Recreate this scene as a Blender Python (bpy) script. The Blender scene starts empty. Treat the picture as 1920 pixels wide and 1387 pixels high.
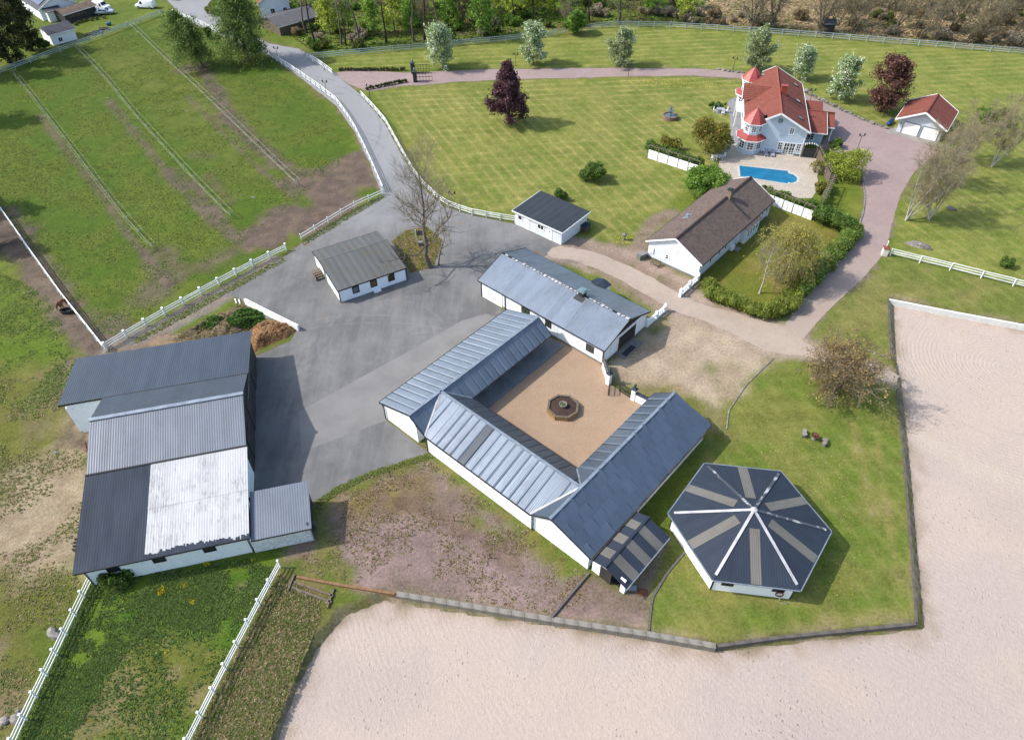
import bpy, bmesh, math, random
import numpy as np
from mathutils import Vector, Matrix

sc = bpy.context.scene
COL = sc.collection
R = math.radians

# ------------------------------------------------------------------ camera
CAM_H, FOC = 60.0, 1307.4
_p, _r = R(44.83), R(.557)
_f = np.array([0, math.cos(_p), -math.sin(_p)])
_d = np.array([0, -math.sin(_p), -math.cos(_p)])
_x = np.array([1., 0, 0])
_X = math.cos(_r)*_x + math.sin(_r)*_d
_D = -math.sin(_r)*_x + math.cos(_r)*_d
CM = np.array([_X, _D, _f])
cam = bpy.data.cameras.new('camera')
cam.sensor_fit = 'HORIZONTAL'; cam.sensor_width = 36
cam.lens = 36*FOC/1920
cam.clip_end = 5000; cam.clip_start = .5
camo = bpy.data.objects.new('camera', cam); COL.objects.link(camo)
m = Matrix.Identity(4)
for i in range(3):
    m[i][0] = _X[i]; m[i][1] = -_D[i]; m[i][2] = -_f[i]
m[2][3] = CAM_H
camo.matrix_world = m
sc.camera = camo

# ------------------------------------------------------------------ light
SUN_EL, SUN_AZ = 43.5, -1.5          # shadows fall towards +x
w = bpy.data.worlds.new('World'); sc.world = w; w.use_nodes = True
nt = w.node_tree
sky = nt.nodes.new('ShaderNodeTexSky'); sky.sky_type = 'NISHITA'; sky.sun_disc = False
sky.sun_elevation = R(SUN_EL)
sky.sun_rotation = R(-90 - SUN_AZ)
sky.air_density = 1.3; sky.dust_density = 2.2; sky.ozone_density = 1.0
nt.links.new(sky.outputs[0], nt.nodes['Background'].inputs[0])
nt.nodes['Background'].inputs[1].default_value = .15
sun = bpy.data.lights.new('sun', 'SUN'); sun.energy = 3.0; sun.angle = R(.6); sun.color = (1, .955, .88)
suno = bpy.data.objects.new('sun', sun); COL.objects.link(suno)
ld = Vector((math.cos(R(SUN_AZ))*math.cos(R(SUN_EL)), math.sin(R(SUN_AZ))*math.cos(R(SUN_EL)), -math.sin(R(SUN_EL))))
suno.rotation_euler = ld.to_track_quat('-Z', 'Y').to_euler()
suno.location = (-60, 60, 80)
vs = sc.view_settings
vs.view_transform = 'Standard'; vs.look = 'None'; vs.gamma = 1; vs.exposure = 1.0; vs.use_curve_mapping = False

# ------------------------------------------------------------------ helpers
def P(x, y, z=0.):
    """ground (or height z) point seen at photo pixel x, y"""
    d = CM.T @ np.array([(x-960)/FOC, (y-693.5)/FOC, 1.])
    t = (z-CAM_H)/d[2]
    return np.array([t*d[0], t*d[1], z])
def proj(p):
    c = CM @ (np.array(p) - np.array([0, 0, CAM_H]))
    return 960+FOC*c[0]/c[2], 693.5+FOC*c[1]/c[2]
def HZ(b, ty):
    p = P(*b); lo, hi = 0., 40.
    for _ in range(40):
        mm = (lo+hi)/2
        if proj(p+np.array([0, 0, mm]))[1] > ty: lo = mm
        else: hi = mm
    return lo
def PL(pts, z=0.): return [P(x, y, z)[:2] for x, y in pts]

rnd = random.Random(7)
NPR = np.random.default_rng(11)

def srgb(r, g, b):
    f = lambda c: (c/12.92 if c <= .04045 else ((c+.055)/1.055)**2.4)
    return tuple(f(v/255.) for v in (r, g, b))
EXPO = 2.15
def A(r, g, b):
    """albedo of a surface that shows as this colour in full sun"""
    return tuple(c/EXPO for c in srgb(r, g, b))

_lat = np.random.default_rng(5).random((256, 256))
def vnoise(x, y):
    xi = np.floor(x).astype(int); yi = np.floor(y).astype(int)
    fx = x-xi; fy = y-yi
    fx = fx*fx*(3-2*fx); fy = fy*fy*(3-2*fy)
    a = _lat[xi & 255, yi & 255]; b = _lat[(xi+1) & 255, yi & 255]
    c = _lat[xi & 255, (yi+1) & 255]; d = _lat[(xi+1) & 255, (yi+1) & 255]
    return a*(1-fx)*(1-fy)+b*fx*(1-fy)+c*(1-fx)*fy+d*fx*fy
def fbm(x, y, scale, octv=4, seed=0):
    x = np.asarray(x, float); y = np.asarray(y, float)
    s = 0.; a = 1.; t = 0.
    for o in range(octv):
        k = 2.**o/scale
        s = s + a*vnoise(x*k+17.3*seed+o*31.7, y*k-9.1*seed+o*11.3); t += a; a *= .55
    return s/t
def sstep(v, a, b):
    t = np.clip((v-a)/(b-a), 0, 1); return t*t*(3-2*t)
def sdist(px, py, poly):
    """signed distance, positive inside"""
    n = len(poly); d = np.full(px.shape, 1e18); ins = np.zeros(px.shape, bool)
    for i in range(n):
        ax, ay = poly[i]; bx, by = poly[(i+1) % n]
        ex, ey = bx-ax, by-ay
        t = np.clip(((px-ax)*ex+(py-ay)*ey)/(ex*ex+ey*ey+1e-12), 0, 1)
        d = np.minimum(d, (px-ax-t*ex)**2+(py-ay-t*ey)**2)
        c = ((ay > py) != (by > py)) & (px < (bx-ax)*(py-ay)/((by-ay) if by != ay else 1e-12)+ax)
        ins ^= c
    d = np.sqrt(d)
    return np.where(ins, d, -d)
def ldist(px, py, line):
    d = np.full(px.shape, 1e18)
    for i in range(len(line)-1):
        ax, ay = line[i]; bx, by = line[i+1]; ex, ey = bx-ax, by-ay
        t = np.clip(((px-ax)*ex+(py-ay)*ey)/(ex*ex+ey*ey+1e-12), 0, 1)
        d = np.minimum(d, (px-ax-t*ex)**2+(py-ay-t*ey)**2)
    return np.sqrt(d)

# ---------------------------------------------------------------- objects
def tag(o, label=None, cat=None, group=None, kind=None):
    if label: o['label'] = label
    if cat: o['category'] = cat
    if group: o['group'] = group
    if kind: o['kind'] = kind
    return o
def thing(name, label, cat, loc=(0, 0, 0), rz=0, group=None):
    o = bpy.data.objects.new(name, None); COL.objects.link(o)
    o.empty_display_size = .3
    o.location = loc; o.rotation_euler = (0, 0, rz)
    return tag(o, label, cat, group)
def link(name, me, parent=None, loc=(0, 0, 0), rot=(0, 0, 0), scale=(1, 1, 1)):
    o = bpy.data.objects.new(name, me); COL.objects.link(o)
    o.location = loc; o.rotation_euler = rot; o.scale = scale
    if parent: o.parent = parent
    return o

class MB:
    """collects pieces of one mesh"""
    def __init__(s): s.v = []; s.f = []; s.smooth = False
    def add(s, vs, fs):
        k = len(s.v); s.v += [tuple(map(float, v)) for v in vs]; s.f += [tuple(i+k for i in f) for f in fs]; return s
    def box(s, c, sz, rz=0, M=None):
        x, y, z = sz[0]/2, sz[1]/2, sz[2]/2
        vs = [(i*x, j*y, k*z) for i in (-1, 1) for j in (-1, 1) for k in (-1, 1)]
        co, si = math.cos(rz), math.sin(rz)
        vs = [(c[0]+co*a-si*b, c[1]+si*a+co*b, c[2]+q) for a, b, q in vs]
        if M: vs = [tuple(M @ Vector(v)) for v in vs]
        return s.add(vs, [(0, 1, 3, 2), (4, 6, 7, 5), (0, 4, 5, 1), (2, 3, 7, 6), (0, 2, 6, 4), (1, 5, 7, 3)])
    def beam(s, a, b, w, h):
        """box along a-b, w wide and h high"""
        a = Vector(a); b = Vector(b); d = (b-a).normalized()
        up = Vector((0, 0, 1)) if abs(d.z) < .95 else Vector((0, 1, 0))
        r = d.cross(up).normalized()*w/2; u = r.cross(d).normalized()*h/2
        vs = [p+i*r+j*u for p in (a, b) for i, j in ((-1, -1), (1, -1), (1, 1), (-1, 1))]
        return s.add(vs, [(0, 1, 2, 3), (7, 6, 5, 4), (0, 4, 5, 1), (1, 5, 6, 2), (2, 6, 7, 3), (3, 7, 4, 0)])
    def tube(s, pts, rad, n=5, cap=True):
        pts = [Vector(p) for p in pts]; k = len(s.v)
        if not hasattr(rad, '__len__'): rad = [rad]*len(pts)
        for i, p in enumerate(pts):
            t = (pts[min(i+1, len(pts)-1)]-pts[max(i-1, 0)]).normalized()
            a = Vector((1, 0, 0)) if abs(t.x) < .8 else Vector((0, 1, 0))
            u = t.cross(a).normalized(); v = t.cross(u)
            for j in range(n):
                an = 2*math.pi*j/n
                q = p+(u*math.cos(an)+v*math.sin(an))*rad[i]; s.v.append(tuple(q))
        for i in range(len(pts)-1):
            for j in range(n):
                a = k+i*n+j; b = k+i*n+(j+1) % n
                s.f.append((a, b, b+n, a+n))
        if cap and n > 2:
            s.f.append(tuple(k+j for j in range(n))[::-1]); s.f.append(tuple(k+(len(pts)-1)*n+j for j in range(n)))
        return s
    def lathe(s, prof, n=12, c=(0, 0, 0), ang0=0):
        k = len(s.v)
        for r, z in prof:
            for j in range(n):
                an = ang0+2*math.pi*j/n
                s.v.append((c[0]+r*math.cos(an), c[1]+r*math.sin(an), c[2]+z))
        for i in range(len(prof)-1):
            for j in range(n):
                a = k+i*n+j; b = k+i*n+(j+1) % n
                s.f.append((a, b, b+n, a+n))
        s.f.append(tuple(k+j for j in range(n))[::-1])
        s.f.append(tuple(k+(len(prof)-1)*n+j for j in range(n)))
        return s
    def prism(s, poly, z0, z1):
        n = len(poly); k = len(s.v)
        for z in (z0, z1):
            for p in poly: s.v.append((float(p[0]), float(p[1]), z))
        s.f.append(tuple(k+i for i in range(n))[::-1]); s.f.append(tuple(k+n+i for i in range(n)))
        for i in range(n): j = (i+1) % n; s.f.append((k+i, k+j, k+n+j, k+n+i))
        return s
    def slab(s, pts, th):
        """planar 3D polygon thickened downwards along its normal"""
        pts = [Vector(p) for p in pts]
        nn = Vector((0, 0, 0))
        for i in range(len(pts)): nn += (pts[i]-pts[0]).cross(pts[(i+1) % len(pts)]-pts[0])
        nn.normalize()
        if nn.z < 0: pts = pts[::-1]; nn = -nn
        lo = [p-nn*th for p in pts]; n = len(pts)
        fs = [tuple(range(n)), tuple(range(2*n-1, n-1, -1))]+[(i, n+i, n+(i+1) % n, (i+1) % n) for i in range(n)]
        return s.add(list(pts)+lo, fs)
    def mesh(s, name, mat=None, smooth=False):
        me = bpy.data.meshes.new(name)
        me.from_pydata(s.v, [], s.f)
        if mat: me.materials.append(mat)
        boxuv(me)
        if smooth: me.polygons.foreach_set('use_smooth', [True]*len(me.polygons))
        me.update()
        return me
    def build(s, name, mat=None, parent=None, loc=(0, 0, 0), rot=(0, 0, 0), smooth=False):
        return link(name, s.mesh(name, mat, smooth), parent, loc, rot)

def boxuv(me):
    uv = me.uv_layers.new(name='UVMap').data
    n = len(me.loops)
    if n == 0: return
    vi = np.empty(n, np.int32); me.loops.foreach_get('vertex_index', vi)
    co = np.empty(len(me.vertices)*3, np.float32); me.vertices.foreach_get('co', co); co = co.reshape(-1, 3)[vi]
    nm = np.empty(len(me.polygons)*3, np.float32); me.polygons.foreach_get('normal', nm); nm = nm.reshape(-1, 3)
    lt = np.empty(len(me.polygons), np.int32); me.polygons.foreach_get('loop_total', lt)
    nm = np.abs(np.repeat(nm, lt, axis=0))
    top = nm[:, 2] > .55
    sx = (~top) & (nm[:, 0] > nm[:, 1])
    out = np.empty((n, 2), np.float32)
    out[:, 0] = np.where(sx, co[:, 1], co[:, 0]); out[:, 1] = np.where(top, co[:, 1], co[:, 2])
    uv.foreach_set('uv', out.ravel())

def npmesh(name, v, f, mat=None, col=None, smooth=False):
    """fast mesh of equal-sized faces; col is a per-vertex colour"""
    v = np.asarray(v, np.float32); f = np.asarray(f, np.int32)
    me = bpy.data.meshes.new(name)
    me.vertices.add(len(v)); me.vertices.foreach_set('co', v.ravel())
    k = f.shape[1]
    me.loops.add(f.size); me.loops.foreach_set('vertex_index', f.ravel())
    me.polygons.add(len(f)); me.polygons.foreach_set('loop_start', np.arange(0, f.size, k, dtype=np.int32))
    me.polygons.foreach_set('use_smooth', np.full(len(f), bool(smooth)))
    if col is not None:
        at = me.color_attributes.new('Col', 'FLOAT_COLOR', 'POINT')
        c = np.ones((len(v), 4), np.float32); c[:, :3] = col
        at.data.foreach_set('color', c.ravel())
    if mat: me.materials.append(mat)
    me.update(calc_edges=True)
    return me

# -------------------------------------------------------------- materials
class NT:
    def __init__(s, name):
        s.m = bpy.data.materials.new(name); s.m.use_nodes = True
        s.t = s.m.node_tree; s.b = s.t.nodes['Principled BSDF']; s.o = s.t.nodes['Material Output']
    def n(s, typ, ins=None, **props):
        nd = s.t.nodes.new('ShaderNode'+typ)
        for k, v in props.items(): setattr(nd, k, v)
        for k, v in (ins or {}).items(): s.set(nd.inputs[k], v)
        return nd
    def set(s, sock, v):
        if hasattr(v, 'links') or hasattr(v, 'is_linked'): s.t.links.new(v, sock)
        else:
            if isinstance(v, tuple) and len(v) == 3 and sock.type == 'RGBA': v = v+(1,)
            sock.default_value = v
    def math(s, op, a, b=0., c=None):
        nd = s.n('Math', {0: a, 1: b}, operation=op)
        if c is not None: s.set(nd.inputs[2], c)
        return nd.outputs[0]
    def mix(s, f, a, b, mode='MIX'):
        nd = s.n('Mix', None, data_type='RGBA', blend_type=mode)
        s.set(nd.inputs[0], f); s.set(nd.inputs[6], a); s.set(nd.inputs[7], b)
        return nd.outputs[2]
    def co(s, kind='Object'):
        return s.n('TexCoord').outputs[kind]
    def noise(s, co, scale, detail=4, rough=.55, dist=0.):
        return s.n('TexNoise', {'Vector': co, 'Scale': scale, 'Detail': detail, 'Roughness': rough, 'Distortion': dist}).outputs[0]
    def rng(s, v, a, b, c=0., d=1.):
        return s.n('MapRange', {0: v, 1: a, 2: b, 3: c, 4: d}, clamp=True).outputs[0]
    def bump(s, h, st=.3, dist=.05):
        nd = s.n('Bump', {'Strength': st, 'Distance': dist, 'Height': h}); s.t.links.new(nd.outputs[0], s.b.inputs['Normal'])
    def fin(s, col=None, rough=None, metal=None, spec=None):
        for k, v in (('Base Color', col), ('Roughness', rough), ('Metallic', metal), ('Specular IOR Level', spec)):
            if v is not None: s.set(s.b.inputs[k], v)
        return s.m

def mat(name, c, c2=None, scale=1.5, rough=.8, metal=0., spec=.3, bump=0., bscale=12., lo=.38, hi=.62, rv=0., detail=6):
    t = NT(name); co = t.co()
    col = c
    if c2: col = t.mix(t.rng(t.noise(co, scale, detail, .6), lo, hi), c, c2)
    if rv:
        r_ = t.n('ObjectInfo').outputs['Random']
        col = t.mix(1., col, t.n('CombineColor', {0: t.rng(r_, 0, 1, 1-rv, 1+rv), 1: t.rng(r_, 0, 1, 1-rv, 1+rv), 2: t.rng(r_, 0, 1, 1-rv, 1+rv)}).outputs[0], 'MULTIPLY')
    if bump: t.bump(t.noise(co, bscale, 5), bump, .03)
    return t.fin(col, rough, metal, spec)

def corr(name, c, c2, period=.2, rough=.4, metal=0., spec=.5, rib=.5, patch=.35, rv=.08, stain=None, lines=None):
    """corrugated sheet: ribs run down the slope (along v)"""
    t = NT(name); uv = t.n('UVMap').outputs[0]
    sp = t.n('SeparateXYZ', {0: uv}); u = sp.outputs[0]; v = sp.outputs[1]
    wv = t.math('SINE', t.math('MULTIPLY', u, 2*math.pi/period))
    str_ = t.n('CombineXYZ', {0: t.math('MULTIPLY', u, 1.), 1: t.math('MULTIPLY', v, .13), 2: 0.}).outputs[0]
    n1 = t.noise(str_, 1.1, 4, .6); n2 = t.noise(uv, patch, 5, .6)
    col = t.mix(t.rng(t.math('ADD', t.math('MULTIPLY', n1, .4), t.math('MULTIPLY', n2, .6)), .36, .64), c, c2)
    if stain:
        col = t.mix(t.rng(t.math('ADD', t.math('MULTIPLY', t.noise(str_, 5., 8, .8), .62), t.math('MULTIPLY', t.noise(uv, .3, 6, .7), .43)), .53, .62, 0, .62), col, stain)
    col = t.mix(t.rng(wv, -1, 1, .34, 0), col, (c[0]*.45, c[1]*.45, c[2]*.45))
    if rv:
        r_ = t.n('ObjectInfo').outputs['Random']; q = t.rng(r_, 0, 1, 1-rv, 1+rv)
        col = t.mix(1., col, t.n('CombineColor', {0: q, 1: q, 2: q}).outputs[0], 'MULTIPLY')
    h = t.math('ADD', t.math('MULTIPLY', wv, .5), t.math('MULTIPLY', n2, .3))
    t.bump(h, rib, .03)
    return t.fin(col, t.rng(n1, .3, .7, rough-.07, rough+.1), metal, spec)

def boards(name, c, c2, period=.2, rough=.6, horiz=False, dirt=None, gap=.35, rv=0.):
    """painted boarding; dirt is weathering with its own patchy shape"""
    t = NT(name); uv = t.n('UVMap').outputs[0]
    sp = t.n('SeparateXYZ', {0: uv}); u = sp.outputs[1 if horiz else 0]
    fr = t.math('FRACT', t.math('DIVIDE', u, period))
    line = t.math('LESS_THAN', t.math('ABSOLUTE', t.math('SUBTRACT', fr, .5)), .07)
    n1 = t.noise(uv, .9, 6, .65)
    col = t.mix(t.rng(n1, .35, .65), c, c2)
    if dirt:
        col = t.mix(t.rng(t.noise(uv, 1.7, 9, .75), .57, .66, 0, .8), col, dirt)
    col = t.mix(t.math('MULTIPLY', line, gap), col, (c[0]*.4, c[1]*.42, c[2]*.45))
    t.bump(t.math('ADD', t.math('MULTIPLY', line, -1.), t.math('MULTIPLY', t.noise(uv, 9, 4), .3)), .35, .02)
    return t.fin(col, rough, 0., .3)

def leafmat(name, trans=.45, rough=.6):
    t = NT(name)
    at = t.n('Attribute', attribute_name='Col').outputs[0]
    t.set(t.b.inputs['Base Color'], at); t.b.inputs['Roughness'].default_value = rough; t.b.inputs['Specular IOR Level'].default_value = .25
    tr = t.n('BsdfTranslucent', {0: at}).outputs[0]
    mx = t.n('MixShader', {0: trans}); t.t.links.new(t.b.outputs[0], mx.inputs[1]); t.t.links.new(tr, mx.inputs[2])
    t.t.links.new(mx.outputs[0], t.o.inputs[0])
    return t.m
LEAF = leafmat('leaf')
WHITE = (.74, .75, .76)
M_white = mat('white_paint', (.78, .79, .80), (.66, .67, .68), 1.2, .55, spec=.35)
M_fence = mat('fence_paint', (.76, .77, .76), (.55, .57, .55), 2.5, .6, rv=.1)
M_fence_far = mat('old_fence_paint', (.36, .42, .44), (.25, .30, .32), 1.5, .7, rv=.15)
M_dark = mat('dark_metal', (.02, .022, .025), (.035, .036, .04), 3, .5)
M_black = mat('black_tar', (.012, .012, .013), (.03, .028, .027), 2, .7)
M_glass = mat('window_glass', (.012, .015, .02), (.02, .025, .03), .6, .08, spec=.8)
M_conc = mat('concrete', A(168, 164, 158), A(140, 138, 134), 1.5, .85, bump=.2)
M_wood = mat('weathered_wood', A(150, 136, 118), A(110, 98, 84), 3, .8, bump=.2)
M_redwood = mat('brown_wood', A(150, 95, 60), A(120, 74, 48), 3, .6)
M_stone = mat('grey_stone', A(176, 170, 162), A(124, 120, 114), 2.5, .9, bump=.5, bscale=8, rv=.2)
M_rope = mat('fence_tape', A(196, 204, 176), A(150, 164, 124), 3, .7)
# ================================================================ setting
PSI = R(48.0); _cA, _sA = math.cos(PSI), math.sin(PSI)
def AB(a, b):
    """courtyard frame -> world"""
    return np.array([a*_cA-b*_sA, a*_sA+b*_cA])

ARENA_Z = -.7
arena_px = [(1668, 563), (1800, 590), (1925, 613), (2600, 760), (2600, 1900), (200, 1900), (505, 1400), (545, 1290), (585, 1215), (640, 1150), (720, 1118),
            (860, 1140), (1035, 1165), (1215, 1190), (1343, 1212), (1460, 1200), (1722, 1172), (1711, 1050), (1696, 860), (1684, 735), (1681, 715), (1672, 672), (1670, 620)]
arena = PL(arena_px, ARENA_Z)
asphalt_px = [(288, -25), (318, 6), (350, 38), (417, 68), (505, 104), (563, 146), (630, 198), (664, 246), (692, 304), (716, 366), (640, 410), (566, 456), (530, 486),
              (470, 524), (430, 552), (452, 560), (475, 590), (560, 612), (545, 640), (478, 668), (478, 930), (592, 940), (640, 910), (700, 884), (806, 850), (725, 788), (800, 760), (960, 596),
              (905, 552), (990, 500), (1040, 470), (1056, 462), (967, 421), (886, 404), (832, 388), (790, 350), (758, 300), (722, 233), (676, 178), (642, 150), (600, 116), (560, 92), (505, 82), (425, 44), (398, 18), (392, -30)]
asphalt = PL(asphalt_px)
island = PL([(735, 452), (760, 432), (800, 425), (830, 450), (815, 495), (806, 503), (770, 512)])
drive_px = [(625, 138), (660, 131), (760, 137), (900, 131), (1100, 128), (1300, 129), (1385, 134), (1440, 150), (1500, 172), (1560, 200), (1620, 226), (1690, 247), (1757, 272), (1748, 296), (1712, 325),
            (1688, 366), (1672, 420), (1660, 472), (1620, 520), (1560, 575), (1510, 630), (1490, 652), (1452, 640), (1470, 610), (1500, 570), (1560, 500), (1604, 440), (1622, 392), (1618, 335), (1585, 290), (1540, 275), (1560, 240),
            (1500, 190), (1440, 168), (1385, 147), (1300, 142), (1160, 144), (960, 149), (850, 154), (790, 160), (740, 162), (690, 172), (655, 158)]
drive = PL(drive_px)
track_px = [(1022, 480), (1040, 461), (1085, 466), (1150, 484), (1230, 524), (1300, 566), (1380, 588), (1450, 606), (1490, 612), (1500, 640), (1560, 660), (1690, 700), (1680, 722), (1600, 690), (1520, 668), (1450, 664), (1400, 640), (1330, 604), (1260, 582), (1210, 552), (1150, 518), (1090, 492)]
track = PL(track_px)
court = [AB(36.2, 39.6), AB(36.2, 23.9), AB(50.9, 23.9), AB(50.7, 30.4), AB(53.0, 32.2), AB(53.0, 39.6)]

# ---- ground sheet with zone colours (soil, meadow, lawn) as vertex colours
def axis(parts):
    o = []
    for a, b, st in parts: o += list(np.arange(a, b, st))
    return np.array(o)
gx = axis([(-1600, -160, 120), (-160, -60, .9), (-60, 60, .5), (60, 150, .9), (150, 1600, 120)])
gy = axis([(-400, 4, 40), (4, 62, .42), (62, 120, .6), (120, 212, .9), (212, 3000, 150)])
GX, GY = np.meshgrid(gx, gy); X = GX.ravel(); Y = GY.ravel()
colr = np.zeros((len(X), 3)); mow = np.zeros(len(X)); gra = np.ones(len(X))
n_big = fbm(X, Y, 14, 4, 1); n_mid = fbm(X, Y, 4, 5, 2); n_fin = fbm(X, Y, 1.4, 4, 3); n_edge = fbm(X, Y, 2.2, 4, 4)-.5
def lerp(a, b, t): return np.asarray(a)[None, :]*(1-t[:, None])+np.asarray(b)[None, :]*t[:, None]
def zone(poly, ca, cb, noise=None, feather=1.5, edge=3., amt=1., mw=0., gr=1., lo=.38, hi=.62, line=None):
    nz = n_mid if noise is None else noise
    d = sdist(X, Y, poly) if line is None else (line-ldist(X, Y, poly))
    t = sstep(d+n_edge*edge, -feather, feather)*amt
    c = lerp(ca, cb, sstep(nz, lo, hi))
    colr[:] = colr*(1-t[:, None])+c*t[:, None]
    mow[:] = mow*(1-t)+mw*t; gra[:] = gra*(1-t)+gr*t
    return t
G_lush, G_mid, G_dry = A(95, 120, 46), A(120, 138, 72), A(165, 158, 100)
D_mud, D_mud2, D_tan, D_mauve = A(118, 104, 94), A(92, 80, 72), A(178, 158, 132), A(158, 130, 122)
zone(PL([(-900, -200), (3000, -200), (3000, 3000), (-900, 3000)]) if False else [(-5000, -5000), (5000, -5000), (5000, 5000), (-5000, 5000)], A(128, 142, 66), A(112, 130, 56), n_big)
# paddocks
zone(PL([(-500, 300), (0, 138), (300, 28), (418, 66), (505, 102), (560, 143), (628, 193), (663, 243), (692, 303), (716, 360), (566, 448), (200, 648), (0, 374)]), G_lush, A(114, 129, 56), n_mid, 1, 1)
zone(PL([(160, 110), (330, 90), (500, 250), (470, 330), (300, 200)]), A(132, 134, 74), A(116, 128, 60), n_mid, 8, 8, .7)
zone(PL([(-500, 350), (0, 374), (200, 650), (140, 760), (0, 720), (-400, 700)]), A(108, 132, 50), A(126, 138, 66), n_mid, 1.5, 2)
for lin, wd, am in (([(380, 130), (420, 200), (470, 262), (540, 318), (600, 340), (660, 350)], 1.5, .9), ([(560, 340), (620, 330), (670, 300), (690, 335)], 3.4, .95), ([(640, 385), (600, 350), (640, 345)], 3.5, .9),
                    ([(420, 215), (470, 262), (530, 312)], 1.4, .8), ([(500, 440), (540, 405), (590, 420), (620, 395)], 3.8, .95), ([(360, 345), (420, 420), (450, 455)], .9, .9), ([(205, 190), (265, 265), (345, 360), (400, 420), (470, 470)], .6, .85),
                    ([(320, 325), (340, 345)], 1.6, .6), ([(75, 215), (130, 290), (190, 360), (240, 440), (320, 535)], .55, .8), ([(350, 180), (420, 250), (480, 310), (560, 380)], .45, .7), ([(390, 330), (430, 380)], 1.1, .5),
                    ([(280, 555), (320, 520), (300, 480)], 2.6, .6), ([(380, 500), (440, 470)], 1.8, .6), ([(205, 645), (215, 600)], 2.2, .7), ([(370, 290), (395, 292)], 1.2, .5), ([(370, 125), (350, 130)], 2.5, .7)):
    zone(PL(lin), D_mud, A(136, 118, 104), n_fin, min(1.1, wd*.9), min(2.6, wd*1.7), min(1., am*1.15), 0, .1, line=wd)
zone(PL([(0, 400), (40, 470), (95, 540), (140, 600), (190, 680), (150, 740)]), D_mud, A(140, 120, 108), n_fin, 1.2, 3, .95, 0, .1, line=2.2)
zone(PL([(-40, 460), (20, 440)]), A(80, 70, 64), D_mud, n_fin, 1.5, 3, .9, 0, .1, line=3.5)
# ground west of the barn
zone(PL([(-500, 700), (60, 690), (180, 670), (200, 830), (160, 1075), (165, 1100), (10, 1400), (-600, 1400)]), A(150, 134, 100), A(118, 122, 64), n_mid, 2, 4, 1, 0, .5)
zone(PL([(-300, 690), (60, 690), (120, 760), (110, 830), (0, 900), (-300, 1000)]), A(120, 126, 60), A(140, 130, 92), n_mid, 3, 4, .9)
zone(PL([(20, 880), (160, 830), (170, 960), (150, 1075), (60, 1080), (-60, 1060)]), D_tan, A(196, 178, 150), n_fin, 2, 4, .9, 0, .1)
zone(PL([(130, 700), (165, 760), (150, 830)]), D_mud, D_tan, n_fin, 1, 2, .8, 0, .1, line=2.)
zone(PL([(100, 1190), (60, 1190), (100, 1250)]), G_lush, G_mid, n_fin, .6, 1.5, .8, line=.5)
# field below the barn
zone(PL([(172, 1085), (470, 1040), (590, 1010), (525, 1060), (350, 1400), (20, 1400)]), A(86, 122, 38), A(110, 134, 50), n_mid, .6, 1)
zone(PL([(190, 1260), (300, 1170), (420, 1190), (420, 1320), (330, 1400), (80, 1400)]), A(154, 138, 98), A(122, 124, 66), n_fin, 2, 5, .85, 0, .5)
zone(PL([(440, 1100), (480, 1085), (490, 1110), (450, 1130)]), D_mud, D_tan, n_fin, .8, 1.5, .8, 0, .2)
zone(PL([(525, 1062), (625, 1110), (610, 1170), (560, 1260), (500, 1400), (350, 1400)]), A(120, 116, 70), A(150, 134, 96), n_fin, .8, 1.5, 1, 0, .6)
zone(PL([(560, 1130), (605, 1120), (585, 1190), (545, 1260), (530, 1240)]), A(92, 124, 44), A(104, 128, 52), n_mid, 1, 2, .95)
# mauve rubble ground between barn and stable wing
zone(PL([(592, 940), (640, 912), (700, 886), (806, 852), (1000, 995), (1170, 1112), (1230, 1030), (1262, 1000), (1225, 1100), (1215, 1184), (1035, 1160), (700, 1110), (560, 1080), (530, 1052)]), A(166, 142, 134), A(146, 128, 112), n_mid, .8, 1.5, 1, 0, .15)
zone(PL([(650, 1000), (760, 960), (900, 970), (1050, 1090), (1000, 1140), (760, 1100), (640, 1060)]), A(180, 154, 148), A(164, 142, 136), n_mid, 2.5, 4, .85, 0, .05)
zone(PL([(600, 945), (690, 900), (770, 890), (810, 930), (790, 960), (650, 975)]), A(150, 132, 74), A(138, 116, 88), n_fin, 1.5, 4, .8, 0, .4)
for lin, wd in (([(596, 942), (650, 914), (720, 886), (800, 856)], .75), ([(810, 856), (900, 925), (1000, 1000), (1100, 1070)], .9), ([(890, 980), (930, 1000)], .9), ([(560, 1060), (640, 1085)], 1.2), ([(600, 960), (610, 1040)], 1.2), ([(1000, 1010), (1060, 1060)], 1.2)):
    zone(PL(lin), A(112, 130, 58), A(140, 136, 76), n_fin, .7, 2.2, .85, 0, .9, line=wd)
zone(PL([(760, 945), (830, 970), (960, 1045)]), A(122, 100, 86), A(140, 118, 100), n_fin, .9, 3, .7, 0, .2, line=.9)
# lawns
zone(PL([(700, 172), (790, 162), (960, 150), (1300, 143), (1392, 150), (1400, 260), (1300, 340), (1215, 420), (1190, 460), (1120, 440), (1098, 400), (1010, 370), (960, 400), (885, 396), (800, 346), (735, 240)]), A(152, 156, 88), A(134, 146, 74), n_mid, 1, 1, 1, 1.)
zone(PL([(560, 92), (580, 112), (930, 72), (1060, 55), (1150, 43), (1300, 47), (1500, 60), (1960, 100), (2600, 140), (2600, 480), (1930, 540), (1665, 480), (1690, 380), (1760, 280), (1660, 235), (1500, 172), (1400, 140), (1300, 128), (1000, 128), (640, 132)]), A(150, 158, 86), A(134, 148, 74), n_mid, 1, 1, 1, .75)
zone(PL([(1665, 482), (1930, 545), (2600, 720), (2600, 740), (1925, 610), (1668, 560), (1670, 672), (1520, 660), (1510, 632), (1600, 540)]), A(126, 138, 72), A(148, 146, 92), n_mid, .7, 1, 1, .35)
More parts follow.
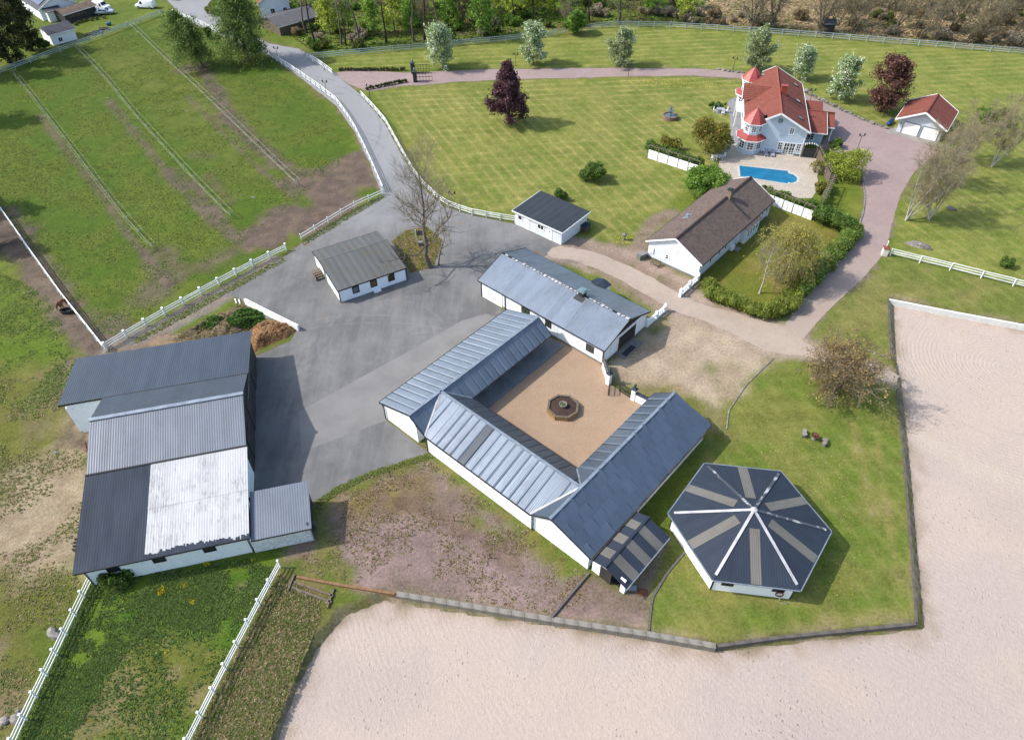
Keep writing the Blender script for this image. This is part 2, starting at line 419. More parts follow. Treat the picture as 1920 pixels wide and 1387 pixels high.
zone(PL([(1362, 790), (1380, 740), (1455, 668), (1520, 668), (1600, 692), (1680, 724), (1696, 860), (1722, 1170), (1460, 1200), (1343, 1212), (1218, 1186), (1228, 1100), (1262, 1003), (1300, 900)]), A(120, 138, 64), A(140, 144, 80), n_mid, .8, 1.2, 1, .3)
for lin, wd in (([(1700, 800), (1712, 1150)], .35), ([(1640, 800), (1670, 1000), (1690, 1120)], .4), ([(1500, 1180), (1700, 1150)], .8), ([(1270, 1190), (1300, 1195)], 1.), ([(1340, 1110), (1500, 1125)], .7), ([(1600, 790), (1640, 980)], .4), ([(1330, 850), (1350, 930)], .6)):
    zone(PL(lin), A(180, 162, 112), A(160, 152, 96), n_fin, .6, 1.8, .6, 0, .6, line=wd)
zone(PL([(1440, 395), (1560, 420), (1600, 450), (1500, 560), (1440, 585), (1320, 530), (1315, 500)]), A(150, 142, 74), A(128, 136, 62), n_mid, 1, 1.5)
zone(PL([(1545, 330), (1610, 330), (1618, 400), (1605, 435), (1540, 400)]), A(140, 146, 70), A(124, 140, 60), n_mid, .5, 1)
zone(island, A(150, 140, 68), A(128, 126, 62), n_fin, .3, .6)
# bare earth beside the stable and around the track
zone(PL([(1140, 690), (1205, 615), (1240, 570), (1330, 575), (1420, 600), (1510, 630), (1500, 655), (1450, 668), (1392, 728), (1345, 765), (1290, 745), (1215, 735), (1150, 720)]), A(208, 188, 162), A(194, 172, 146), n_mid, 1.4, 2.5, 1, 0, .08)
zone(PL([(1060, 462), (1120, 455), (1190, 460), (1212, 480), (1300, 530), (1270, 560), (1200, 540), (1100, 490)]), A(176, 150, 136), A(150, 134, 106), n_mid, 1.3, 3, .95, 0, .2)
zone(PL([(1196, 470), (1220, 420), (1260, 400)]), A(168, 146, 132), A(150, 132, 112), n_fin, .6, 1, .9, 0, .1, line=1.4)
zone(PL([(1180, 500), (1240, 530)]), A(128, 132, 72), A(168, 148, 128), n_fin, 1, 3, .8, line=1.3)
zone(PL([(1205, 560), (1262, 585), (1230, 620)]), A(112, 130, 60), A(140, 140, 80), n_fin, .8, 2, .8, line=.7)
zone(PL([(1330, 690), (1370, 690), (1350, 720)]), A(132, 134, 80), A(176, 156, 128), n_fin, 1, 2.5, .7, line=1.)
zone(PL([(1205, 735), (1260, 735), (1345, 790), (1360, 830)]), A(130, 134, 72), A(160, 148, 100), n_fin, 1, 2.5, .8, line=1.2)
zone(PL([(1345, 555), (1420, 598), (1440, 600)]), A(176, 150, 130), A(150, 134, 106), n_fin, .6, 1.5, .9, 0, .1, line=.9)
# meadow and scrub beyond the far fence
zone(PL([(540, 60), (930, 66), (1060, 48), (1150, 38), (1310, 42), (1330, -120), (400, -120), (500, 40)]), A(112, 142, 48), A(128, 126, 76), n_mid, 2, 4)
zone(PL([(1310, 43), (1500, 56), (1960, 94), (2600, 130), (2600, -200), (1330, -200)]), A(188, 164, 128), A(150, 140, 98), n_mid, 2, 5)
zone(PL([(1320, 46), (1500, 60), (1960, 96), (2400, 130)]), A(112, 128, 60), A(150, 140, 94), n_fin, 1.5, 4, .8, line=2.5)
zone(PL([(700, 62), (930, 60), (1100, 45)]), A(150, 122, 98), A(120, 118, 70), n_fin, 1, 3, .7, line=1.4)
# verges worn along the roads
for pl, c1, c2, wd in ((asphalt, A(150, 128, 108), A(120, 122, 74), 1.0), (drive, A(160, 138, 128), A(132, 138, 78), .8), (track, A(200, 180, 162), A(186, 166, 146), 1.6)):
    d = sdist(X, Y, pl); t = sstep(d+n_edge*1.6, -wd, -.05)*.85
    colr[:] = colr*(1-t[:, None])+lerp(c1, c2, sstep(n_fin, .4, .6))*t[:, None]; mow[:] *= 1-t; gra[:] *= 1-t*.8
zone(PL([(520, 492), (440, 538), (360, 584), (290, 622), (215, 662)]), A(150, 144, 140), A(164, 150, 136), n_fin, .5, 1.2, .95, 0, .05, line=1.9)
zone(PL([(215, 668), (280, 655), (330, 640), (300, 640)]), A(176, 150, 124), A(150, 132, 112), n_fin, .5, 1.5, .9, 0, .1, line=1.4)
zone(PL([(1040, 466), (1090, 470), (1170, 505), (1230, 545), (1290, 570)]), A(198, 176, 160), A(184, 162, 146), n_mid, .9, 2., .97, 0, .06, line=3.6)
zone(PL([(1056, 466), (1120, 458), (1200, 474), (1215, 492), (1304, 530), (1276, 558), (1335, 584), (1250, 590), (1215, 575), (1100, 500)]), A(194, 170, 154), A(172, 150, 134), n_mid, .8, 2., .95, 0, .08)
zone(PL([(1180, 500), (1240, 530)]), A(128, 132, 72), A(168, 148, 128), n_fin, .6, 2.5, .7, line=.8)
zone(PL([(1105, 500), (1160, 535), (1200, 562)]), A(124, 132, 70), A(150, 142, 90), n_fin, .3, 1., .7, 0, .8, line=.35)
# the arena lies lower than the ground round it
ad = sdist(X, Y, arena)
t = sstep(ad+n_edge*1.2, -.9, .3); colr[:] = colr*(1-t[:, None]*.8)+lerp(A(176, 156, 132), A(140, 132, 96), sstep(n_fin, .4, .6))*t[:, None]*.8; mow *= 1-t
GZ = -.78*sstep(ad, -.15, .45)+(fbm(X, Y, 6, 3, 8)-.5)*.10*sstep(ad, -1, -4)*sstep(sdist(X, Y, asphalt), .5, -2)*sstep(sdist(X, Y, drive), .5, -2)*sstep(sdist(X, Y, track), .5, -2)*sstep(np.hypot(X-8, Y-52), 32, 45)
GZ = np.minimum(GZ, 0.)
gsel = (colr[:, 1] > colr[:, 0]*.93) & (colr[:, 1] > colr[:, 2]*1.4)
colr[:, 2] *= np.where(gsel, .8, 1.)
cl = fbm(X, Y, .9, 3, 12)-.5
colr *= (1+.22*cl)[:, None]

nx, ny = len(gx), len(gy)
ii = (np.arange(ny-1)[:, None]*nx+np.arange(nx-1)[None, :]).ravel()
faces = np.stack([ii, ii+1, ii+1+nx, ii+nx], 1)

t = NT('meadow')
co = t.co()
at = t.n('Attribute', attribute_name='Col').outputs[0]
ms = t.n('Attribute', attribute_name='Mask'); msx = t.n('SeparateColor', {0: ms.outputs[0]})
mw, gr = msx.outputs[0], msx.outputs[1]
px = t.n('SeparateXYZ', {0: co}); x_, y_ = px.outputs[0], px.outputs[1]
n1 = t.noise(co, .45, 8, .7); n2 = t.noise(co, 3.2, 6, .75); n3 = t.noise(co, 9., 4, .7)
val = t.math('ADD', t.math('ADD', t.math('MULTIPLY', t.math('SUBTRACT', n1, .5), .9), t.math('MULTIPLY', t.math('SUBTRACT', n2, .5), 1.5)), t.math('MULTIPLY', t.math('SUBTRACT', n3, .5), 1.1))
mul = t.math('MAXIMUM', t.math('ADD', 1., t.math('MULTIPLY', val, 1.15)), .3)
col = t.mix(1., at, t.n('CombineColor', {0: mul, 1: mul, 2: mul}).outputs[0], 'MULTIPLY')
# dark grass clumps
col = t.mix(t.math('MULTIPLY', t.rng(t.noise(co, 1.3, 5, .7), .54, .68), t.math('MULTIPLY', gr, .42)), col, t.mix(1., col, (.5, .62, .4), 'MULTIPLY'))
# dry stripes left by the mower, in two directions
def stripe(ang, per, sd):
    q = t.math('ADD', t.math('MULTIPLY', x_, math.cos(ang)*2*math.pi/per), t.math('MULTIPLY', y_, math.sin(ang)*2*math.pi/per))
    q = t.math('ADD', q, t.math('MULTIPLY', t.noise(co, .12, 2), sd))
    return t.rng(t.math('ADD', t.math('SINE', q), t.math('MULTIPLY', t.math('SUBTRACT', t.noise(co, 1.7, 5, .75), .5), 2.2)), .2, 1.2, 0, 1)
far = t.rng(y_, 128, 150)
s1 = stripe(R(24), 1.9, 2.2); s2 = stripe(R(95), 2.3, 2.5)
st_ = t.math('ADD', t.math('MULTIPLY', s1, t.rng(far, 0, 1, .7, .1)), t.math('MULTIPLY', s2, t.rng(far, 0, 1, .35, 1.)))
brk = t.rng(t.math('ADD', t.math('MULTIPLY', t.noise(co, .1, 3), .4), t.math('MULTIPLY', t.noise(co, .45, 7, .8), .75)), .46, .70)
col = t.mix(t.math('MULTIPLY', t.math('MULTIPLY', st_, brk), t.math('MULTIPLY', mw, 1.)), col, A(204, 188, 124))
# pale straw flecks and small stones
col = t.mix(t.math('MULTIPLY', t.rng(t.noise(co, 5.5, 3, .8), .68, .76), .35), col, A(190, 172, 136))
t.bump(t.math('ADD', t.math('MULTIPLY', n2, .7), n3), .55, .16)
M_ground = t.fin(col, .95, 0, .12)
gme = npmesh('ground', np.stack([X, Y, GZ], 1), faces, M_ground, colr, True)
ma = gme.color_attributes.new('Mask', 'FLOAT_COLOR', 'POINT')
mc = np.ones((len(X), 4), np.float32); mc[:, 0] = mow; mc[:, 1] = gra; mc[:, 2] = 0
ma.data.foreach_set('color', mc.ravel())
tag(link('ground', gme), kind='structure')

# ---- laid surfaces
def ragged(poly, amp=.18, step=.5, seed=1):
    out = []
    n = len(poly)
    for i in range(n):
        a = np.array(poly[i]); b = np.array(poly[(i+1) % n]); L = np.linalg.norm(b-a)
        k = max(1, int(L/step)); nn = np.array([-(b-a)[1], (b-a)[0]])/(L+1e-9)
        for j in range(k):
            q = a+(b-a)*j/k
            out.append(q+nn*(float(fbm(q[0], q[1], 1.6, 3, seed))-.5)*2*amp*(3 if amp > .4 else 1))
    return out
def smoothpoly(poly, it=2):
    for _ in range(it):
        o = []
        for i in range(len(poly)):
            a = np.array(poly[i]); b = np.array(poly[(i+1) % len(poly)]); o += [a*.75+b*.25, a*.25+b*.75]
        poly = o
    return poly
def sheet(name, poly, z, m_, amp=.15, step=.5, holes=None, seed=1):
    from mathutils.geometry import tessellate_polygon
    pl = ragged(poly, amp, step, seed) if amp else [np.array(q) for q in poly]
    loops = [[Vector((q[0], q[1], 0)) for q in pl]]
    for h in holes or []: loops.append([Vector((q[0], q[1], 0)) for q in ragged(h, amp, step, seed)])
    tri = tessellate_polygon(loops)
    vs = [q for l in loops for q in l]
    fs = []
    for a, b, c in tri:
        if (vs[b]-vs[a]).cross(vs[c]-vs[a]).z < 0: a, b, c = c, b, a
        fs.append((a, b, c))
    me = bpy.data.meshes.new(name); me.from_pydata([(q.x, q.y, z) for q in vs], [], fs); me.materials.append(m_); me.update()
    return tag(link(name, me), kind='structure')

t = NT('asphalt'); co = t.co(); px_y = t.n('SeparateXYZ', {0: co}).outputs[1]
n1 = t.noise(co, .12, 6, .65); n2 = t.noise(co, .6, 6, .7); n3 = t.noise(co, 14, 3, .7)
dx = t.n('Mapping', {0: co, 2: (0, 0, R(-35)), 3: (1., .12, 1.)}).outputs[0]
sm = t.noise(dx, .55, 5, .7)
col = t.mix(t.rng(t.math('ADD', t.math('MULTIPLY', n1, .55), t.math('MULTIPLY', sm, .45)), .4, .6), A(122, 122, 122), A(154, 153, 152))
col = t.mix(t.rng(n2, .5, .72, 0, .55), col, A(122, 121, 121))
col = t.mix(t.rng(t.noise(co, .22, 8, .8), .6, .68, 0, .5), col, A(178, 170, 158))
col = t.mix(t.rng(t.noise(co, .33, 3, .5, 1.), .70, .73, 0, .75), col, A(160, 126, 88))
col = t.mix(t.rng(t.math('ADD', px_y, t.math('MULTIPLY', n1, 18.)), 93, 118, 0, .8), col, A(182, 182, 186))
v = t.math('ADD', .86, t.math('MULTIPLY', n3, .28))
col = t.mix(1., col, t.n('CombineColor', {0: v, 1: v, 2: v}).outputs[0], 'MULTIPLY')
vo = t.n('TexVoronoi', {'Vector': t.n('Mapping', {0: co, 3: (1, 1, 1)}).outputs[0], 'Scale': .16, 'Randomness': 1.}, feature='DISTANCE_TO_EDGE').outputs[0]
ck = t.math('MULTIPLY', t.math('LESS_THAN', t.math('ADD', vo, t.math('MULTIPLY', t.math('SUBTRACT', t.noise(co, 1.5, 4), .5), .06)), .008), t.rng(n1, .5, .6))
col = t.mix(t.math('MULTIPLY', ck, .22), col, A(100, 98, 96))
def tyre(t, co, col, px, r0, amt, c_, z=0.):
    q = P(*px, z); d_ = t.n('VectorMath', {0: co, 1: (float(q[0]), float(q[1]), z)}, operation='DISTANCE').outputs['Value']
    d_ = t.math('ADD', d_, t.math('MULTIPLY', t.noise(co, .25, 2), .8))
    a_ = None
    for dr in (0., 1.55):
        k = t.rng(t.math('ABSOLUTE', t.math('SUBTRACT', d_, r0+dr)), .1, .26, 1, 0); a_ = k if a_ is None else t.math('MAXIMUM', a_, k)
    return t.mix(t.math('MULTIPLY', t.math('MULTIPLY', a_, t.rng(t.noise(co, .3, 4, .7), .42, .6)), amt), col, c_)
for px_, r_, am_, c_ in (((420, 260), 29., .35, A(112, 112, 112)), ((620, 980), 31., .3, A(170, 168, 164)), ((1000, 760), 28.5, .3, A(116, 116, 118)), ((560, 330), 17., .3, A(120, 120, 120)), ((720, 640), 7., .25, A(172, 170, 166))): col = tyre(t, co, col, px_, r_, am_, c_)
t.bump(n3, .25, .02)
M_asph = t.fin(col, .88, 0, .25)
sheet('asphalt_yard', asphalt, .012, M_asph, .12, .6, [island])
M_apron = mat('worn_concrete', A(166, 163, 161), A(146, 145, 144), .3, .85, bump=.15, detail=9, lo=.3, hi=.7)
sheet('concrete_apron', PL([(560, 772), (640, 728), (760, 662), (866, 601), (912, 588), (948, 602), (722, 756), (726, 787), (590, 838), (566, 850)]), .018, M_apron, .05, .6)

def gravel(name, c1, c2, c3, fine=7., tracks=None, bump=.5, low=None):
    t = NT(name); co = t.co()
    n1 = t.noise(co, .18, 6, .7); n2 = t.noise(co, 1.1, 6, .75); n3 = t.noise(co, fine, 4, .75)
    col = t.mix(t.rng(t.math('ADD', t.math('MULTIPLY', n1, .6), t.math('MULTIPLY', n2, .4)), .4, .6), c1, c2)
    col = t.mix(t.rng(n2, .56, .72, 0, .5), col, c3)
    if low:
        yy = t.n('SeparateXYZ', {0: co}).outputs[1]
        col = t.mix(t.rng(t.math('ADD', yy, t.math('MULTIPLY', n1, 20.)), 76, 104, .95, 0), col, low)
    v = t.math('ADD', .72, t.math('MULTIPLY', n3, .56))
    col = t.mix(1., col, t.n('CombineColor', {0: v, 1: v, 2: v}).outputs[0], 'MULTIPLY')
    t.bump(t.math('ADD', n3, t.math('MULTIPLY', n2, .6)), bump, .06)
    return t.fin(col, .95, 0, .1)
sheet('gravel_drive', drive, .008, gravel('pink_gravel', A(196, 174, 170), A(182, 160, 158), A(160, 142, 138), low=A(204, 186, 170)), .14, .5)
sheet('dirt_track', smoothpoly(track, 1), .014, gravel('track_dirt', A(214, 196, 180), A(200, 182, 166), A(184, 166, 148)), .3, .5)
# raked arena sand
t = NT('arena_sand'); co = t.co()
at = t.n('Attribute', attribute_name='Col').outputs[0]
n2 = t.noise(co, .5, 6, .7); n3 = t.noise(co, 2.6, 6, .75, .5); n4 = t.noise(co, 8, 4, .7)
cc = P(1880, 690, ARENA_Z)
rr = t.n('VectorMath', {0: co, 1: (float(cc[0]), float(cc[1]), ARENA_Z)}, operation='DISTANCE').outputs['Value']
rake = t.math('SINE', t.math('ADD', t.math('MULTIPLY', rr, 13.), t.math('MULTIPLY', n2, 5.)))
rmask = t.math('MULTIPLY', t.rng(t.noise(co, .09, 3), .40, .58), t.rng(rr, 13, 24, .7, .35))
v = t.math('ADD', .70, t.math('ADD', t.math('MULTIPLY', n3, .34), t.math('MULTIPLY', n4, .26)))
v = t.math('SUBTRACT', v, t.math('MULTIPLY', t.math('MULTIPLY', t.rng(rake, .2, 1), rmask), .07))
vo = t.n('TexVoronoi', {'Vector': t.n('Mapping', {0: co, 1: (0, 0, 0)}).outputs[0], 'Scale': 1.9, 'Randomness': 1.}).outputs['Distance']
hoof = t.math('MULTIPLY', t.rng(vo, .12, .2, 1, 0), t.rng(t.noise(co, .16, 4, .7), .47, .6))
v = t.math('SUBTRACT', v, t.math('MULTIPLY', hoof, .13))
col = t.mix(1., at, t.n('CombineColor', {0: v, 1: v, 2: v}).outputs[0], 'MULTIPLY')
for px_, r_, am_, c_ in (((2350, 420), 41., .35, A(238, 226, 212)), ((2300, 1650), 52., .3, A(236, 224, 210)), ((1880, 690), 11.5, .3, A(200, 186, 174)), ((1100, 2300), 44., .25, A(204, 190, 178))): col = tyre(t, co, col, px_, r_, am_, c_, ARENA_Z)
t.bump(t.math('ADD', t.math('ADD', n3, t.math('MULTIPLY', n4, .8)), t.math('SUBTRACT', t.math('MULTIPLY', rake, t.math('MULTIPLY', rmask, .14)), t.math('MULTIPLY', hoof, .7))), .8, .12)
M_arena = t.fin(col, .95, 0, .1)
ax_ = np.arange(-24, 100, .4); ay_ = np.arange(6, 80, .4); mx_, my_ = np.meshgrid(ax_, ay_); sx_, sy_ = mx_.ravel(), my_.ravel()
sd_ = sdist(sx_, sy_, arena); ne_ = fbm(sx_, sy_, 1.6, 4, 21)
c_ = lerp(A(230, 211, 198), A(222, 205, 195), sstep(fbm(sx_, sy_, 16, 4, 22), .4, .6))
def over(c_, cb, t_): return c_*(1-t_[:, None])+np.asarray(cb)[None, :]*t_[:, None]
c_ = over(c_, A(234, 214, 194), sstep(fbm(sx_, sy_, 7, 5, 23), .5, .75)*.45)
c_ = over(c_, A(212, 196, 188), sstep(fbm(sx_, sy_, 9, 5, 24), .52, .75)*.4)
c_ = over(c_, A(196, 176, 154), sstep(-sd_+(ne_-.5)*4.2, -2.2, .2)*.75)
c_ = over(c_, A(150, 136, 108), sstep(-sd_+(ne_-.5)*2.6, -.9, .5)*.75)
ring = np.hypot(sx_-cc[0], sy_-cc[1])
c_ = over(c_, A(238, 222, 200), np.exp(-((ring-17-ne_*3)/1.1)**2)*.5)
k_ = len(ax_); ii = (np.arange(len(ay_)-1)[:, None]*k_+np.arange(k_-1)[None, :]).ravel(); ff = np.stack([ii, ii+1, ii+1+k_, ii+k_], 1); ff = ff[(sd_[ff] > -.55).all(1)]
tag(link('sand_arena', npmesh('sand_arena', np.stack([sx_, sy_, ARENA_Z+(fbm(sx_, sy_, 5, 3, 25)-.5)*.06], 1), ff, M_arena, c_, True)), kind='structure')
sheet('courtyard_sand', court, .02, gravel('court_sand', A(204, 176, 148), A(192, 164, 138), A(210, 174, 132), 5., bump=1.), 0)
# veranda slab along the inside of the west wing
mb = MB(); mb.prism([AB(36.9, 38.25), AB(52.4, 38.25), AB(52.4, 42.0), AB(36.9, 42.0)], 0.0, .14)
tag(mb.build('veranda_pavement', mat('veranda_concrete', A(150, 156, 160), A(130, 136, 140), .6, .8)), kind='structure')
# terraces and pool surround
t = NT('cream_paving'); co = t.co()
br = t.n('TexBrick', {'Vector': t.n('Mapping', {0: co, 2: (0, 0, R(-13))}).outputs[0], 'Color1': A(232, 220, 202), 'Color2': A(216, 204, 188), 'Mortar': A(186, 176, 164), 'Scale': 1., 'Mortar Size': .025, 'Brick Width': .6, 'Row Height': .4})
col = t.mix(t.rng(t.noise(co, .5, 6, .7), .45, .68, 0, .6), br.outputs[0], A(204, 190, 176))
M_cream = t.fin(col, .85, 0, .2)
t = NT('grey_paving'); co = t.co()
br = t.n('TexBrick', {'Vector': t.n('Mapping', {0: co, 2: (0, 0, R(-13))}).outputs[0], 'Color1': A(176, 176, 178), 'Color2': A(164, 165, 168), 'Mortar': A(130, 130, 132), 'Scale': 1., 'Mortar Size': .03, 'Brick Width': .8, 'Row Height': .8})
M_grey = t.fin(br.outputs[0], .85, 0, .2)
pool_px = [(1386, 311), (1477, 321), (1478, 325), (1488, 328), (1495, 334), (1493, 341), (1484, 344), (1478, 342), (1477, 345), (1388, 331)]
pool = smoothpoly(PL(pool_px), 0)
terr = PL([(1350, 300), (1378, 270), (1430, 283), (1500, 294), (1545, 298), (1532, 330), (1535, 352), (1522, 372), (1498, 372), (1440, 352), (1372, 334), (1345, 318)])
sheet('pool_terrace', terr, .03, M_cream, 0, holes=[pool])
sheet('grey_terrace', PL([(1364, 192), (1374, 184), (1392, 182), (1398, 280), (1376, 300), (1348, 302), (1354, 285), (1370, 262), (1368, 214), (1342, 214), (1344, 208), (1367, 206)]), .022, M_grey, 0)
t = NT('pool_water'); co = t.co()
col = t.mix(t.rng(t.noise(co, .6, 4), .4, .6), A(0, 128, 178), A(10, 146, 192))
gl = t.n('TexBrick', {'Vector': t.n('Mapping', {0: co, 2: (0, 0, R(-8))}).outputs[0], 'Scale': 1., 'Mortar Size': .02, 'Brick Width': 1., 'Row Height': .5, 'Color1': (1, 1, 1, 1), 'Color2': (.95, .95, .95, 1), 'Mortar': (.75, .82, .85, 1)})
col = t.mix(1., col, gl.outputs[0], 'MULTIPLY')
t.bump(t.noise(co, 2.5, 4), .15, .05)
sheet('pool_water', pool, .012, t.fin(col, .22, 0, .6), 0)
mbp = MB(); n = len(pool); cen = np.mean(pool, 0)
for i in range(n):
    a, b = np.array(pool[i]), np.array(pool[(i+1) % n]); oa, ob = a+(a-cen)/np.linalg.norm(a-cen)*.4, b+(b-cen)/np.linalg.norm(b-cen)*.4
    mbp.add([(*a, .06), (*b, .06), (*ob, .06), (*oa, .06), (*a, -.05), (*b, -.05)], [(0, 1, 2, 3), (0, 4, 5, 1)])
tag(mbp.build('pool_coping', mat('coping', A(240, 236, 228), A(225, 220, 212), 2, .7)), kind='structure')
# slab before the garage
sheet('garage_slab', PL([(1660, 249), (1680, 238), (1760, 262), (1753, 275)]), .026, mat('garage_slab', A(190, 184, 178), A(168, 162, 156), 1, .85), 0)
# ================================================================ buildings
def clip(poly, ax, val, keep_less):
    out = []
    for i in range(len(poly)):
        a, b = poly[i], poly[(i+1) % len(poly)]
        ia = (a[ax] <= val) == keep_less or a[ax] == val; ib = (b[ax] <= val) == keep_less or b[ax] == val
        if ia: out.append(a)
        if ia != ib:
            k = (val-a[ax])/(b[ax]-a[ax]); out.append(tuple(a[q]+k*(b[q]-a[q]) for q in range(len(a))))
    return out
def sheets(parent, name, poly, along, width, m_, th=.035, lift=.012, crown=0., mats=None):
    """lay a planar roof slope as separate sheets; along = 0/1 local axis that runs along the eave"""
    lo = min(p[along] for p in poly); hi = max(p[along] for p in poly)
    n = max(1, round((hi-lo)/width)); wd = (hi-lo)/n; out = []
    for i in range(n):
        q = clip(clip(poly, along, lo+i*wd, False), along, lo+(i+1)*wd, True)
        if len(q) < 3: continue
        dz = lift*(i % 2)
        mb = MB()
        mm = mats(i, n) if mats else m_
        if crown and len(q) == 4:
            q = sorted(q, key=lambda p: p[along]); a0, a1 = sorted(q[:2], key=lambda p: p[2]); b0, b1 = sorted(q[2:], key=lambda p: p[2])
            nr = 4; vs = []; fs = []
            for j in range(nr+1):
                k = j/nr; h = crown*(1-abs(2*k-1)**2)
                for lo_, hi_ in ((a0, b0), (a1, b1)): vs.append((lo_[0]+(hi_[0]-lo_[0])*k, lo_[1]+(hi_[1]-lo_[1])*k, lo_[2]+(hi_[2]-lo_[2])*k+h+dz))
            for j in range(nr): fs.append((2*j, 2*j+1, 2*j+3, 2*j+2))
            k = len(vs); vs += [(v[0], v[1], v[2]-th) for v in vs]
            fs += [(f[3]+k, f[2]+k, f[1]+k, f[0]+k) for f in fs[:nr]]
            fs += [(0, k, k+1, 1), (2*nr, 2*nr+1, k+2*nr+1, k+2*nr)]
            mb.add(vs, fs)
            o = mb.build(name, mm, parent, smooth=False); me = o.data
            # keep the upper side facing up
            if me.polygons[0].normal.z < 0: me.flip_normals()
            me.polygons.foreach_set('use_smooth', [p.index < nr for p in me.polygons])
        else:
            mb.slab([(p[0], p[1], p[2]+dz) for p in q], th)
            o = mb.build(name, mm, parent)
        out.append(o)
    return out
def cap(parent, name, pts, w_, h_, m_):
    mb = MB()
    for i in range(len(pts)-1):
        mb.beam(pts[i], pts[i+1], w_, h_)
    return mb.build(name, m_, parent)
def window(parent, o, u, nrm, w_, h_, m_frame, m_pane=None, bars=(1, 1), fr=.09, name='window', proud=.05):
    """o centre on the wall, u unit vector along it, nrm outward"""
    o = Vector(o); u = Vector(u).normalized(); nrm = Vector(nrm).normalized(); z = Vector((0, 0, 1))
    mb = MB()
    def bar(cu, cz, su, sz, dep):
        c = o+u*cu+z*cz; vs = []
        for i in (-1, 1):
            for j in (-1, 1):
                for k in (0, 1): vs.append(c+u*i*su/2+z*j*sz/2+nrm*k*dep)
        mb.add(vs, [(0, 1, 3, 2), (4, 6, 7, 5), (0, 4, 5, 1), (2, 3, 7, 6), (0, 2, 6, 4), (1, 5, 7, 3)])
    bar(-w_/2, 0, fr, h_+fr, proud); bar(w_/2, 0, fr, h_+fr, proud); bar(0, -h_/2, w_-fr, fr, proud-.003); bar(0, h_/2, w_-fr, fr, proud-.003)
    for i in range(1, bars[0]+1): bar(-w_/2+w_*i/(bars[0]+1), 0, fr*.5, h_-fr, proud*.7)
    for j in range(1, bars[1]+1): bar(0, -h_/2+h_*j/(bars[1]+1), w_-fr, fr*.45, proud*.66)
    wo = mb.build(name, m_frame, parent)
    mp = MB(); a = o+nrm*.012
    q = [a-u*w_/2-z*h_/2, a+u*w_/2-z*h_/2, a+u*w_/2+z*h_/2, a-u*w_/2+z*h_/2]
    if (q[1]-q[0]).cross(q[2]-q[0]).dot(nrm) < 0: q = q[::-1]
    mp.add(q, [(0, 1, 2, 3)])
    mp.build('pane', m_pane or M_glass, wo)
    return wo
def panel(parent, name, o, u, nrm, w_, h_, m_, dep=.04):
    o = Vector(o); u = Vector(u).normalized(); nrm = Vector(nrm).normalized(); z = Vector((0, 0, 1)); mb = MB(); vs = []
    for i in (-1, 1):
        for j in (-1, 1):
            for k in (0, 1): vs.append(o+u*i*w_/2+z*j*h_/2+nrm*k*dep)
    mb.add(vs, [(0, 1, 3, 2), (4, 6, 7, 5), (0, 4, 5, 1), (2, 3, 7, 6), (0, 2, 6, 4), (1, 5, 7, 3)])
    return mb.build(name, m_, parent)
def gable_walls(parent, x0, x1, y0, y1, he, yr, hr, m_, name='wall', plinth=None):
    """four walls, gables at both x ends, each one an object; returns nothing"""
    t_ = .2
    for xa, s in ((x0, 1), (x1, -1)):
        pts = [(y0, 0), (y1, 0), (y1, he), (yr, hr), (y0, he)]
        vs = [(xa, p[0], p[1]) for p in pts]+[(xa+s*t_, p[0], p[1]) for p in pts]; n = 5
        fs = [tuple(range(5)), tuple(range(9, 4, -1))]+[(i, i+5, (i+1) % 5+5, (i+1) % 5) for i in range(5)]
        if s > 0: fs = [f[::-1] for f in fs]
        mb = MB().add(vs, fs); mb.build(name, m_, parent)
    for ya, s in ((y0, 1), (y1, -1)):
        MB().box(((x0+x1)/2, ya+s*t_/2, he/2), (x1-x0-2*t_, t_, he)).build(name, m_, parent)
    if plinth:
        MB().box(((x0+x1)/2, (y0+y1)/2, .15), (x1-x0+.06, y1-y0+.06, .3)).build('plinth', plinth, parent)

# ---------------------------------------------------------------- materials of the farm
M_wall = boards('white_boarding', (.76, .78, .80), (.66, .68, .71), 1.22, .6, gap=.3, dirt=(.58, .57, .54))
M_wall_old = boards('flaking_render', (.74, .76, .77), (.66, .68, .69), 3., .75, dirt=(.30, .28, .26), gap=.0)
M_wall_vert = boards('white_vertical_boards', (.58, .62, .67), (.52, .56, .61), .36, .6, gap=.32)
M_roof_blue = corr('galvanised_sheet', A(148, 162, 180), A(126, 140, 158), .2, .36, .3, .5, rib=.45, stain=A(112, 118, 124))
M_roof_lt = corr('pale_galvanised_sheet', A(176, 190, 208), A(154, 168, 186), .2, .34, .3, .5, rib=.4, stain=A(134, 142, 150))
M_roof_dark = corr('dark_sheet', A(88, 98, 110), A(74, 83, 94), .2, .42, .1, .5, rib=.5)
M_roof_navy = corr('navy_sheet', A(120, 136, 156), A(130, 146, 166), .2, .24, .5, .6, rib=.2)
M_roof_barn = corr('barn_sheet', A(68, 80, 98), A(82, 94, 112), .24, .4, .1, .5, rib=.3, rv=.08)
M_roof_fib = corr('fibre_cement', A(140, 150, 166), A(120, 130, 146), .24, .5, 0., .4, rib=.35, rv=.06)
M_roof_white = corr('flaking_white_sheet', A(244, 244, 246), A(222, 224, 228), .24, .6, 0., .3, rib=.35, stain=A(128, 126, 132), rv=.03)
M_roof_char = corr('charcoal_sheet', A(66, 78, 96), A(56, 66, 82), .24, .7, .0, .2, rib=.22, rv=.04)
M_roof_light = corr('yellowed_plastic_sheet', A(150, 146, 138), A(122, 118, 110), .18, .5, 0., .4, rib=.5)
M_ridge = mat('ridge_flashing', A(190, 202, 214), A(160, 172, 186), 1.5, .4, .35, spec=.5)
M_ridge_white = mat('white_flashing', A(240, 240, 244), A(205, 205, 212), 1.2, .5)
M_trim = mat('dark_trim', A(58, 56, 56), A(44, 42, 42), 2, .6)
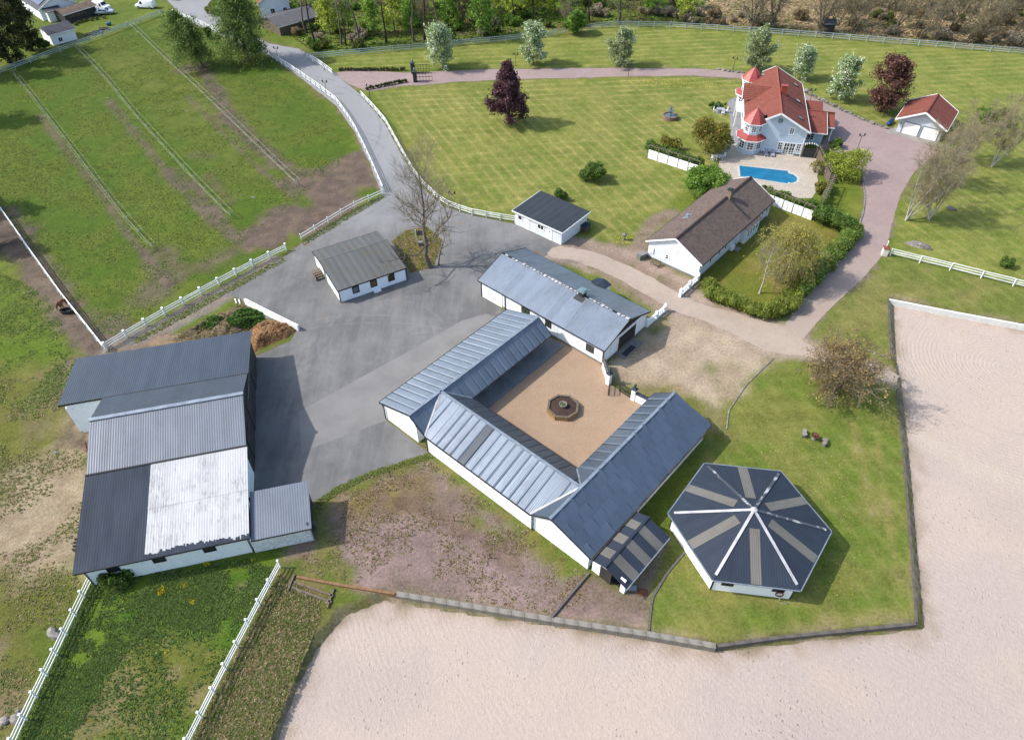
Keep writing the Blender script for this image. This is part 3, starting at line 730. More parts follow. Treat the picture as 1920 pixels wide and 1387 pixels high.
M_felt = mat('roof_felt', A(118, 126, 124), A(132, 136, 130), .8, .85, bump=.3, bscale=20)

# ---------------------------------------------------------------- stable range, three wings round the yard
ZE, ZR = 2.5, 4.2
def wing_frame(name, label, cat='stable wing'):
    """local x along a, y along b, origin at the courtyard frame's (40,31)"""
    o = AB(40, 31); return thing(name, label, cat, (o[0], o[1], 0), PSI)
def L3(a, b, z): return (a-40, b-31, z)
# west wing
g = wing_frame('stable_wing', 'white stable wing with pale metal roof along the west side of the sand courtyard')
gable_walls(g, -10.45, 10.5, 9.6, 15.0, 2.38, 10.3, 3.95, M_wall)
sheets(g, 'roof_sheet', [L3(29.35, 46.5, ZE), L3(50.85, 46.5, ZE), L3(50.85, 41.3, ZR), L3(29.35, 41.3, ZR)], 0, 1.02, M_roof_lt, crown=.006, lift=.004)
sheets(g, 'roof_sheet', [L3(34.05, 41.3, ZR), L3(50.85, 41.3, ZR), L3(50.85, 39.1, ZE), L3(36.65, 39.1, ZE)], 0, 1.02, M_roof_blue, crown=.006, lift=.004)
sheets(g, 'roof_sheet', [L3(29.35, 41.3, ZR), L3(34.05, 41.3, ZR), L3(29.35, 39.1, ZE)], 0, 1.02, M_roof_blue)
cap(g, 'ridge_cap', [L3(29.3, 41.3, ZR+.05), L3(50.9, 41.3, ZR+.05)], .32, .07, M_ridge)
cap(g, 'gutter', [L3(29.4, 46.55, ZE-.06), L3(50.8, 46.55, ZE-.06)], .12, .1, M_trim)
cap(g, 'gutter', [L3(36.7, 39.05, ZE-.06), L3(50.8, 39.05, ZE-.06)], .1, .1, M_trim)
cap(g, 'verge_board', [L3(29.33, 46.5, ZE-.06), L3(29.33, 41.3, ZR-.06)], .05, .2, M_trim)
cap(g, 'verge_board', [L3(29.33, 41.3, ZR-.06), L3(29.33, 39.1, ZE-.06)], .05, .2, M_trim)
MB().tube([L3(29.5, 46.3, ZE-.1), L3(29.42, 45.9, 2.0), L3(29.42, 45.9, .1)], .07, 6).build('downpipe', M_dark, g)
for k in range(4):
    panel(g, 'stable_door', L3(39.5+3*k, 40.58, 1.15), (1, 0, 0), (0, -1, 0), 1.2, 2.1, M_redwood, .05)
window(g, L3(44, 46.02, 1.5), (1, 0, 0), (0, 1, 0), .9, .7, M_trim)
# south wing (local x runs along b)
_o = AB(40, 31)
g = thing('stable_wing', 'stable wing with light roof crossed by one dark strip, south of the courtyard', 'stable wing', (_o[0], _o[1], 0), PSI+R(90))
def S3(a, b, z): return (b-31, 40-a, z)
gable_walls(g, -6.95, 8.0, 4.0, 10.62, 2.38, 6, 2.38, M_wall)
sheets(g, 'roof_sheet', [S3(29.35, 39.1, ZE), S3(29.35, 24.2, ZE), S3(34.05, 21.8, ZR), S3(34.05, 41.3, ZR)], 0, 1.05, M_roof_lt, crown=.005, lift=.004, mats=lambda i, n: M_roof_dark if i == int(n*.62) else M_roof_lt)
sheets(g, 'roof_sheet', [S3(34.05, 41.3, ZR), S3(34.05, 21.8, ZR), S3(36.65, 24.2, ZE), S3(36.65, 39.1, ZE)], 0, 1.05, M_roof_dark, crown=.008, lift=.004)
cap(g, 'ridge_cap', [S3(34.05, 41.3, ZR+.05), S3(34.05, 21.8, ZR+.05)], .3, .07, M_ridge)
for (a_, b_), (c_, d_), w_, mm_ in (((34.05, 41.25), (29.35, 39.05), .2, M_ridge_white), ((34.05, 21.85), (29.35, 24.25), .2, M_ridge_white), ((34.05, 41.3), (36.65, 39.1), .16, M_ridge), ((34.05, 21.8), (36.65, 24.2), .16, M_ridge)):
    cap(g, 'valley_flashing', [S3(a_, b_, ZR+.03), S3(c_, d_, ZE+.03)], w_, .05, mm_)
cap(g, 'gutter', [S3(29.28, 39.1, ZE-.06), S3(29.28, 24.2, ZE-.06)], .12, .1, M_trim)
cap(g, 'gutter', [S3(36.7, 39.0, ZE-.06), S3(36.7, 24.3, ZE-.06)], .1, .1, M_trim)
for b_ in (38.9, 24.0): MB().tube([S3(29.25, b_, ZE-.1), S3(29.33, b_, 2.2), S3(29.33, b_, .05)], .055, 6).build('downpipe', M_dark, g)
for k in range(4): panel(g, 'stable_door', S3(36.0, 26.5+3.4*k, 1.15), (1, 0, 0), (0, -1, 0), 1.2, 2.1, M_redwood, .05)
# east wing with pillowed roof sheets
g = wing_frame('stable_wing', 'long stable wing with dark blue dimpled metal roof along the east side of the courtyard')
gable_walls(g, -10.45, 10.5, -13.75, -7.0, 2.38, -9.2, 3.95, M_wall)
def pillow(parent, o, ux, uy, nrm, w_, l_, m_, amp, seed):
    r_ = random.Random(seed); n = 8; vs = []; fs = []
    o = Vector(o); ux = Vector(ux); uy = Vector(uy); nrm = Vector(nrm); k1 = amp*r_.uniform(.5, 1.35)
    for j in range(n+1):
        for i in range(n+1):
            a, b = i/n, j/n
            q_ = max((a-.4)/.6, 0); h = k1*q_**1.6*(1-.92*b)+.004
            vs.append(o+ux*(a*w_)+uy*(b*l_)+nrm*h)
    for j in range(n):
        for i in range(n): k = j*(n+1)+i; fs.append((k, k+1, k+n+2, k+n+1))
    mb = MB().add(vs, fs); ob = mb.build('roof_sheet', m_, parent, smooth=True)
    if ob.data.polygons[0].normal.z < 0: ob.data.flip_normals()
    return ob
def pillow_slope(g, b_ridge, b_eave, rows, seed):
    dl = math.hypot(b_ridge-b_eave, ZR-ZE); s = 1 if b_eave > b_ridge else -1
    uy = Vector((0, s*abs(b_ridge-b_eave)/dl, -(ZR-ZE)/dl)); nr = Vector((0, s*(ZR-ZE)/dl, abs(b_ridge-b_eave)/dl))
    a0, a1 = 29.35, 50.85; n = 14; wd = (a1-a0)/n; rl = dl/rows; q = seed
    for r_ in range(rows):
        off = (r_ % 2)*.5*wd
        for i in range(n+1):
            s0 = max(a0, a0+i*wd-off); s1 = min(a1, a0+(i+1)*wd-off)
            if s1-s0 < .1: continue
            c = Vector(L3(s0, b_ridge, ZR))+uy*(r_*rl)+nr*(.02-.0*r_)
            q += 1
            pillow(g, c+nr*(.012*((i+r_) % 2)), (1, 0, 0), uy, nr, s1-s0, rl+.02, M_roof_navy, .15, q)
pillow_slope(g, 21.8, 16.9, 4, 10)
sheets(g, 'roof_backing', [L3(29.4, 21.8, ZR-.03), L3(50.8, 21.8, ZR-.03), L3(50.8, 16.95, ZE-.03), L3(29.4, 16.95, ZE-.03)], 0, 30, M_roof_navy)
sheets(g, 'roof_sheet', [L3(36.65, 24.2, ZE), L3(50.85, 24.2, ZE), L3(50.85, 21.8, ZR), L3(34.05, 21.8, ZR)], 0, 1.4, M_roof_navy, crown=.006)
sheets(g, 'roof_sheet', [L3(29.35, 24.2, ZE), L3(34.05, 21.8, ZR), L3(29.35, 21.8, ZR)], 0, 1.4, M_roof_navy)
cap(g, 'ridge_cap', [L3(29.3, 21.8, ZR+.08), L3(50.9, 21.8, ZR+.08)], .3, .1, M_ridge)
cap(g, 'gutter', [L3(29.4, 16.8, ZE-.08), L3(50.8, 16.8, ZE-.08)], .14, .1, mat('rusty_gutter', A(96, 84, 70), A(70, 60, 50), 2, .8))
cap(g, 'verge_board', [L3(29.33, 24.2, ZE-.06), L3(29.33, 21.8, ZR-.06)], .05, .18, M_trim)
cap(g, 'verge_board', [L3(29.33, 21.8, ZR-.06), L3(29.33, 16.9, ZE-.06)], .05, .18, M_trim)
for a_ in (38.5, 42.5, 46.5): window(g, L3(a_, 17.22, 1.5), (1, 0, 0), (0, -1, 0), 1.1, .7, M_trim)
panel(g, 'blue_hatch', L3(44.4, 17.22, 1.5), (1, 0, 0), (0, -1, 0), .5, .5, mat('blue_paint', A(40, 80, 140), A(30, 60, 110), 2, .5), .2)
for k in range(3): panel(g, 'stable_door', L3(40+3.4*k, 24.02, 1.15), (1, 0, 0), (0, 1, 0), 1.2, 2.1, M_redwood, .05)
# lean-to with striped roof at the wing's south end
g = wing_frame('lean_to_shed', 'small shed with striped black and pale roof against the end of the east stable wing', 'shed')
pw = [(29.75, 16.8), (29.75, 13.2), (36.0, 13.2), (36.0, 16.8)]
MB().box(L3(29.85, 13.45, .95), (.2, .5, 1.9)).build('wall', M_wall_old, g)
MB().box(L3(29.85, 16.45, 1.0), (.2, .9, 2.0)).build('wall', M_wall_old, g)
MB().box(L3(29.85, 15.0, 2.03), (.2, 3.4, .26)).build('lintel', M_white, g)
MB().box(L3(32.9, 13.3, .85), (6.2, .2, 1.7)).build('wall', M_wall_old, g)
MB().box(L3(36.0, 15.0, .95), (.2, 3.6, 1.9)).build('wall', M_wall_old, g)
MB().box(L3(33, 15, .03), (5.9, 3.3, .05)).build('floor', M_black, g)
panel(g, 'plank_door', L3(29.72, 15.35, 1.0), (0, 1, 0), (-1, 0, 0), 1.25, 1.9, boards('black_planks', (.02, .02, .02), (.035, .033, .03), .18, .8), .06)
MB().add([L3(29.8, 16.6, 2.1), L3(29.8, 15.4, 2.72), L3(29.8, 13.2, 1.85), L3(29.8, 13.2, 1.75)], [(0, 1, 2, 3)]).build('gable_infill', M_wood, g)
def stripes(i, n): return M_roof_light if i % 2 == 1 else M_roof_char
sheets(g, 'roof_sheet', [L3(29.4, 16.85, 2.3), L3(36.5, 16.85, 2.3), L3(36.5, 15.4, 2.75), L3(29.4, 15.4, 2.75)], 0, 1.02, None, mats=stripes)
sheets(g, 'roof_sheet', [L3(29.4, 15.4, 2.75), L3(36.5, 15.4, 2.75), L3(36.5, 12.9, 1.8), L3(29.4, 12.9, 1.8)], 0, 1.02, None, mats=stripes)
cap(g, 'ridge_cap', [L3(29.35, 15.4, 2.79), L3(36.55, 15.4, 2.79)], .25, .06, M_roof_char)
cap(g, 'gutter', [L3(29.4, 12.85, 1.74), L3(36.5, 12.85, 1.74)], .1, .08, M_ridge)

# ---------------------------------------------------------------- north stable
ST = (6.60, 71.29); SY = R(-42.1)
g = thing('stable_barn', 'long white stable with pale metal roof, ragged ridge and roof vent north of the courtyard', 'stable', (*ST, 0), SY)
hl, hw = 10.49, 4.91; e_, r_ = 2.75, 4.55
gable_walls(g, -hl+.3, hl-.3, -hw+.35, hw-.35, e_-.12, 0, r_-.16, M_wall, plinth=M_conc)
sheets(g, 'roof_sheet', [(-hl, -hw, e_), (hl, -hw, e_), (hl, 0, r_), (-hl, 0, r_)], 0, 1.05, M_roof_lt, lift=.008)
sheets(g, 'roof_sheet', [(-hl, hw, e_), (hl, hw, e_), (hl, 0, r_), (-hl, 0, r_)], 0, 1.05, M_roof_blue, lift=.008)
rr_ = random.Random(3)
for k in range(34):   # loose ridge tiles, many broken or missing
    x0_ = -hl+k*(2*hl/34)
    if rr_.random() < .25: continue
    mb = MB(); a_ = rr_.uniform(.12, .26); z_ = r_+.05
    mb.slab([(x0_, -a_, z_-.04+rr_.uniform(-.02, .02)), (x0_+rr_.uniform(.3, .55), -a_*rr_.uniform(.6, 1.2), z_-.04), (x0_+.5, 0, z_+.03), (x0_, 0, z_+.03)], .02)
    mb.slab([(x0_, a_, z_-.04), (x0_+rr_.uniform(.35, .55), a_*rr_.uniform(.6, 1.2), z_-.04), (x0_+.5, 0, z_+.03), (x0_, 0, z_+.03)], .02)
    mb.build('ridge_tile', M_ridge_white if rr_.random() < .6 else M_ridge, g)
cap(g, 'ridge_board', [(-hl, 0, r_+.015), (hl, 0, r_+.015)], .3, .03, M_trim)
cap(g, 'fascia', [(-hl, -hw-.02, e_-.07), (hl, -hw-.02, e_-.07)], .05, .14, M_trim)
cap(g, 'fascia', [(-hl, hw+.02, e_-.07), (hl, hw+.02, e_-.07)], .05, .14, M_trim)
for s in (-1, 1): cap(g, 'verge_board', [(hl+.02, s*hw, e_-.07), (hl+.02, 0, r_-.07)], .05, .2, M_trim)
for s in (-1, 1): cap(g, 'verge_board', [(-hl-.02, s*hw, e_-.07), (-hl-.02, 0, r_-.07)], .05, .2, M_trim)
MB().add([(hl-.28, -3.6, 2.95), (hl-.28, 3.6, 2.95), (hl-.28, 0, r_-.12), (hl-.24, -3.6, 2.95), (hl-.24, 3.6, 2.95), (hl-.24, 0, r_-.12)], [(3, 4, 5), (0, 2, 1), (0, 1, 4, 3)]).build('dark_gable', M_trim, g)
vt = MB().box((3.2, 0, r_+.2), (.75, .75, .75)).build('roof_vent', M_dark, g)
MB().box((3.2, 0, r_+.68), (1.05, 1.05, .12)).box((3.2, 0, r_+.78), (.75, .75, .1)).build('vent_cap', mat('verdigris', A(150, 178, 186), A(120, 150, 158), 2, .5), vt)
MB().slab([(2.5, -1.0, r_-.34), (3.95, -1.0, r_-.34), (3.95, -.3, r_-.06), (2.5, -.3, r_-.06)], .03).build('flashing', M_dark, vt)
mb = MB(); mb.slab([(1.2, 4.6, 3.05), (1.2, 6.2, 2.7), (2.3, 6.2, 3.05), (2.3, 4.4, 3.1)], .05).slab([(2.3, 4.4, 3.1), (2.3, 6.2, 3.05), (3.5, 6.2, 2.65), (3.5, 4.6, 2.9)], .05)
mb.build('porch_roof', M_roof_char, g)
MB().box((2.35, 5.3, 1.3), (2.0, 1.5, 2.6)).build('porch', M_white, g)
yw = -hw+.35
for x_, z_, w_ in ((8.15, 1.5, 1.1), (1.5, 1.7, .9), (-2.3, 1.75, 1.3)): window(g, (x_, yw, z_), (1, 0, 0), (0, -1, 0), w_, 1.0, M_trim, mat('green_glass', (.03, .04, .035), (.05, .06, .05), 2, .12, spec=.7))
panel(g, 'sliding_door', (-8.2, yw, 1.3), (1, 0, 0), (0, -1, 0), 3.6, 2.5, M_wall, .07)
MB().box((-5.85, yw-.06, 1.35), (.12, .1, 2.6)).build('door_post', M_trim, g)
MB().box((-hl+.35, yw-.04, 1.35), (.14, .12, 2.6)).build('corner_board', M_trim, g)
MB().box((hl-.32, yw-.03, 1.35), (.14, .12, 2.6)).build('corner_board', M_dark, g)
panel(g, 'doorway', (hl-.3, .35, 1.3), (0, 1, 0), (1, 0, 0), 3.2, 2.5, M_black, .03)
for s, an in ((-1, 62), (1, -70)):
    d_ = MB().box((.04, 0, 1.25), (.08, 1.55, 2.35)); ob = d_.build('barn_door', M_redwood, g, (hl-.2, .35+s*1.65, 0), (0, 0, R(-an if s < 0 else -an)))
    for v in ob.data.vertices: v.co.y += s*.78
cap(g, 'lintel', [(hl-.22, -1.4, 2.62), (hl-.22, 2.1, 2.62)], .08, .16, M_white)
MB().box((hl+.5, .0, .04), (1.4, 4.0, .08)).build('threshold', M_conc, g)
MB().box((hl+.7, -.4, .09), (.7, 2.2, .04)).build('grate', M_dark, g)

# ---------------------------------------------------------------- walker (six-sided ring)
WC = np.array([22.55, 36.95]); WR = 7.63
g = thing('horse_walker', 'six-sided white horse walker under a black pyramid roof with pale strips on the lawn', 'horse walker', (*WC, 0), 0)
he, ha = 2.4, 4.5
for k in range(6):
    a0, a1 = R(111.7+60*k), R(111.7+60*(k+1)); am = (a0+a1)/2
    ap = WR*math.cos(R(30))
    f = bpy.data.objects.new('roof_panel', None)
    mb = MB(); h_ = WR/2
    ob = mb.slab([(-h_, 0, he), (h_, 0, he), (0, ap, ha)], .06).build('roof_panel', M_roof_char, g, (ap*math.cos(am), ap*math.sin(am), 0), (0, 0, am+R(90)))
    sl = (ha-he)/ap
    w2 = .48; y1_ = ap*.74
    MB().slab([(-w2, .06, he+.06*sl+.03), (w2, .06, he+.06*sl+.03), (w2, y1_, he+y1_*sl+.03), (-w2, y1_, he+y1_*sl+.03)], .02).build('skylight_strip', M_roof_light, ob)
    cap(ob, 'gutter', [(-h_+.03, -.04, he-.03), (h_-.03, -.04, he-.03)], .1, .08, M_ridge)
    c0 = (WR*math.cos(a0), WR*math.sin(a0), he)
    q = Vector(c0)*.93; q.z = he+(ha-he)*.07+.05
    br_ = 1 if k in (1, 2, 3) else 0
    cap(g, 'hip_flashing', [q, (0, 0, ha+.05)], .26, .05, M_ridge_white if br_ else mat('patchy_flashing_%d' % k, A(92, 98, 108), A(225, 226, 230), .9, .5, lo=.52, hi=.6))
    wr = WR-.55; wa = wr*math.cos(R(30)); wl = wr
    ww = MB().box((0, 0, 1.1), (wl-.05, .12, 2.2)).build('wall', mat('walker_panel', (.74, .76, .79), (.70, .72, .76), .5, .5) if k == 0 else bpy.data.materials['walker_panel'], g, (wa*math.cos(am), wa*math.sin(am), 0), (0, 0, am+R(90)))
    MB().box((-wl/2, -.02, 1.15), (.14, .16, 2.3)).build('corner_post', M_trim, ww)
    if k in (2, 3):
        for s in (-1, 1):
            window(ww, (s*2.25, -.06, 1.3), (1, 0, 0), (0, -1, 0), 1.0, .42, M_dark, M_black, bars=(0, 0))
MB().lathe([(.35, 0), (.3, .1), (.05, .22)], 12, (0, 0, ha)).build('roof_cap', M_ridge_white, g)
hr_ = thing('hose_reel', 'red garden hose coiled on the white wall of the horse walker', 'hose reel', (*P(1456, 1121)[:2], 0), R(-8))
tp = [(.33*math.cos(a), -.08-.05*(i/40), .95+.33*math.sin(a)) for i, a in enumerate(np.linspace(0, 8*math.pi, 60))]
MB().tube(tp, .045, 5).build('hose_coil', mat('red_hose', A(150, 70, 60), A(120, 60, 55), 3, .5), hr_)
MB().box((0, .06, .95), (.5, .16, .1)).build('bracket', M_white, hr_)
MB().tube([(.2, -.1, .7), (.1, -.35, .05), (.7, -.5, .04), (1.2, -.2, .04)], .04, 5).build('hose_end', M_rope, hr_)
# ---------------------------------------------------------------- big barn
BY = R(13.5)
B0 = np.array([-28.6, 50.94])     # east end of the main ridge
g = thing('barn', 'large white barn under broad grey, black and flaking white corrugated roofs west of the yard', 'barn', (B0[0], B0[1], 0), BY)
# local: x along the ridge (east end 0), y towards north
bx0, bx1 = -15.2, 0.
yN, yB, yR, yM, yS = 12.9, 4.5, 0., -5.9, -16.0
zN, zB, zRr, zM, zS = 4.0, 4.85, 6.25, 4.55, 3.0
xW = -19.7
def seg(x0, x1, ya, za, yb, zb, m_, wd=1.1, mats=None): return sheets(g, 'roof_sheet', [(x0, ya, za), (x1, ya, za), (x1, yb, zb), (x0, yb, zb)], 0, wd, m_, crown=0., lift=.003, mats=mats)
rb = random.Random(5)
seg(xW, .1, yN, zN, yB, zB, M_roof_barn)
seg(bx0, 0., yB, zB+.02, yR, zRr, M_roof_barn)
seg(bx0, 0., yR, zRr, yM, zM, M_roof_fib)
xs = -9.2
seg(bx0-.1, xs, yM, zM-.03, yS, zS, M_roof_char)
# flaking white coat over half of the lower roof
mid = (yM+yS)/2; zm = (zM+zS)/2
seg(xs, .1, yM, zM-.03, mid, zm-.02, M_roof_white, .92)
seg(xs, .1, mid, zm-.04, yS, zS, M_roof_white, .92)
cap(g, 'bare_eave_strip', [(xs, yS+.15, zS+.03), (.1, yS+.15, zS+.03)], .01, .01, M_roof_char)
mb = MB()
x_ = xs
while x_ < .1:
    wq = min(rb.uniform(.07, .24), .1-x_); d_ = rb.uniform(.1, .5)*rb.uniform(.6, 1.)+.12+.5*(x_ > -3.)*rb.random()*(x_+3)/3+.25*math.sin((x_-xs)*.5)
    k = (zM-zS)/(yM-yS)
    mb.add([(x_, yS-.02, zS+.028), (x_+wq, yS-.02, zS+.028), (x_+wq, yS+d_, zS+.028+d_*k), (x_, yS+d_, zS+.028+d_*k)], [(0, 1, 2, 3)]); x_ += wq
mb.build('bare_sheet_edge', M_roof_char, g)
cap(g, 'ridge_cap', [(bx0-.05, yR, zRr+.05), (.05, yR, zRr+.05)], .45, .08, M_ridge)
cap(g, 'step_flashing', [(bx0-.1, yM, zM+.02), (.1, yM, zM+.02)], .18, .05, M_trim)
cap(g, 'valley_flashing', [(bx0, yB, zB+.03), (.1, yB, zB+.03)], .12, .04, M_trim)
cap(g, 'fascia', [(xW, yB, zB-.1), (bx0, yB, zB-.1)], .06, .22, M_trim)
cap(g, 'fascia', [(bx0-.1, yS-.03, zS-.09), (.1, yS-.03, zS-.09)], .06, .16, M_trim)
M_bwall = boards('barn_render', (.60, .66, .70), (.66, .70, .72), 4., .8, dirt=(.34, .33, .31), gap=0.)
M_bdark = boards('black_boards', (.022, .023, .026), (.04, .04, .042), .22, .7, gap=.5)
xe = -.36
def eastwall(name, pts, m_):
    n = len(pts); mb = MB(); vs = [(xe, y, z) for y, z in pts]+[(xe-.2, y, z) for y, z in pts]
    mb.add(vs, [tuple(range(n))[::-1], tuple(range(n, 2*n))]+[(i, (i+1) % n, (i+1) % n+n, i+n) for i in range(n)])
    ob = mb.build(name, m_, g)
    bm = bmesh.new(); bm.from_mesh(ob.data); bmesh.ops.recalc_face_normals(bm, faces=bm.faces); bm.to_mesh(ob.data); bm.free()
    return ob
eastwall('gable_wall', [(yN-.4, 0), (yN-.4, zN-.15), (yB, zB-.15), (yR, zRr-.15), (yM, zM-.2), (yM, 0)], M_bdark)
eastwall('wall', [(yM, 0), (yM, zM-.25), (yS+.4, zS-.2), (yS+.4, 0)], M_bwall)
MB().box(((bx0+xe)/2+.2, yS+.5, zS/2-.1), (xe-bx0-.8, .2, zS-.2)).build('wall', M_bwall, g)
MB().box((bx0+.5, (yM+yS)/2-.0, zS/2-.1), (.2, yM-yS-1.0, zS-.2)).build('wall', M_bwall, g)
MB().box((bx0+.3, (yB+yM)/2, zM/2), (.2, yB-yM, zM)).build('wall', M_bwall, g)
MB().box(((xW+bx0)/2+.3, yB+.25, zB/2-.12), (bx0-xW-.6, .2, zB-.24)).build('wall', M_bwall, g)
MB().box((xW+.35, (yN+yB)/2, zN/2-.05), (.2, yN-yB-.8, zN-.15)).build('wall', M_bwall, g)
MB().box(((xW+xe)/2, yN-.45, zN/2-.1), (xe-xW-.8, .2, zN-.2)).build('wall', M_bwall, g)
for y_, w_, h_ in ((8.6, 3.4, 3.3), (2.3, 3.8, 3.8), (-2.6, 2.6, 3.2)): panel(g, 'barn_door', (xe, y_, h_/2), (0, 1, 0), (1, 0, 0), w_, h_, M_bdark, .08)
for y_ in (6.1, 3.2, -6.9):
    MB().box((xe+.12, y_, 3.4), (.06, 2.6, .12)).build('door_rail', M_ridge, g)
for x_ in (-12.3, -8.3, -3.8): window(g, (x_, yS+.4, 1.9), (1, 0, 0), (0, -1, 0), 1.05, .65, M_trim, bars=(0, 0))
MB().tube([(bx0+.2, yS, zS-.15), (bx0+.55, yS+.36, zS-.7), (bx0+.55, yS+.36, .1)], .06, 6).build('downpipe', M_dark, g)
# lean-to east of the barn's lower roof
g = thing('lean_to_shed', 'pale metal-roofed lean-to with rough stone wall at the barn\'s south-east corner', 'shed', (B0[0], B0[1], 0), BY)
sheets(g, 'roof_sheet', [(.15, -10.9, 3.3), (5.75, -10.9, 3.3), (5.75, -16.1, 2.6), (.15, -16.1, 2.6)], 0, .95, M_roof_fib, lift=.004)
cap(g, 'fascia', [(.15, -16.13, 2.52), (5.75, -16.13, 2.52)], .05, .14, M_trim)
MB().box((2.7, -15.6, 1.2), (5.6, .25, 2.4)).build('wall', mat('rough_stone_render', (.62, .66, .68), (.36, .38, .4), 6, .9, bump=.8, bscale=6), g)
MB().box((5.4, -13.4, 1.35), (.2, 4.6, 2.7)).build('wall', M_bdark, g)
MB().box((2.7, -11.3, 1.45), (5.6, .2, 2.9)).build('wall', M_bdark, g)
MB().tube([(5.7, -16.1, 2.5), (5.55, -15.8, 1.9), (5.55, -15.8, .1)], .05, 6).build('downpipe', M_ridge, g)
MB().box((5.7, -14.2, .35), (.3, .5, .7)).build('crate', M_wood, g)

# ---------------------------------------------------------------- grey felt-roofed shed in the yard
g = thing('yard_shed', 'low white shed with weathered grey felt roof standing in the middle of the asphalt yard', 'shed', (-23.09, 73.64, 0), R(30.1))
Ls, Ds = 9.75, 9.75
for a_, b_, sx, sy in ((Ls/2, .1, Ls, .2), (Ls/2, Ds-.1, Ls, .2), (.1, Ds/2, .2, Ds-.4), (Ls-.1, Ds/2, .2, Ds-.4)): MB().box((a_, b_, 1.03), (sx, sy, 2.06)).build('wall', M_white if sy != .2 or b_ > 1 else mat('shaded_shed_wall', (.70, .74, .80), (.66, .70, .76), .8, .6), g)  # front wall alone is bluer and darker, its shade put into the colour
M_felt2 = corr('felt_strips', A(126, 130, 131), A(112, 115, 115), .95, .85, 0., .2, rib=.12, patch=.3, rv=.05, stain=A(140, 128, 106))
sheets(g, 'felt_strip', [(-.15, -.15, 2.12), (Ls+.1, -.15, 2.12), (Ls+.1, 6.7, 2.75), (-.15, 6.7, 2.75)], 0, .98, M_felt2, lift=.006)
sheets(g, 'felt_strip', [(-.15, 6.7, 2.75), (Ls+.1, 6.7, 2.75), (Ls+.1, Ds+.1, 2.4), (-.15, Ds+.1, 2.4)], 0, .98, M_felt2, lift=.006)
cap(g, 'ridge_seam', [(-.15, 6.7, 2.765), (Ls+.1, 6.7, 2.765)], .14, .02, M_felt)
for p, q in (((-.18, -.15, 2.05), (-.18, 6.7, 2.68)), ((-.18, 6.7, 2.68), (-.18, Ds+.1, 2.33)), ((-.15, -.18, 2.05), (Ls+.1, -.18, 2.05)), ((Ls+.13, -.15, 2.05), (Ls+.13, 6.7, 2.68)), ((-.15, Ds+.13, 2.33), (Ls+.1, Ds+.13, 2.33))): cap(g, 'fascia', [p, q], .05, .17, M_trim)
for x_ in (-.02, Ls+.02): MB().box((x_, -.02, 1.0), (.12, .12, 2.0)).build('corner_board', M_trim, g)
window(g, (2.35, 0, 1.25), (1, 0, 0), (0, -1, 0), .85, 1.0, M_trim, mat('curtained_glass', A(120, 124, 140), A(150, 152, 165), 3, .3), bars=(0, 0), fr=.12)
window(g, (4.95, 0, 1.25), (1, 0, 0), (0, -1, 0), .85, 1.0, M_trim, mat('boarded_pane', A(150, 110, 70), A(120, 90, 60), 2, .6), bars=(0, 0), fr=.12)
window(g, (7.55, 0, 1.25), (1, 0, 0), (0, -1, 0), .85, 1.0, M_trim, mat('brown_pane', A(96, 80, 64), A(80, 66, 54), 2, .4), bars=(0, 0), fr=.12)
panel(g, 'door', (0, 5.6, 1.0), (0, 1, 0), (-1, 0, 0), .95, 1.95, mat('grey_door', A(170, 176, 184), A(150, 156, 164), 2, .5), .05)
MB().box((5.2, -.3, .12), (1.0, .5, .24)).build('step', M_white, g)
# wooden steps at its side door
g2 = thing('wooden_steps', 'grey wooden steps at the side door of the yard shed', 'steps', tuple(P(603, 521)), R(30.1))
for k in range(3): MB().box((-.25, .5-.35*k, .55-.17*k), (1.3, .38, .05)).build('tread', M_wood, g2)
MB().box((-.25, 1.1, .62), (1.3, .9, .06)).build('landing', M_wood, g2)
for s in (-.85, .35): MB().box((s, .4, .3), (.06, 1.6, .5)).build('stringer', M_wood, g2)

# ---------------------------------------------------------------- small white shed by the lawn
g = thing('garden_shed', 'small white board shed with flat black felt roof between the yard and the lawn', 'shed', (7.48, 86.58, 0), R(139.6))
Lg, Wg = 8.9, 6.4          # local x to the west end, y is negative towards the yard... front is +y
for c_, s_ in (((Lg/2, -.1, 1.15), (Lg, .2, 2.3)), ((.1, -Wg/2, 1.15), (.2, Wg-.4, 2.3)), ((Lg-.1, -Wg/2, 1.15), (.2, Wg-.4, 2.3)), ((Lg/2, -Wg+.1, 1.15), (Lg, .2, 2.3))):
    MB().box(c_, s_).build('wall', M_wall_vert, g)
M_feltk = corr('black_felt', A(72, 80, 92), A(62, 70, 80), 1.1, .8, 0., .25, rib=.1, patch=.4, rv=.06)
sheets(g, 'felt_strip', [(-.35, .3, 2.42), (Lg+.35, .3, 2.42), (Lg+.35, -Wg-.3, 2.62), (-.35, -Wg-.3, 2.62)], 0, 1.1, M_feltk, lift=.005)
for p, q in (((-.35, .32, 2.34), (Lg+.35, .32, 2.34)), ((-.37, .3, 2.34), (-.37, -Wg-.3, 2.54)), ((Lg+.37, .3, 2.34), (Lg+.37, -Wg-.3, 2.54))): cap(g, 'fascia', [p, q], .05, .18, M_white)
for x_ in (7.9, 3.9): window(g, (x_, 0, 1.5), (1, 0, 0), (0, 1, 0), .8 if x_ > 5 else 1.2, .75, M_white, bars=(1 if x_ < 5 else 0, 0), fr=.12)
for x_, w_ in ((6.5, .95), (2.2, .9)):
    d_ = panel(g, 'door', (x_, 0, 1.02), (1, 0, 0), (0, 1, 0), w_, 2.0, M_white, .05)
    if x_ < 5: window(d_, (x_, .05, 1.5), (1, 0, 0), (0, 1, 0), .28, .28, M_white, bars=(0, 0), fr=.05, name='door_light')
b_ = thing('compost_crate', 'dark slatted crate with black lid behind the garden shed', 'crate', tuple(P(1096, 432)), R(49.6))
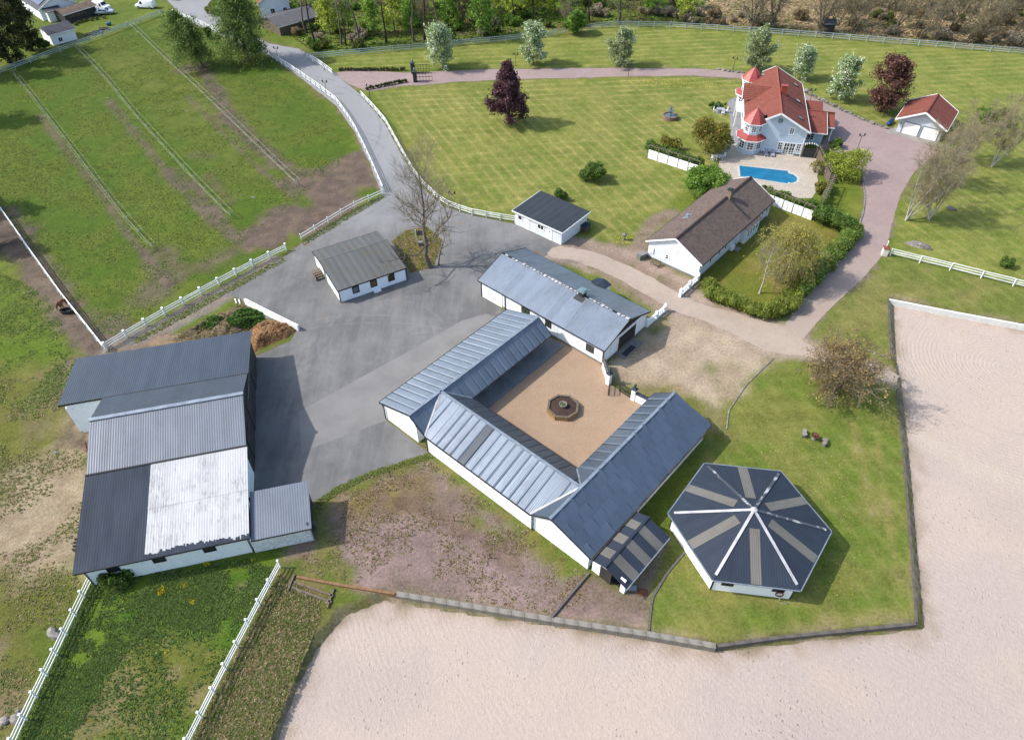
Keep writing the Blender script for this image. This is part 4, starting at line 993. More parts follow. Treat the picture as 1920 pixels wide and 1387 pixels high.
for k in range(4): MB().box((0, 0, .15+.24*k), (1.2, 1.2, .16)).build('slat_frame', M_wood, b_)
MB().box((0, 0, 1.05), (1.35, 1.35, .08)).build('lid', M_roof_char, b_)

# ---------------------------------------------------------------- tiled roofs
def tilemat(name, c, c2, c3, cw=.332, rw=.365):
    t = NT(name); uv = t.n('UVMap').outputs[0]
    sp = t.n('SeparateXYZ', {0: uv})
    cell = t.n('CombineXYZ', {0: t.math('FLOOR', t.math('DIVIDE', sp.outputs[0], cw)), 1: t.math('FLOOR', t.math('DIVIDE', sp.outputs[1], rw)), 2: 0.}).outputs[0]
    wn = t.n('TexWhiteNoise', {0: cell}).outputs[0]
    col = t.mix(t.rng(t.math('ADD', t.math('MULTIPLY', wn, .55), t.math('MULTIPLY', t.noise(uv, .5, 6, .7), .6)), .3, .85), c, c2)
    col = t.mix(t.rng(t.noise(uv, 3., 6, .8), .56, .7, 0, .6), col, c3)
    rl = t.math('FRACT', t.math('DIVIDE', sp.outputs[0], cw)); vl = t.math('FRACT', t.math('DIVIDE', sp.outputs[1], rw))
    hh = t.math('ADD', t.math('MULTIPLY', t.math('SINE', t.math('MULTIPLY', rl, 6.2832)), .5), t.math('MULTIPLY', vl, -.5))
    joint_shade = t.math('LESS_THAN', rl, .16)
    col = t.mix(t.math('MULTIPLY', joint_shade, .8), col, (c[0]*.3, c[1]*.3, c[2]*.3))  # shade of the gaps between tile columns put into the colour
    t.bump(t.math('ADD', hh, t.math('MULTIPLY', t.noise(uv, 14, 4), .4)), .25, .04)
    return t.fin(col, .85, 0, .2)
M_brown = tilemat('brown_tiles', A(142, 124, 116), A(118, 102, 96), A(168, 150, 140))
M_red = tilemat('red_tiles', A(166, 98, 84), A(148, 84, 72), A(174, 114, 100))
M_redmetal = corr('red_sheet', A(200, 92, 86), A(186, 82, 76), .45, .45, 0., .4, rib=.3, rv=.03)
def tiles(parent, name, p0, du, dv, nu, nv, cw, rw, m_, rise=.05, lap=.035):
    """real rolled tiles: p0 eave corner, du along the eave, dv up the slope"""
    du = np.array(du, float); dv = np.array(dv, float); nn = np.cross(du, dv); nn /= np.linalg.norm(nn)
    if nn[2] < 0: nn = -nn
    prof = [(0, 0), (.3, .2), (.6, 1.), (.85, 1.), (1., .25)]
    us = np.array([i+q[0] for i in range(nu) for q in prof[:-1]]+[nu])*cw; hs = np.array([q[1] for i in range(nu) for q in prof[:-1]]+[.0])*rise
    V = []; UV = []
    for j in range(nv):
        for e, l_ in ((0, lap), (1, 0.)):
            vv = (j+e)*rw
            pts = np.array(p0)[None, :]+us[:, None]*du[None, :]+vv*dv[None, :]+(hs+l_)[:, None]*nn[None, :]
            V.append(pts); UV.append(np.stack([us, np.full(len(us), vv-(.01 if e else -.01))], 1))
    V = np.concatenate(V); UV = np.concatenate(UV); k = len(us); F_ = []
    for r in range(2*nv-1):
        a = r*k+np.arange(k-1); F_.append(np.stack([a, a+1, a+1+k, a+k], 1))
    F_ = np.concatenate(F_)
    me = npmesh(name, V, F_, m_)
    if me.polygons[0].normal.z < 0: me.flip_normals()
    ul = me.uv_layers.new(name='UVMap'); vi = np.empty(len(me.loops), np.int32); me.loops.foreach_get('vertex_index', vi)
    ul.data.foreach_set('uv', UV[vi].astype(np.float32).ravel())
    return tag(link(name, me, parent), kind='stuff')

# ---------------------------------------------------------------- brown-roofed bungalow
g = thing('bungalow', 'long white bungalow with brown tiled roof and brick chimney beside the hedge', 'house', (29.92, 88.65, 0), R(48.7))
hl, hw, e_, r_ = 10.96, 4.55, 2.77, 5.10
x0, x1, y0, y1 = -hl+.35, hl-.35, -hw+.4, hw-.4
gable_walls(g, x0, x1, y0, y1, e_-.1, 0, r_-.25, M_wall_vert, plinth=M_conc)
sl = math.hypot(hw, r_-e_); dv = np.array([0, hw/sl, (r_-e_)/sl])
nu = 66; cw_ = 2*hl/nu
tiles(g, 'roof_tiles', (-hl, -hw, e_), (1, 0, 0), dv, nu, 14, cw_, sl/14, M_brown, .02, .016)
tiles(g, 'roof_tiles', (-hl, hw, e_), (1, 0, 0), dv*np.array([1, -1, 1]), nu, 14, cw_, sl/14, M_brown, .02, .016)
sheets(g, 'roof_deck', [(-hl, -hw, e_-.04), (hl, -hw, e_-.04), (hl, 0, r_-.04), (-hl, 0, r_-.04)], 0, 40, M_trim)
sheets(g, 'roof_deck', [(-hl, hw, e_-.04), (hl, hw, e_-.04), (hl, 0, r_-.04), (-hl, 0, r_-.04)], 0, 40, M_trim)
cap(g, 'ridge_tiles', [(-hl, 0, r_+.07), (hl, 0, r_+.07)], .26, .14, mat('ridge_brown', A(84, 68, 62), A(70, 58, 54), 3, .8))
for s in (-1, 1):
    cap(g, 'verge_board', [(-hl-.03, s*hw, e_-.06), (-hl-.03, 0, r_-.04)], .06, .2, M_white)
    cap(g, 'verge_board', [(hl+.03, s*hw, e_-.06), (hl+.03, 0, r_-.04)], .06, .2, M_white)
    cap(g, 'gutter', [(-hl, s*(hw+.04), e_-.07), (hl, s*(hw+.04), e_-.07)], .12, .1, M_trim)
ch = MB().box((3.5, -.25, r_+.45), (.62, .62, 1.5)).build('chimney', mat('yellow_brick', A(176, 158, 128), A(146, 128, 104), 4, .9), g)
MB().box((3.5, -.25, r_+1.24), (.78, .78, .1)).box((3.5, -.25, r_+1.36), (.5, .5, .14)).build('chimney_cap', M_dark, ch)
for k in range(9): MB().box((3.35, -.95-.38*k, r_-.95*(r_-e_)/hw-.38*k*(r_-e_)/hw+.12), (.42, .14, .05)).build('ladder_rung', M_dark, g)
vo = MB().box((-3.05, 2.7, r_-2.7*(r_-e_)/hw+.2), (.55, .5, .35)).build('roof_vent', M_ridge, g)
MB().slab([(-3.8, 2.2, r_-2.2*.512+.09), (-2.3, 2.2, r_-2.2*.512+.09), (-2.3, 3.1, r_-3.1*.512+.09), (-3.8, 3.1, r_-3.1*.512+.09)], .02).build('flashing', M_ridge, vo)
window(g, (x0, 1.0, 1.45), (0, 1, 0), (-1, 0, 0), .6, .75, M_white, bars=(0, 1), fr=.16)
panel(g, 'meter_box', (x0, 3.6, 1.5), (0, 1, 0), (-1, 0, 0), .8, .9, M_white, .14)
panel(g, 'loft_hatch', (x0, -.1, 3.0), (0, 1, 0), (-1, 0, 0), .75, .9, M_white, .05)
# bay on the garden side, under the roof's extended eave
bay = MB().box((3.5, y0-.42, 1.25), (4.2, .84, 2.5)).build('bay', M_wall_vert, g)
MB().slab([(1.25, -5.15, e_-.32), (5.75, -5.15, e_-.32), (5.75, -4.4, e_+.06), (1.25, -4.4, e_+.06)], .08).build('bay_roof', M_brown, bay)
for x_ in (2.1, 3.0, 3.9, 4.8): window(bay, (x_, y0-.84, 1.5), (1, 0, 0), (0, -1, 0), .7, .95, M_white, bars=(0, 1))
panel(g, 'glazed_door', (.9, y0, 1.1), (1, 0, 0), (0, -1, 0), .9, 2.1, M_white, .05)
for x_ in (-7.6, -5.1, -3.2, 8.3, 9.6): window(g, (x_, y0, 1.55), (1, 0, 0), (0, -1, 0), .55, .8, M_white, bars=(0, 0))
MB().box((-1.2, y0-.25, .5), (.8, .45, .7)).build('heat_pump', M_white, g)
MB().box((-.5, y0-.7, .1), (1.1, .9, .2)).build('doorstep', M_conc, g)
MB().box((hl-.6, -hw+.3, 1.3), (.1, .1, 2.5)).build('downpipe', M_white, g)

# ---------------------------------------------------------------- garage
g = thing('garage', 'white double garage with red tiled roof at the end of the gravel drive', 'garage', (76.42, 122.77, 0), R(54.4))
hl, hw, e_, r_ = 4.75, 4.35, 2.56, 4.8
x0, x1, y0, y1 = -3.85, hl-.4, -3.65, 3.65
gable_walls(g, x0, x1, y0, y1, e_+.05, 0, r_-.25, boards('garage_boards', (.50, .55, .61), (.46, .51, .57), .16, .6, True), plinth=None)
sl = math.hypot(hw, r_-e_); dv = np.array([0, hw/sl, (r_-e_)/sl])
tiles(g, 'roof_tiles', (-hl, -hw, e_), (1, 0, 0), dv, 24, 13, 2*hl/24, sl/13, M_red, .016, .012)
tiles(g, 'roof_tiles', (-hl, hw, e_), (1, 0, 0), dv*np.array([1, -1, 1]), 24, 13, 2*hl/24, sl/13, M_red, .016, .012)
for s in (-1, 1):
    sheets(g, 'roof_deck', [(-hl, s*hw, e_-.04), (hl, s*hw, e_-.04), (hl, 0, r_-.04), (-hl, 0, r_-.04)], 0, 40, M_trim)
    cap(g, 'verge_board', [(-hl-.03, s*hw, e_-.05), (-hl-.03, 0, r_-.03)], .07, .28, M_white)
    cap(g, 'verge_board', [(hl+.03, s*hw, e_-.05), (hl+.03, 0, r_-.03)], .07, .28, M_white)
    cap(g, 'gutter', [(-hl, s*(hw+.04), e_-.06), (hl, s*(hw+.04), e_-.06)], .1, .1, M_white)
cap(g, 'ridge_tiles', [(-hl, 0, r_+.06), (hl, 0, r_+.06)], .24, .12, M_red)
for y_ in (1.42, -1.78):
    d_ = panel(g, 'garage_door', (x0, y_, 1.05), (0, 1, 0), (-1, 0, 0), 2.7, 2.1, mat('garage_door_paint', (.8, .8, .8), (.77, .77, .78), 1, .45), .03)
    for k in range(1, 5): MB().box((x0-.035, y_, .42*k), (.012, 2.66, .02)).build('groove', M_ridge, d_)
    for a_, b_ in (((x0-.06, y_-1.42, 1.05), (.12, .14, 2.2)), ((x0-.06, y_+1.42, 1.05), (.12, .14, 2.2)), ((x0-.06, y_, 2.16), (.12, 2.7, .14))): MB().box(a_, b_).build('door_surround', M_ridge, g)
for y_ in (3.3, -3.45): MB().box((x0-.1, y_, 1.75), (.14, .12, .25)).build('wall_lamp', M_dark, g)
M_bin = mat('blue_plastic', A(32, 84, 160), A(26, 66, 130), 2, .45)
bb = thing('boat_cover', 'rolled blue tarpaulin lying beside the garage', 'tarpaulin', tuple(P(1668, 233)), R(50))
MB().tube([(-1.2, 0, .35), (-.9, 0, .42), (.9, 0, .42), (1.2, 0, .35)], [.12, .4, .4, .12], 8).build('rolled_sheet', M_bin, bb, smooth=True)
for k in range(4): MB().tube([(-.7+.45*k, -.41, .42), (-.7+.45*k, 0, .84), (-.7+.45*k, .41, .42)], .05, 5).build('strap', M_dark, bb)
# ---------------------------------------------------------------- villa with two turrets
g = thing('villa', 'two-storey pale blue villa with red roof and two round turrets beside the pool', 'house', (48.16, 123.34, 0), R(77))
M_vw = boards('pale_blue_boards', (.44, .52, .61), (.40, .48, .57), .17, .6, True, gap=.18)
hl, hw, e_, r_ = 10.26, 5.45, 4.6, 7.48
x0, x1, y0, y1 = -hl+.6, hl-.6, -5.0, 5.0
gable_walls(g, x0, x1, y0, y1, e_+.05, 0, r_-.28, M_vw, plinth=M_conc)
sl = math.hypot(hw, r_-e_); dv = np.array([0, hw/sl, (r_-e_)/sl])
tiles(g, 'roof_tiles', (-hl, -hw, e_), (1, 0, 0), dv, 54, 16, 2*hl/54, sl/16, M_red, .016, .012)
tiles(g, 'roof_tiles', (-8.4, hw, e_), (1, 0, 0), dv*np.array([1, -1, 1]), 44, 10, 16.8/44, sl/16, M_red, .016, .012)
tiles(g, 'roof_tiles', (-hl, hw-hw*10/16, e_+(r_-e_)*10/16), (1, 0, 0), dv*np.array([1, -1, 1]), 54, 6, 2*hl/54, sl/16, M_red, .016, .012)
for s in (-1, 1):
    xd = hl if s < 0 else 8.4
    sheets(g, 'roof_deck', [(-xd, s*hw, e_-.05), (xd, s*hw, e_-.05), (xd, 0, r_-.05), (-xd, 0, r_-.05)], 0, 40, M_white)
    for xx in (-hl-.03, hl+.03): cap(g, 'verge_board', [(xx, s*hw if s < 0 else 2.3, e_-.06 if s < 0 else r_-.04-2.3*(r_-e_)/hw), (xx, 0, r_-.04)], .07, .3, M_white)
    cap(g, 'gutter', [(-hl, s*(hw+.05), e_-.07), (hl, s*(hw+.05), e_-.07)], .12, .12, M_white)
cap(g, 'ridge_tiles', [(-hl, 0, r_+.07), (hl, 0, r_+.07)], .26, .13, mat('ridge_red', A(196, 112, 92), A(176, 96, 80), 3, .8))
def turret(cx, cy, nm):
    tw = bpy.data.objects.new(nm, None); COL.objects.link(tw); tw.parent = g; tw.location = (cx, cy, 0)
    pa = R(22.5)
    MB().lathe([(2.15, 0), (2.15, 2.85)], 8, ang0=pa).build('lower_storey', M_vw, tw)
    MB().lathe([(1.65, 2.6), (1.65, 5.5)], 8, ang0=pa).build('upper_storey', M_vw, tw)
    MB().lathe([(2.75, 2.75), (1.66, 3.4), (1.6, 3.35), (2.7, 2.67)], 8, ang0=pa).build('skirt_roof', M_redmetal, tw)
    MB().lathe([(2.1, 5.4), (1.2, 6.5), (.12, 7.55), (.04, 7.7)], 8, ang0=pa).build('cone_roof', M_redmetal, tw)
    MB().lathe([(2.07, 5.28), (2.14, 5.28), (2.14, 5.41), (2.07, 5.41)], 8, ang0=pa).build('eave_trim', M_white, tw)
    MB().lathe([(2.73, 2.6), (2.8, 2.6), (2.8, 2.74), (2.73, 2.74)], 8, ang0=pa).build('eave_trim', M_white, tw)
    MB().lathe([(.06, 7.65), (.1, 7.8), (.03, 7.95)], 6).build('finial', M_ridge, tw)
    for k in range(8):
        a = R(45*k); 
        if math.cos(a)*(1 if cx > 0 else -1) < -.3 and math.sin(a) < .3: continue
        if math.sin(a) < -.3 and math.cos(a)*(1 if cx > 0 else -1) < .3: continue
        nr = (math.cos(a), math.sin(a), 0); u_ = (-math.sin(a), math.cos(a), 0)
        c_ = math.cos(R(22.5))
        window(tw, (nr[0]*2.15*c_, nr[1]*2.15*c_, 1.55), u_, nr, 1.1, 1.3, M_white, bars=(1, 2), fr=.14)
        window(tw, (nr[0]*1.65*c_, nr[1]*1.65*c_, 4.35), u_, nr, .75, 1.05, M_white, bars=(1, 2), fr=.13)
    return tw
turret(-9.0, 3.85, 'turret'); turret(9.0, 3.9, 'turret')
# cross gable with balcony between the turrets
dx, dz, dw = 1.75, 7.0, 2.3
dm = bpy.data.objects.new('dormer', None); COL.objects.link(dm); dm.parent = g
for s in (-1, 1):
    MB().slab([(dx, 5.95, dz), (dx+s*dw, 5.95, 5.3), (dx+s*dw, 4.0, 5.3), (dx, .8, dz)], .06).build('dormer_roof', M_red, dm)
    cap(dm, 'verge_board', [(dx+s*dw, 5.98, 5.23), (dx, 5.98, dz-.05)], .06, .26, M_white)
MB().add([(dx-2.1, 5.05, 3.2), (dx+2.1, 5.05, 3.2), (dx+2.1, 5.05, 5.3), (dx, 5.05, dz-.1), (dx-2.1, 5.05, 5.3)], [(0, 1, 2, 3, 4)[::-1]]).build('dormer_wall', M_white, dm)
window(dm, (dx, 5.06, 4.4), (1, 0, 0), (0, 1, 0), 1.4, 1.6, M_white, bars=(1, 2))
bl = MB().box((dx, 5.75, 2.9), (4.4, 1.4, .16)).build('balcony', M_white, g)
for k in range(12): MB().box((dx-2.1+k*.382, 6.4, 3.4), (.07, .07, .85)).build('baluster', M_white, bl)
MB().box((dx, 6.4, 3.87), (4.4, .12, .1)).build('handrail', M_white, bl)
for s in (-2.1, 2.1): MB().box((dx+s, 6.35, 1.4), (.16, .16, 2.8)).build('column', M_white, bl)
for x_ in (-4.2, -1.9, 1.75, 5.4): window(g, (x_, y1, 1.6), (1, 0, 0), (0, 1, 0), 1.1, 1.5, M_white, bars=(1, 2), fr=.14)
for x_ in (-4.2, 5.6): window(g, (x_, y1, 3.9), (1, 0, 0), (0, 1, 0), .9, 1.0, M_white, bars=(1, 2), fr=.14)
# pool front: french doors between two windows, one window above
for y_ in (-2.35, -3.3): window(g, (x0, y_, 1.15), (0, 1, 0), (-1, 0, 0), .9, 2.1, M_white, bars=(1, 2), fr=.13, name='french_door')
for y_ in (-1.25, -4.35): window(g, (x0, y_, 1.55), (0, 1, 0), (-1, 0, 0), .75, 1.35, M_white, bars=(1, 2), fr=.13)
window(g, (x0, -2.5, 4.35), (0, 1, 0), (-1, 0, 0), .75, 1.15, M_white, bars=(1, 2), fr=.14)
panel(g, 'corner_board', (x0, y0+.06, 2.3), (0, 1, 0), (-1, 0, 0), .14, 4.6, M_white, .04)
panel(g, 'dado_board', (x0, -2.8, .45), (0, 1, 0), (-1, 0, 0), 4.3, .06, M_white, .05)
pl = MB().lathe([(.45, 0), (.45, .04)], 12).build('gable_ornament', M_ridge, g, (x0-.05, -.2, 6.0), (0, R(90), 0))
MB().box((x0-.16, 1.2, 2.2), (.2, .16, .3)).build('wall_lamp', M_white, g)
ch = MB().box((-1.0, -.7, 7.75), (.75, 1.0, 1.5)).build('chimney', mat('red_chimney', A(196, 92, 76), A(176, 80, 66), 2, .7), g)
MB().box((-1.0, -.7, 8.54), (.9, 1.15, .1)).build('chimney_cap', M_redmetal, ch)
zs_ = lambda y: r_-abs(y)*(r_-e_)/hw
for k in range(9): MB().box((-1.9, -1.3-.42*k, zs_(-1.3-.42*k)+.14), (.4, .12, .05)).build('ladder_rung', M_trim, g)
for x_, y_ in ((-1.0, -1.75), (-3.2, -1.4)): MB().lathe([(.09, 0), (.09, .4), (.15, .4), (.15, .5)], 8, (x_, y_, zs_(y_))).build('vent_pipe', M_redmetal, g)
for x_ in (7.2, .1, -6.9):
    ya, yb = -3.35, -4.25
    sk = MB().slab([(x_-.38, ya, zs_(ya)+.15), (x_+.38, ya, zs_(ya)+.15), (x_+.38, yb, zs_(yb)+.15), (x_-.38, yb, zs_(yb)+.15)], .1).build('skylight', M_trim, g)
    MB().slab([(x_-.28, ya-.08, zs_(ya-.08)+.165), (x_+.28, ya-.08, zs_(ya-.08)+.165), (x_+.28, yb+.08, zs_(yb+.08)+.165), (x_-.28, yb+.08, zs_(yb+.08)+.165)], .01).build('pane', mat('sky_pane', A(170, 190, 205), A(150, 172, 190), 2, .05, spec=1.) if x_ > 7 else bpy.data.materials['sky_pane'], sk)
# lower east wing
ew = bpy.data.objects.new('east_wing', None); COL.objects.link(ew); ew.parent = g
def quadroof(pts): MB().slab(pts, .07).build('roof_slope', M_red, ew)
quadroof([(-.1, -5.0, 4.1), (-.1, -9.2, 4.1), (-5.6, -9.2, 2.55), (-5.6, -5.0, 2.55)])
quadroof([(-.1, -5.0, 4.1), (-.1, -9.2, 4.1), (2.6, -9.0, 3.2), (2.6, -5.0, 3.2)])
quadroof([(.2, -9.2, 4.0), (.2, -10.6, 4.0), (-3.0, -10.7, 2.6), (-3.0, -9.2, 2.6)])
quadroof([(.2, -9.2, 4.0), (.2, -10.6, 4.0), (3.2, -10.7, 2.6), (3.2, -9.2, 2.6)])
quadroof([(4.3, -5.2, 4.1), (4.3, -8.9, 4.1), (2.1, -8.9, 3.25), (2.1, -5.2, 3.25)])
quadroof([(4.3, -5.2, 4.1), (4.3, -8.9, 4.1), (6.6, -8.9, 3.1), (6.6, -5.2, 3.1)])
for p, q in (((-5.63, -5.0, 2.48), (-5.63, -9.2, 2.48)), ((-3.03, -9.2, 2.52), (-3.03, -10.7, 2.52)), ((-5.6, -9.23, 2.48), (-.1, -9.23, 4.02))): cap(ew, 'fascia', [p, q], .05, .16, M_white)
cap(ew, 'ridge_tiles', [(-.1, -5.4, 4.15), (-.1, -10.6, 4.1)], .2, .1, M_red)
for k in range(8): MB().box((-1.6, -5.9-.42*k, 3.75-.02*k), (.14, .3, .05)).build('ladder_rung', M_trim, ew)
MB().box((-2.0, -6.9, 1.3), (5.6, 3.8, 2.6)).build('wing_wall', M_vw, ew)
MB().box((2.9, -6.8, 1.5), (4.2, 3.6, 3.0)).build('wing_wall', M_vw, ew)
window(ew, (-4.8, -6.7, 1.5), (0, 1, 0), (-1, 0, 0), 1.2, 1.3, M_white, bars=(1, 2), fr=.13)
for x_ in (-2.7, 2.8): MB().box((x_, -10.4, 1.3), (.18, .18, 2.6)).build('porch_post', M_white, ew)
panel(ew, 'front_door', (-1.0, -8.8, 1.1), (1, 0, 0), (0, -1, 0), 1.0, 2.1, M_white, .05)
window(ew, (-3.2, -8.8, 1.6), (1, 0, 0), (0, -1, 0), .9, 1.1, M_white, bars=(1, 1))

def fpt(x, y, cx=48.16, cy=123.34, yaw=77):
    c, s = math.cos(R(yaw)), math.sin(R(yaw)); return (cx+c*x-s*y, cy+s*x+c*y)
# loungers and a chair by the pool wall
def lounger(px, lab, rz):
    o = thing('sun_lounger', lab, 'sun lounger', tuple(P(*px, .03)), rz, 'loungers by the pool')
    MB().box((0, 0, .32), (.62, 1.3, .1)).build('seat', M_loung, o)
    b_ = MB().box((0, .35, 0), (.62, .75, .09)).build('backrest', M_loung, o, (0, .6, .33), (R(50), 0, 0))
    for sx in (-.26, .26):
        for sy in (-.55, .5): MB().box((sx, sy, .14), (.06, .06, .28)).build('leg', M_white, o)
    return o
M_loung = mat('lounger_fabric', A(200, 206, 226), A(180, 186, 206), 2, .7)
lounger((1436, 291), 'pale blue sun lounger nearer the turret door by the pool', R(-13))
lounger((1448, 292), 'pale blue sun lounger nearer the french doors by the pool', R(-13))
o = thing('side_table', 'small white table beside the pool loungers', 'table', tuple(P(1429.5, 286, .03)), R(-13))
MB().box((0, 0, .5), (.5, .5, .06)).build('table_top', M_white, o)
for sx in (-.2, .2):
    for sy in (-.2, .2): MB().box((sx, sy, .25), (.05, .05, .5)).build('leg', M_white, o)
# garden table with chairs on the grey terrace, and a second set by the big bush
def garden_set(px, rz, lab, n=4):
    p = P(*px, .03)
    o = thing('garden_table', 'pale table '+lab, 'table', tuple(p), rz)
    MB().box((0, 0, .73), (1.5, .95, .06)).build('table_top', M_loung, o)
    for sx in (-.62, .62):
        for sy in (-.38, .38): MB().box((sx, sy, .35), (.07, .07, .7)).build('leg', M_white, o)
    for k, (cx, cy, a) in enumerate([(-1.05, 0, -90), (1.1, .1, 90), (-.3, .95, 180), (.35, -.95, 0)][:n]):
        c, s = math.cos(rz), math.sin(rz)
        ch_ = thing('garden_chair', 'white garden chair '+['on the west side of', 'on the east side of', 'on the far side of', 'on the near side of'][k]+' the pale table '+lab, 'chair', (p[0]+c*cx-s*cy, p[1]+s*cx+c*cy, .03), rz+R(a), 'garden chairs')
        for q in range(4): MB().box((0, -.18+.12*q, .44), (.5, .1, .03)).build('seat_slat', M_white, ch_)
        for q in range(4): MB().box((0, -.26, .58+.14*q), (.5, .03, .09)).build('back_slat', M_white, ch_)
        for sx in (-.22, .22):
            MB().box((sx, -.26, .55), (.05, .05, 1.08)).build('leg', M_white, ch_); MB().box((sx, .22, .3), (.05, .05, .6)).build('leg', M_white, ch_)
garden_set((1350, 211), R(-5), 'beside the villa lawn', 4)
garden_set((1346, 299), R(20), 'near the round bush', 2)
# planters, bins by the villa and a dark garden frame
for px, lab in (((1409, 287), 'small dark pot at the turret door'),): pass

# ---------------------------------------------------------------- pergola walls round the pool garden
M_panelw = mat('white_panel', (.78, .79, .80), (.70, .71, .72), .8, .6)
M_perg = mat('pergola_wood', A(160, 148, 132), A(132, 120, 106), 2, .8)
def pergola_wall(name, label, px0, px1, n, top=True, h=1.55, ph=2.35, side=-1):
    a, b = P(*px0)[:2], P(*px1)[:2]; d = b-a; L = np.linalg.norm(d); rz = math.atan2(d[1], d[0])
    o = thing(name, label, 'garden wall', (*a, 0), rz)
    st = L/n
    for k in range(n):
        for q in range(2): MB().box((st*(k+.25+.5*q), 0, h/2), (st*.5-.06, .12, h)).build('panel', M_panelw, o)
    for k in range(n+1): MB().box((st*k, 0, ph/2), (.12, .16, ph)).build('post', M_perg, o)
    MB().beam((0, 0, ph+.04), (L, 0, ph+.04), .1, .12).build('rail', M_perg, o)
    for k in range(int(L/.55)): MB().box((.25+.55*k, 0, ph+.14), (.07, .5, .08)).build('crossbar', M_perg, o)
    return o
pergola_wall('pergola_wall', 'white panelled pergola wall in front of the hedge west of the round bush', (1214, 296), (1308, 327), 5)
pergola_wall('pergola_wall', 'white panelled pergola wall between the pool and the bungalow garden', (1430, 378), (1521, 413), 5)
# trellis fence east of the pool: boarded part, then a slatted pergola
a, b = P(1529, 295)[:2], P(1552, 345)[:2]; d = b-a; L = np.linalg.norm(d)
o = thing('board_fence', 'weathered grey board fence along the east edge of the pool terrace', 'fence', (*a, 0), math.atan2(d[1], d[0]))
nb = int(L/.5)
for k in range(nb): MB().box((.25+.5*k, 0, .9), (.48, .06, 1.8)).build('board', M_wood, o)
for k in range(5): MB().box((L*k/4, 0, 1.1), (.12, .14, 2.3)).build('post', M_perg, o)
MB().beam((0, 0, 2.3), (L, 0, 2.3), .1, .12).build('rail', M_perg, o)
for k in range(int(L/.6)): MB().box((.3+.6*k, 0, 2.4), (.08, .6, .08)).build('crossbar', M_perg, o)
a, b = P(1557, 352)[:2], P(1536, 398)[:2]; d = b-a; L = np.linalg.norm(d)
o = thing('pergola', 'slatted wooden pergola rack at the south-east corner of the pool garden', 'pergola', (*a, 0), math.atan2(d[1], d[0]))
for k in range(4): MB().box((L*k/3, 0, 1.15), (.12, .12, 2.3)).build('post', M_perg, o)
MB().beam((0, 0, 2.32), (L, 0, 2.32), .1, .12).build('rail', M_perg, o)
for k in range(14): MB().box((L*(k+.5)/14, 0, 2.43), (.1, .95, .09)).build('crossbar', M_perg, o)
# arched gate beside the villa
o = thing('garden_arch', 'pale wooden arch with dark gate between the villa and the board fence', 'garden gate', tuple(P(1514, 296)), R(-13))
for s in (-1.1, 1.1): MB().box((s, 0, 1.1), (.14, .14, 2.2)).build('post', M_perg, o)
pts = [(1.1*math.cos(a), 0, 2.2+.45*math.sin(a)) for a in np.linspace(0, math.pi, 9)]
MB().tube(pts, .07, 5).build('arch', M_perg, o)
for k in range(7): MB().box((1.1*math.cos(R(20+23*k)), 0, 2.25+.45*math.sin(R(20+23*k))), (.07, .6, .07)).build('crossbar', M_white, o)
for k in range(7): MB().box((-.9+.3*k, 0, .9), (.26, .05, 1.7)).build('gate_board', M_dark, o)

# ---------------------------------------------------------------- neighbours in the far corner
def simple_house(name, label, px_near_r, px_near_l, depth, he, hr, mw_, mr_, wins=(), ridge_along=False, cat='house', over=.4):
    a, b = P(*px_near_l)[:2], P(*px_near_r)[:2]; d = b-a; L = float(np.linalg.norm(d)); rz = math.atan2(d[1], d[0])
    o = thing(name, label, cat, (*a, 0), rz)
    if ridge_along:      # ridge parallel to the near wall: turn so local x stays along it
        gable_walls(o, 0, L, 0, depth, he, depth/2, hr, mw_)
        for s, y_ in ((1, -over), (-1, depth+over)):
            sheets(o, 'roof_sheet', [(-over, y_, he-.05), (L+over, y_, he-.05), (L+over, depth/2, hr+.08), (-over, depth/2, hr+.08)], 0, 1.6, mr_)
            cap(o, 'fascia', [(-over, y_, he-.15), (L+over, y_, he-.15)], .05, .16, M_white)
    else:
        # gable towards the camera: walls built by hand
        for pts in ([(0, 0, 0), (L, 0, 0), (L, 0, he), (L/2, 0, hr), (0, 0, he)], [(0, depth, 0), (L, depth, 0), (L, depth, he), (L/2, depth, hr), (0, depth, he)]):
            mb = MB(); mb.add(pts+[(p[0], p[1]+(.2 if p[1] == 0 else -.2), p[2]) for p in pts], [(0, 1, 2, 3, 4), (9, 8, 7, 6, 5), (0, 4, 9, 5), (1, 6, 7, 2)]).build('wall', mw_, o)
        for x_ in (.1, L-.1): MB().box((x_, depth/2, he/2), (.2, depth-.4, he)).build('wall', mw_, o)
        k = (hr-he)/(L/2)
        for s, xe_ in ((0, -over), (1, L+over)):
            sheets(o, 'roof_sheet', [(xe_, -over, he-over*k+.08), (xe_, depth+over, he-over*k+.08), (L/2, depth+over, hr+.08), (L/2, -over, hr+.08)], 1, 1.6, mr_)
            cap(o, 'verge_board', [(xe_, -over-.03, he-over*k), (L/2, -over-.03, hr)], .05, .22, M_white)
    for x_, z_, w_, h_ in wins: window(o, (x_, 0, z_), (1, 0, 0), (0, -1, 0), w_, h_, M_white, bars=(1, 0))
    return o, L
M_far_white = mat('far_white', (.70, .72, .75), (.64, .66, .70), 1, .7)
M_far_roof = mat('far_dark_roof', A(84, 86, 96), A(70, 72, 82), 1, .7)
o, L = simple_house('neighbour_house', 'white neighbour house with dark roof and solar panels in the top left corner', (148, 24), (82, 40), 13, 2.7, 4.9, M_far_white, M_far_roof, ((10.2, 1.6, 1.1, 1.1), (7., 1.6, .7, .7), (1.6, 1.6, 1.2, 1.1)))
M_solar = mat('solar_panel', A(60, 80, 120), A(50, 68, 104), 1, .12, spec=.9)
k = (4.9-2.7)/(L/2)
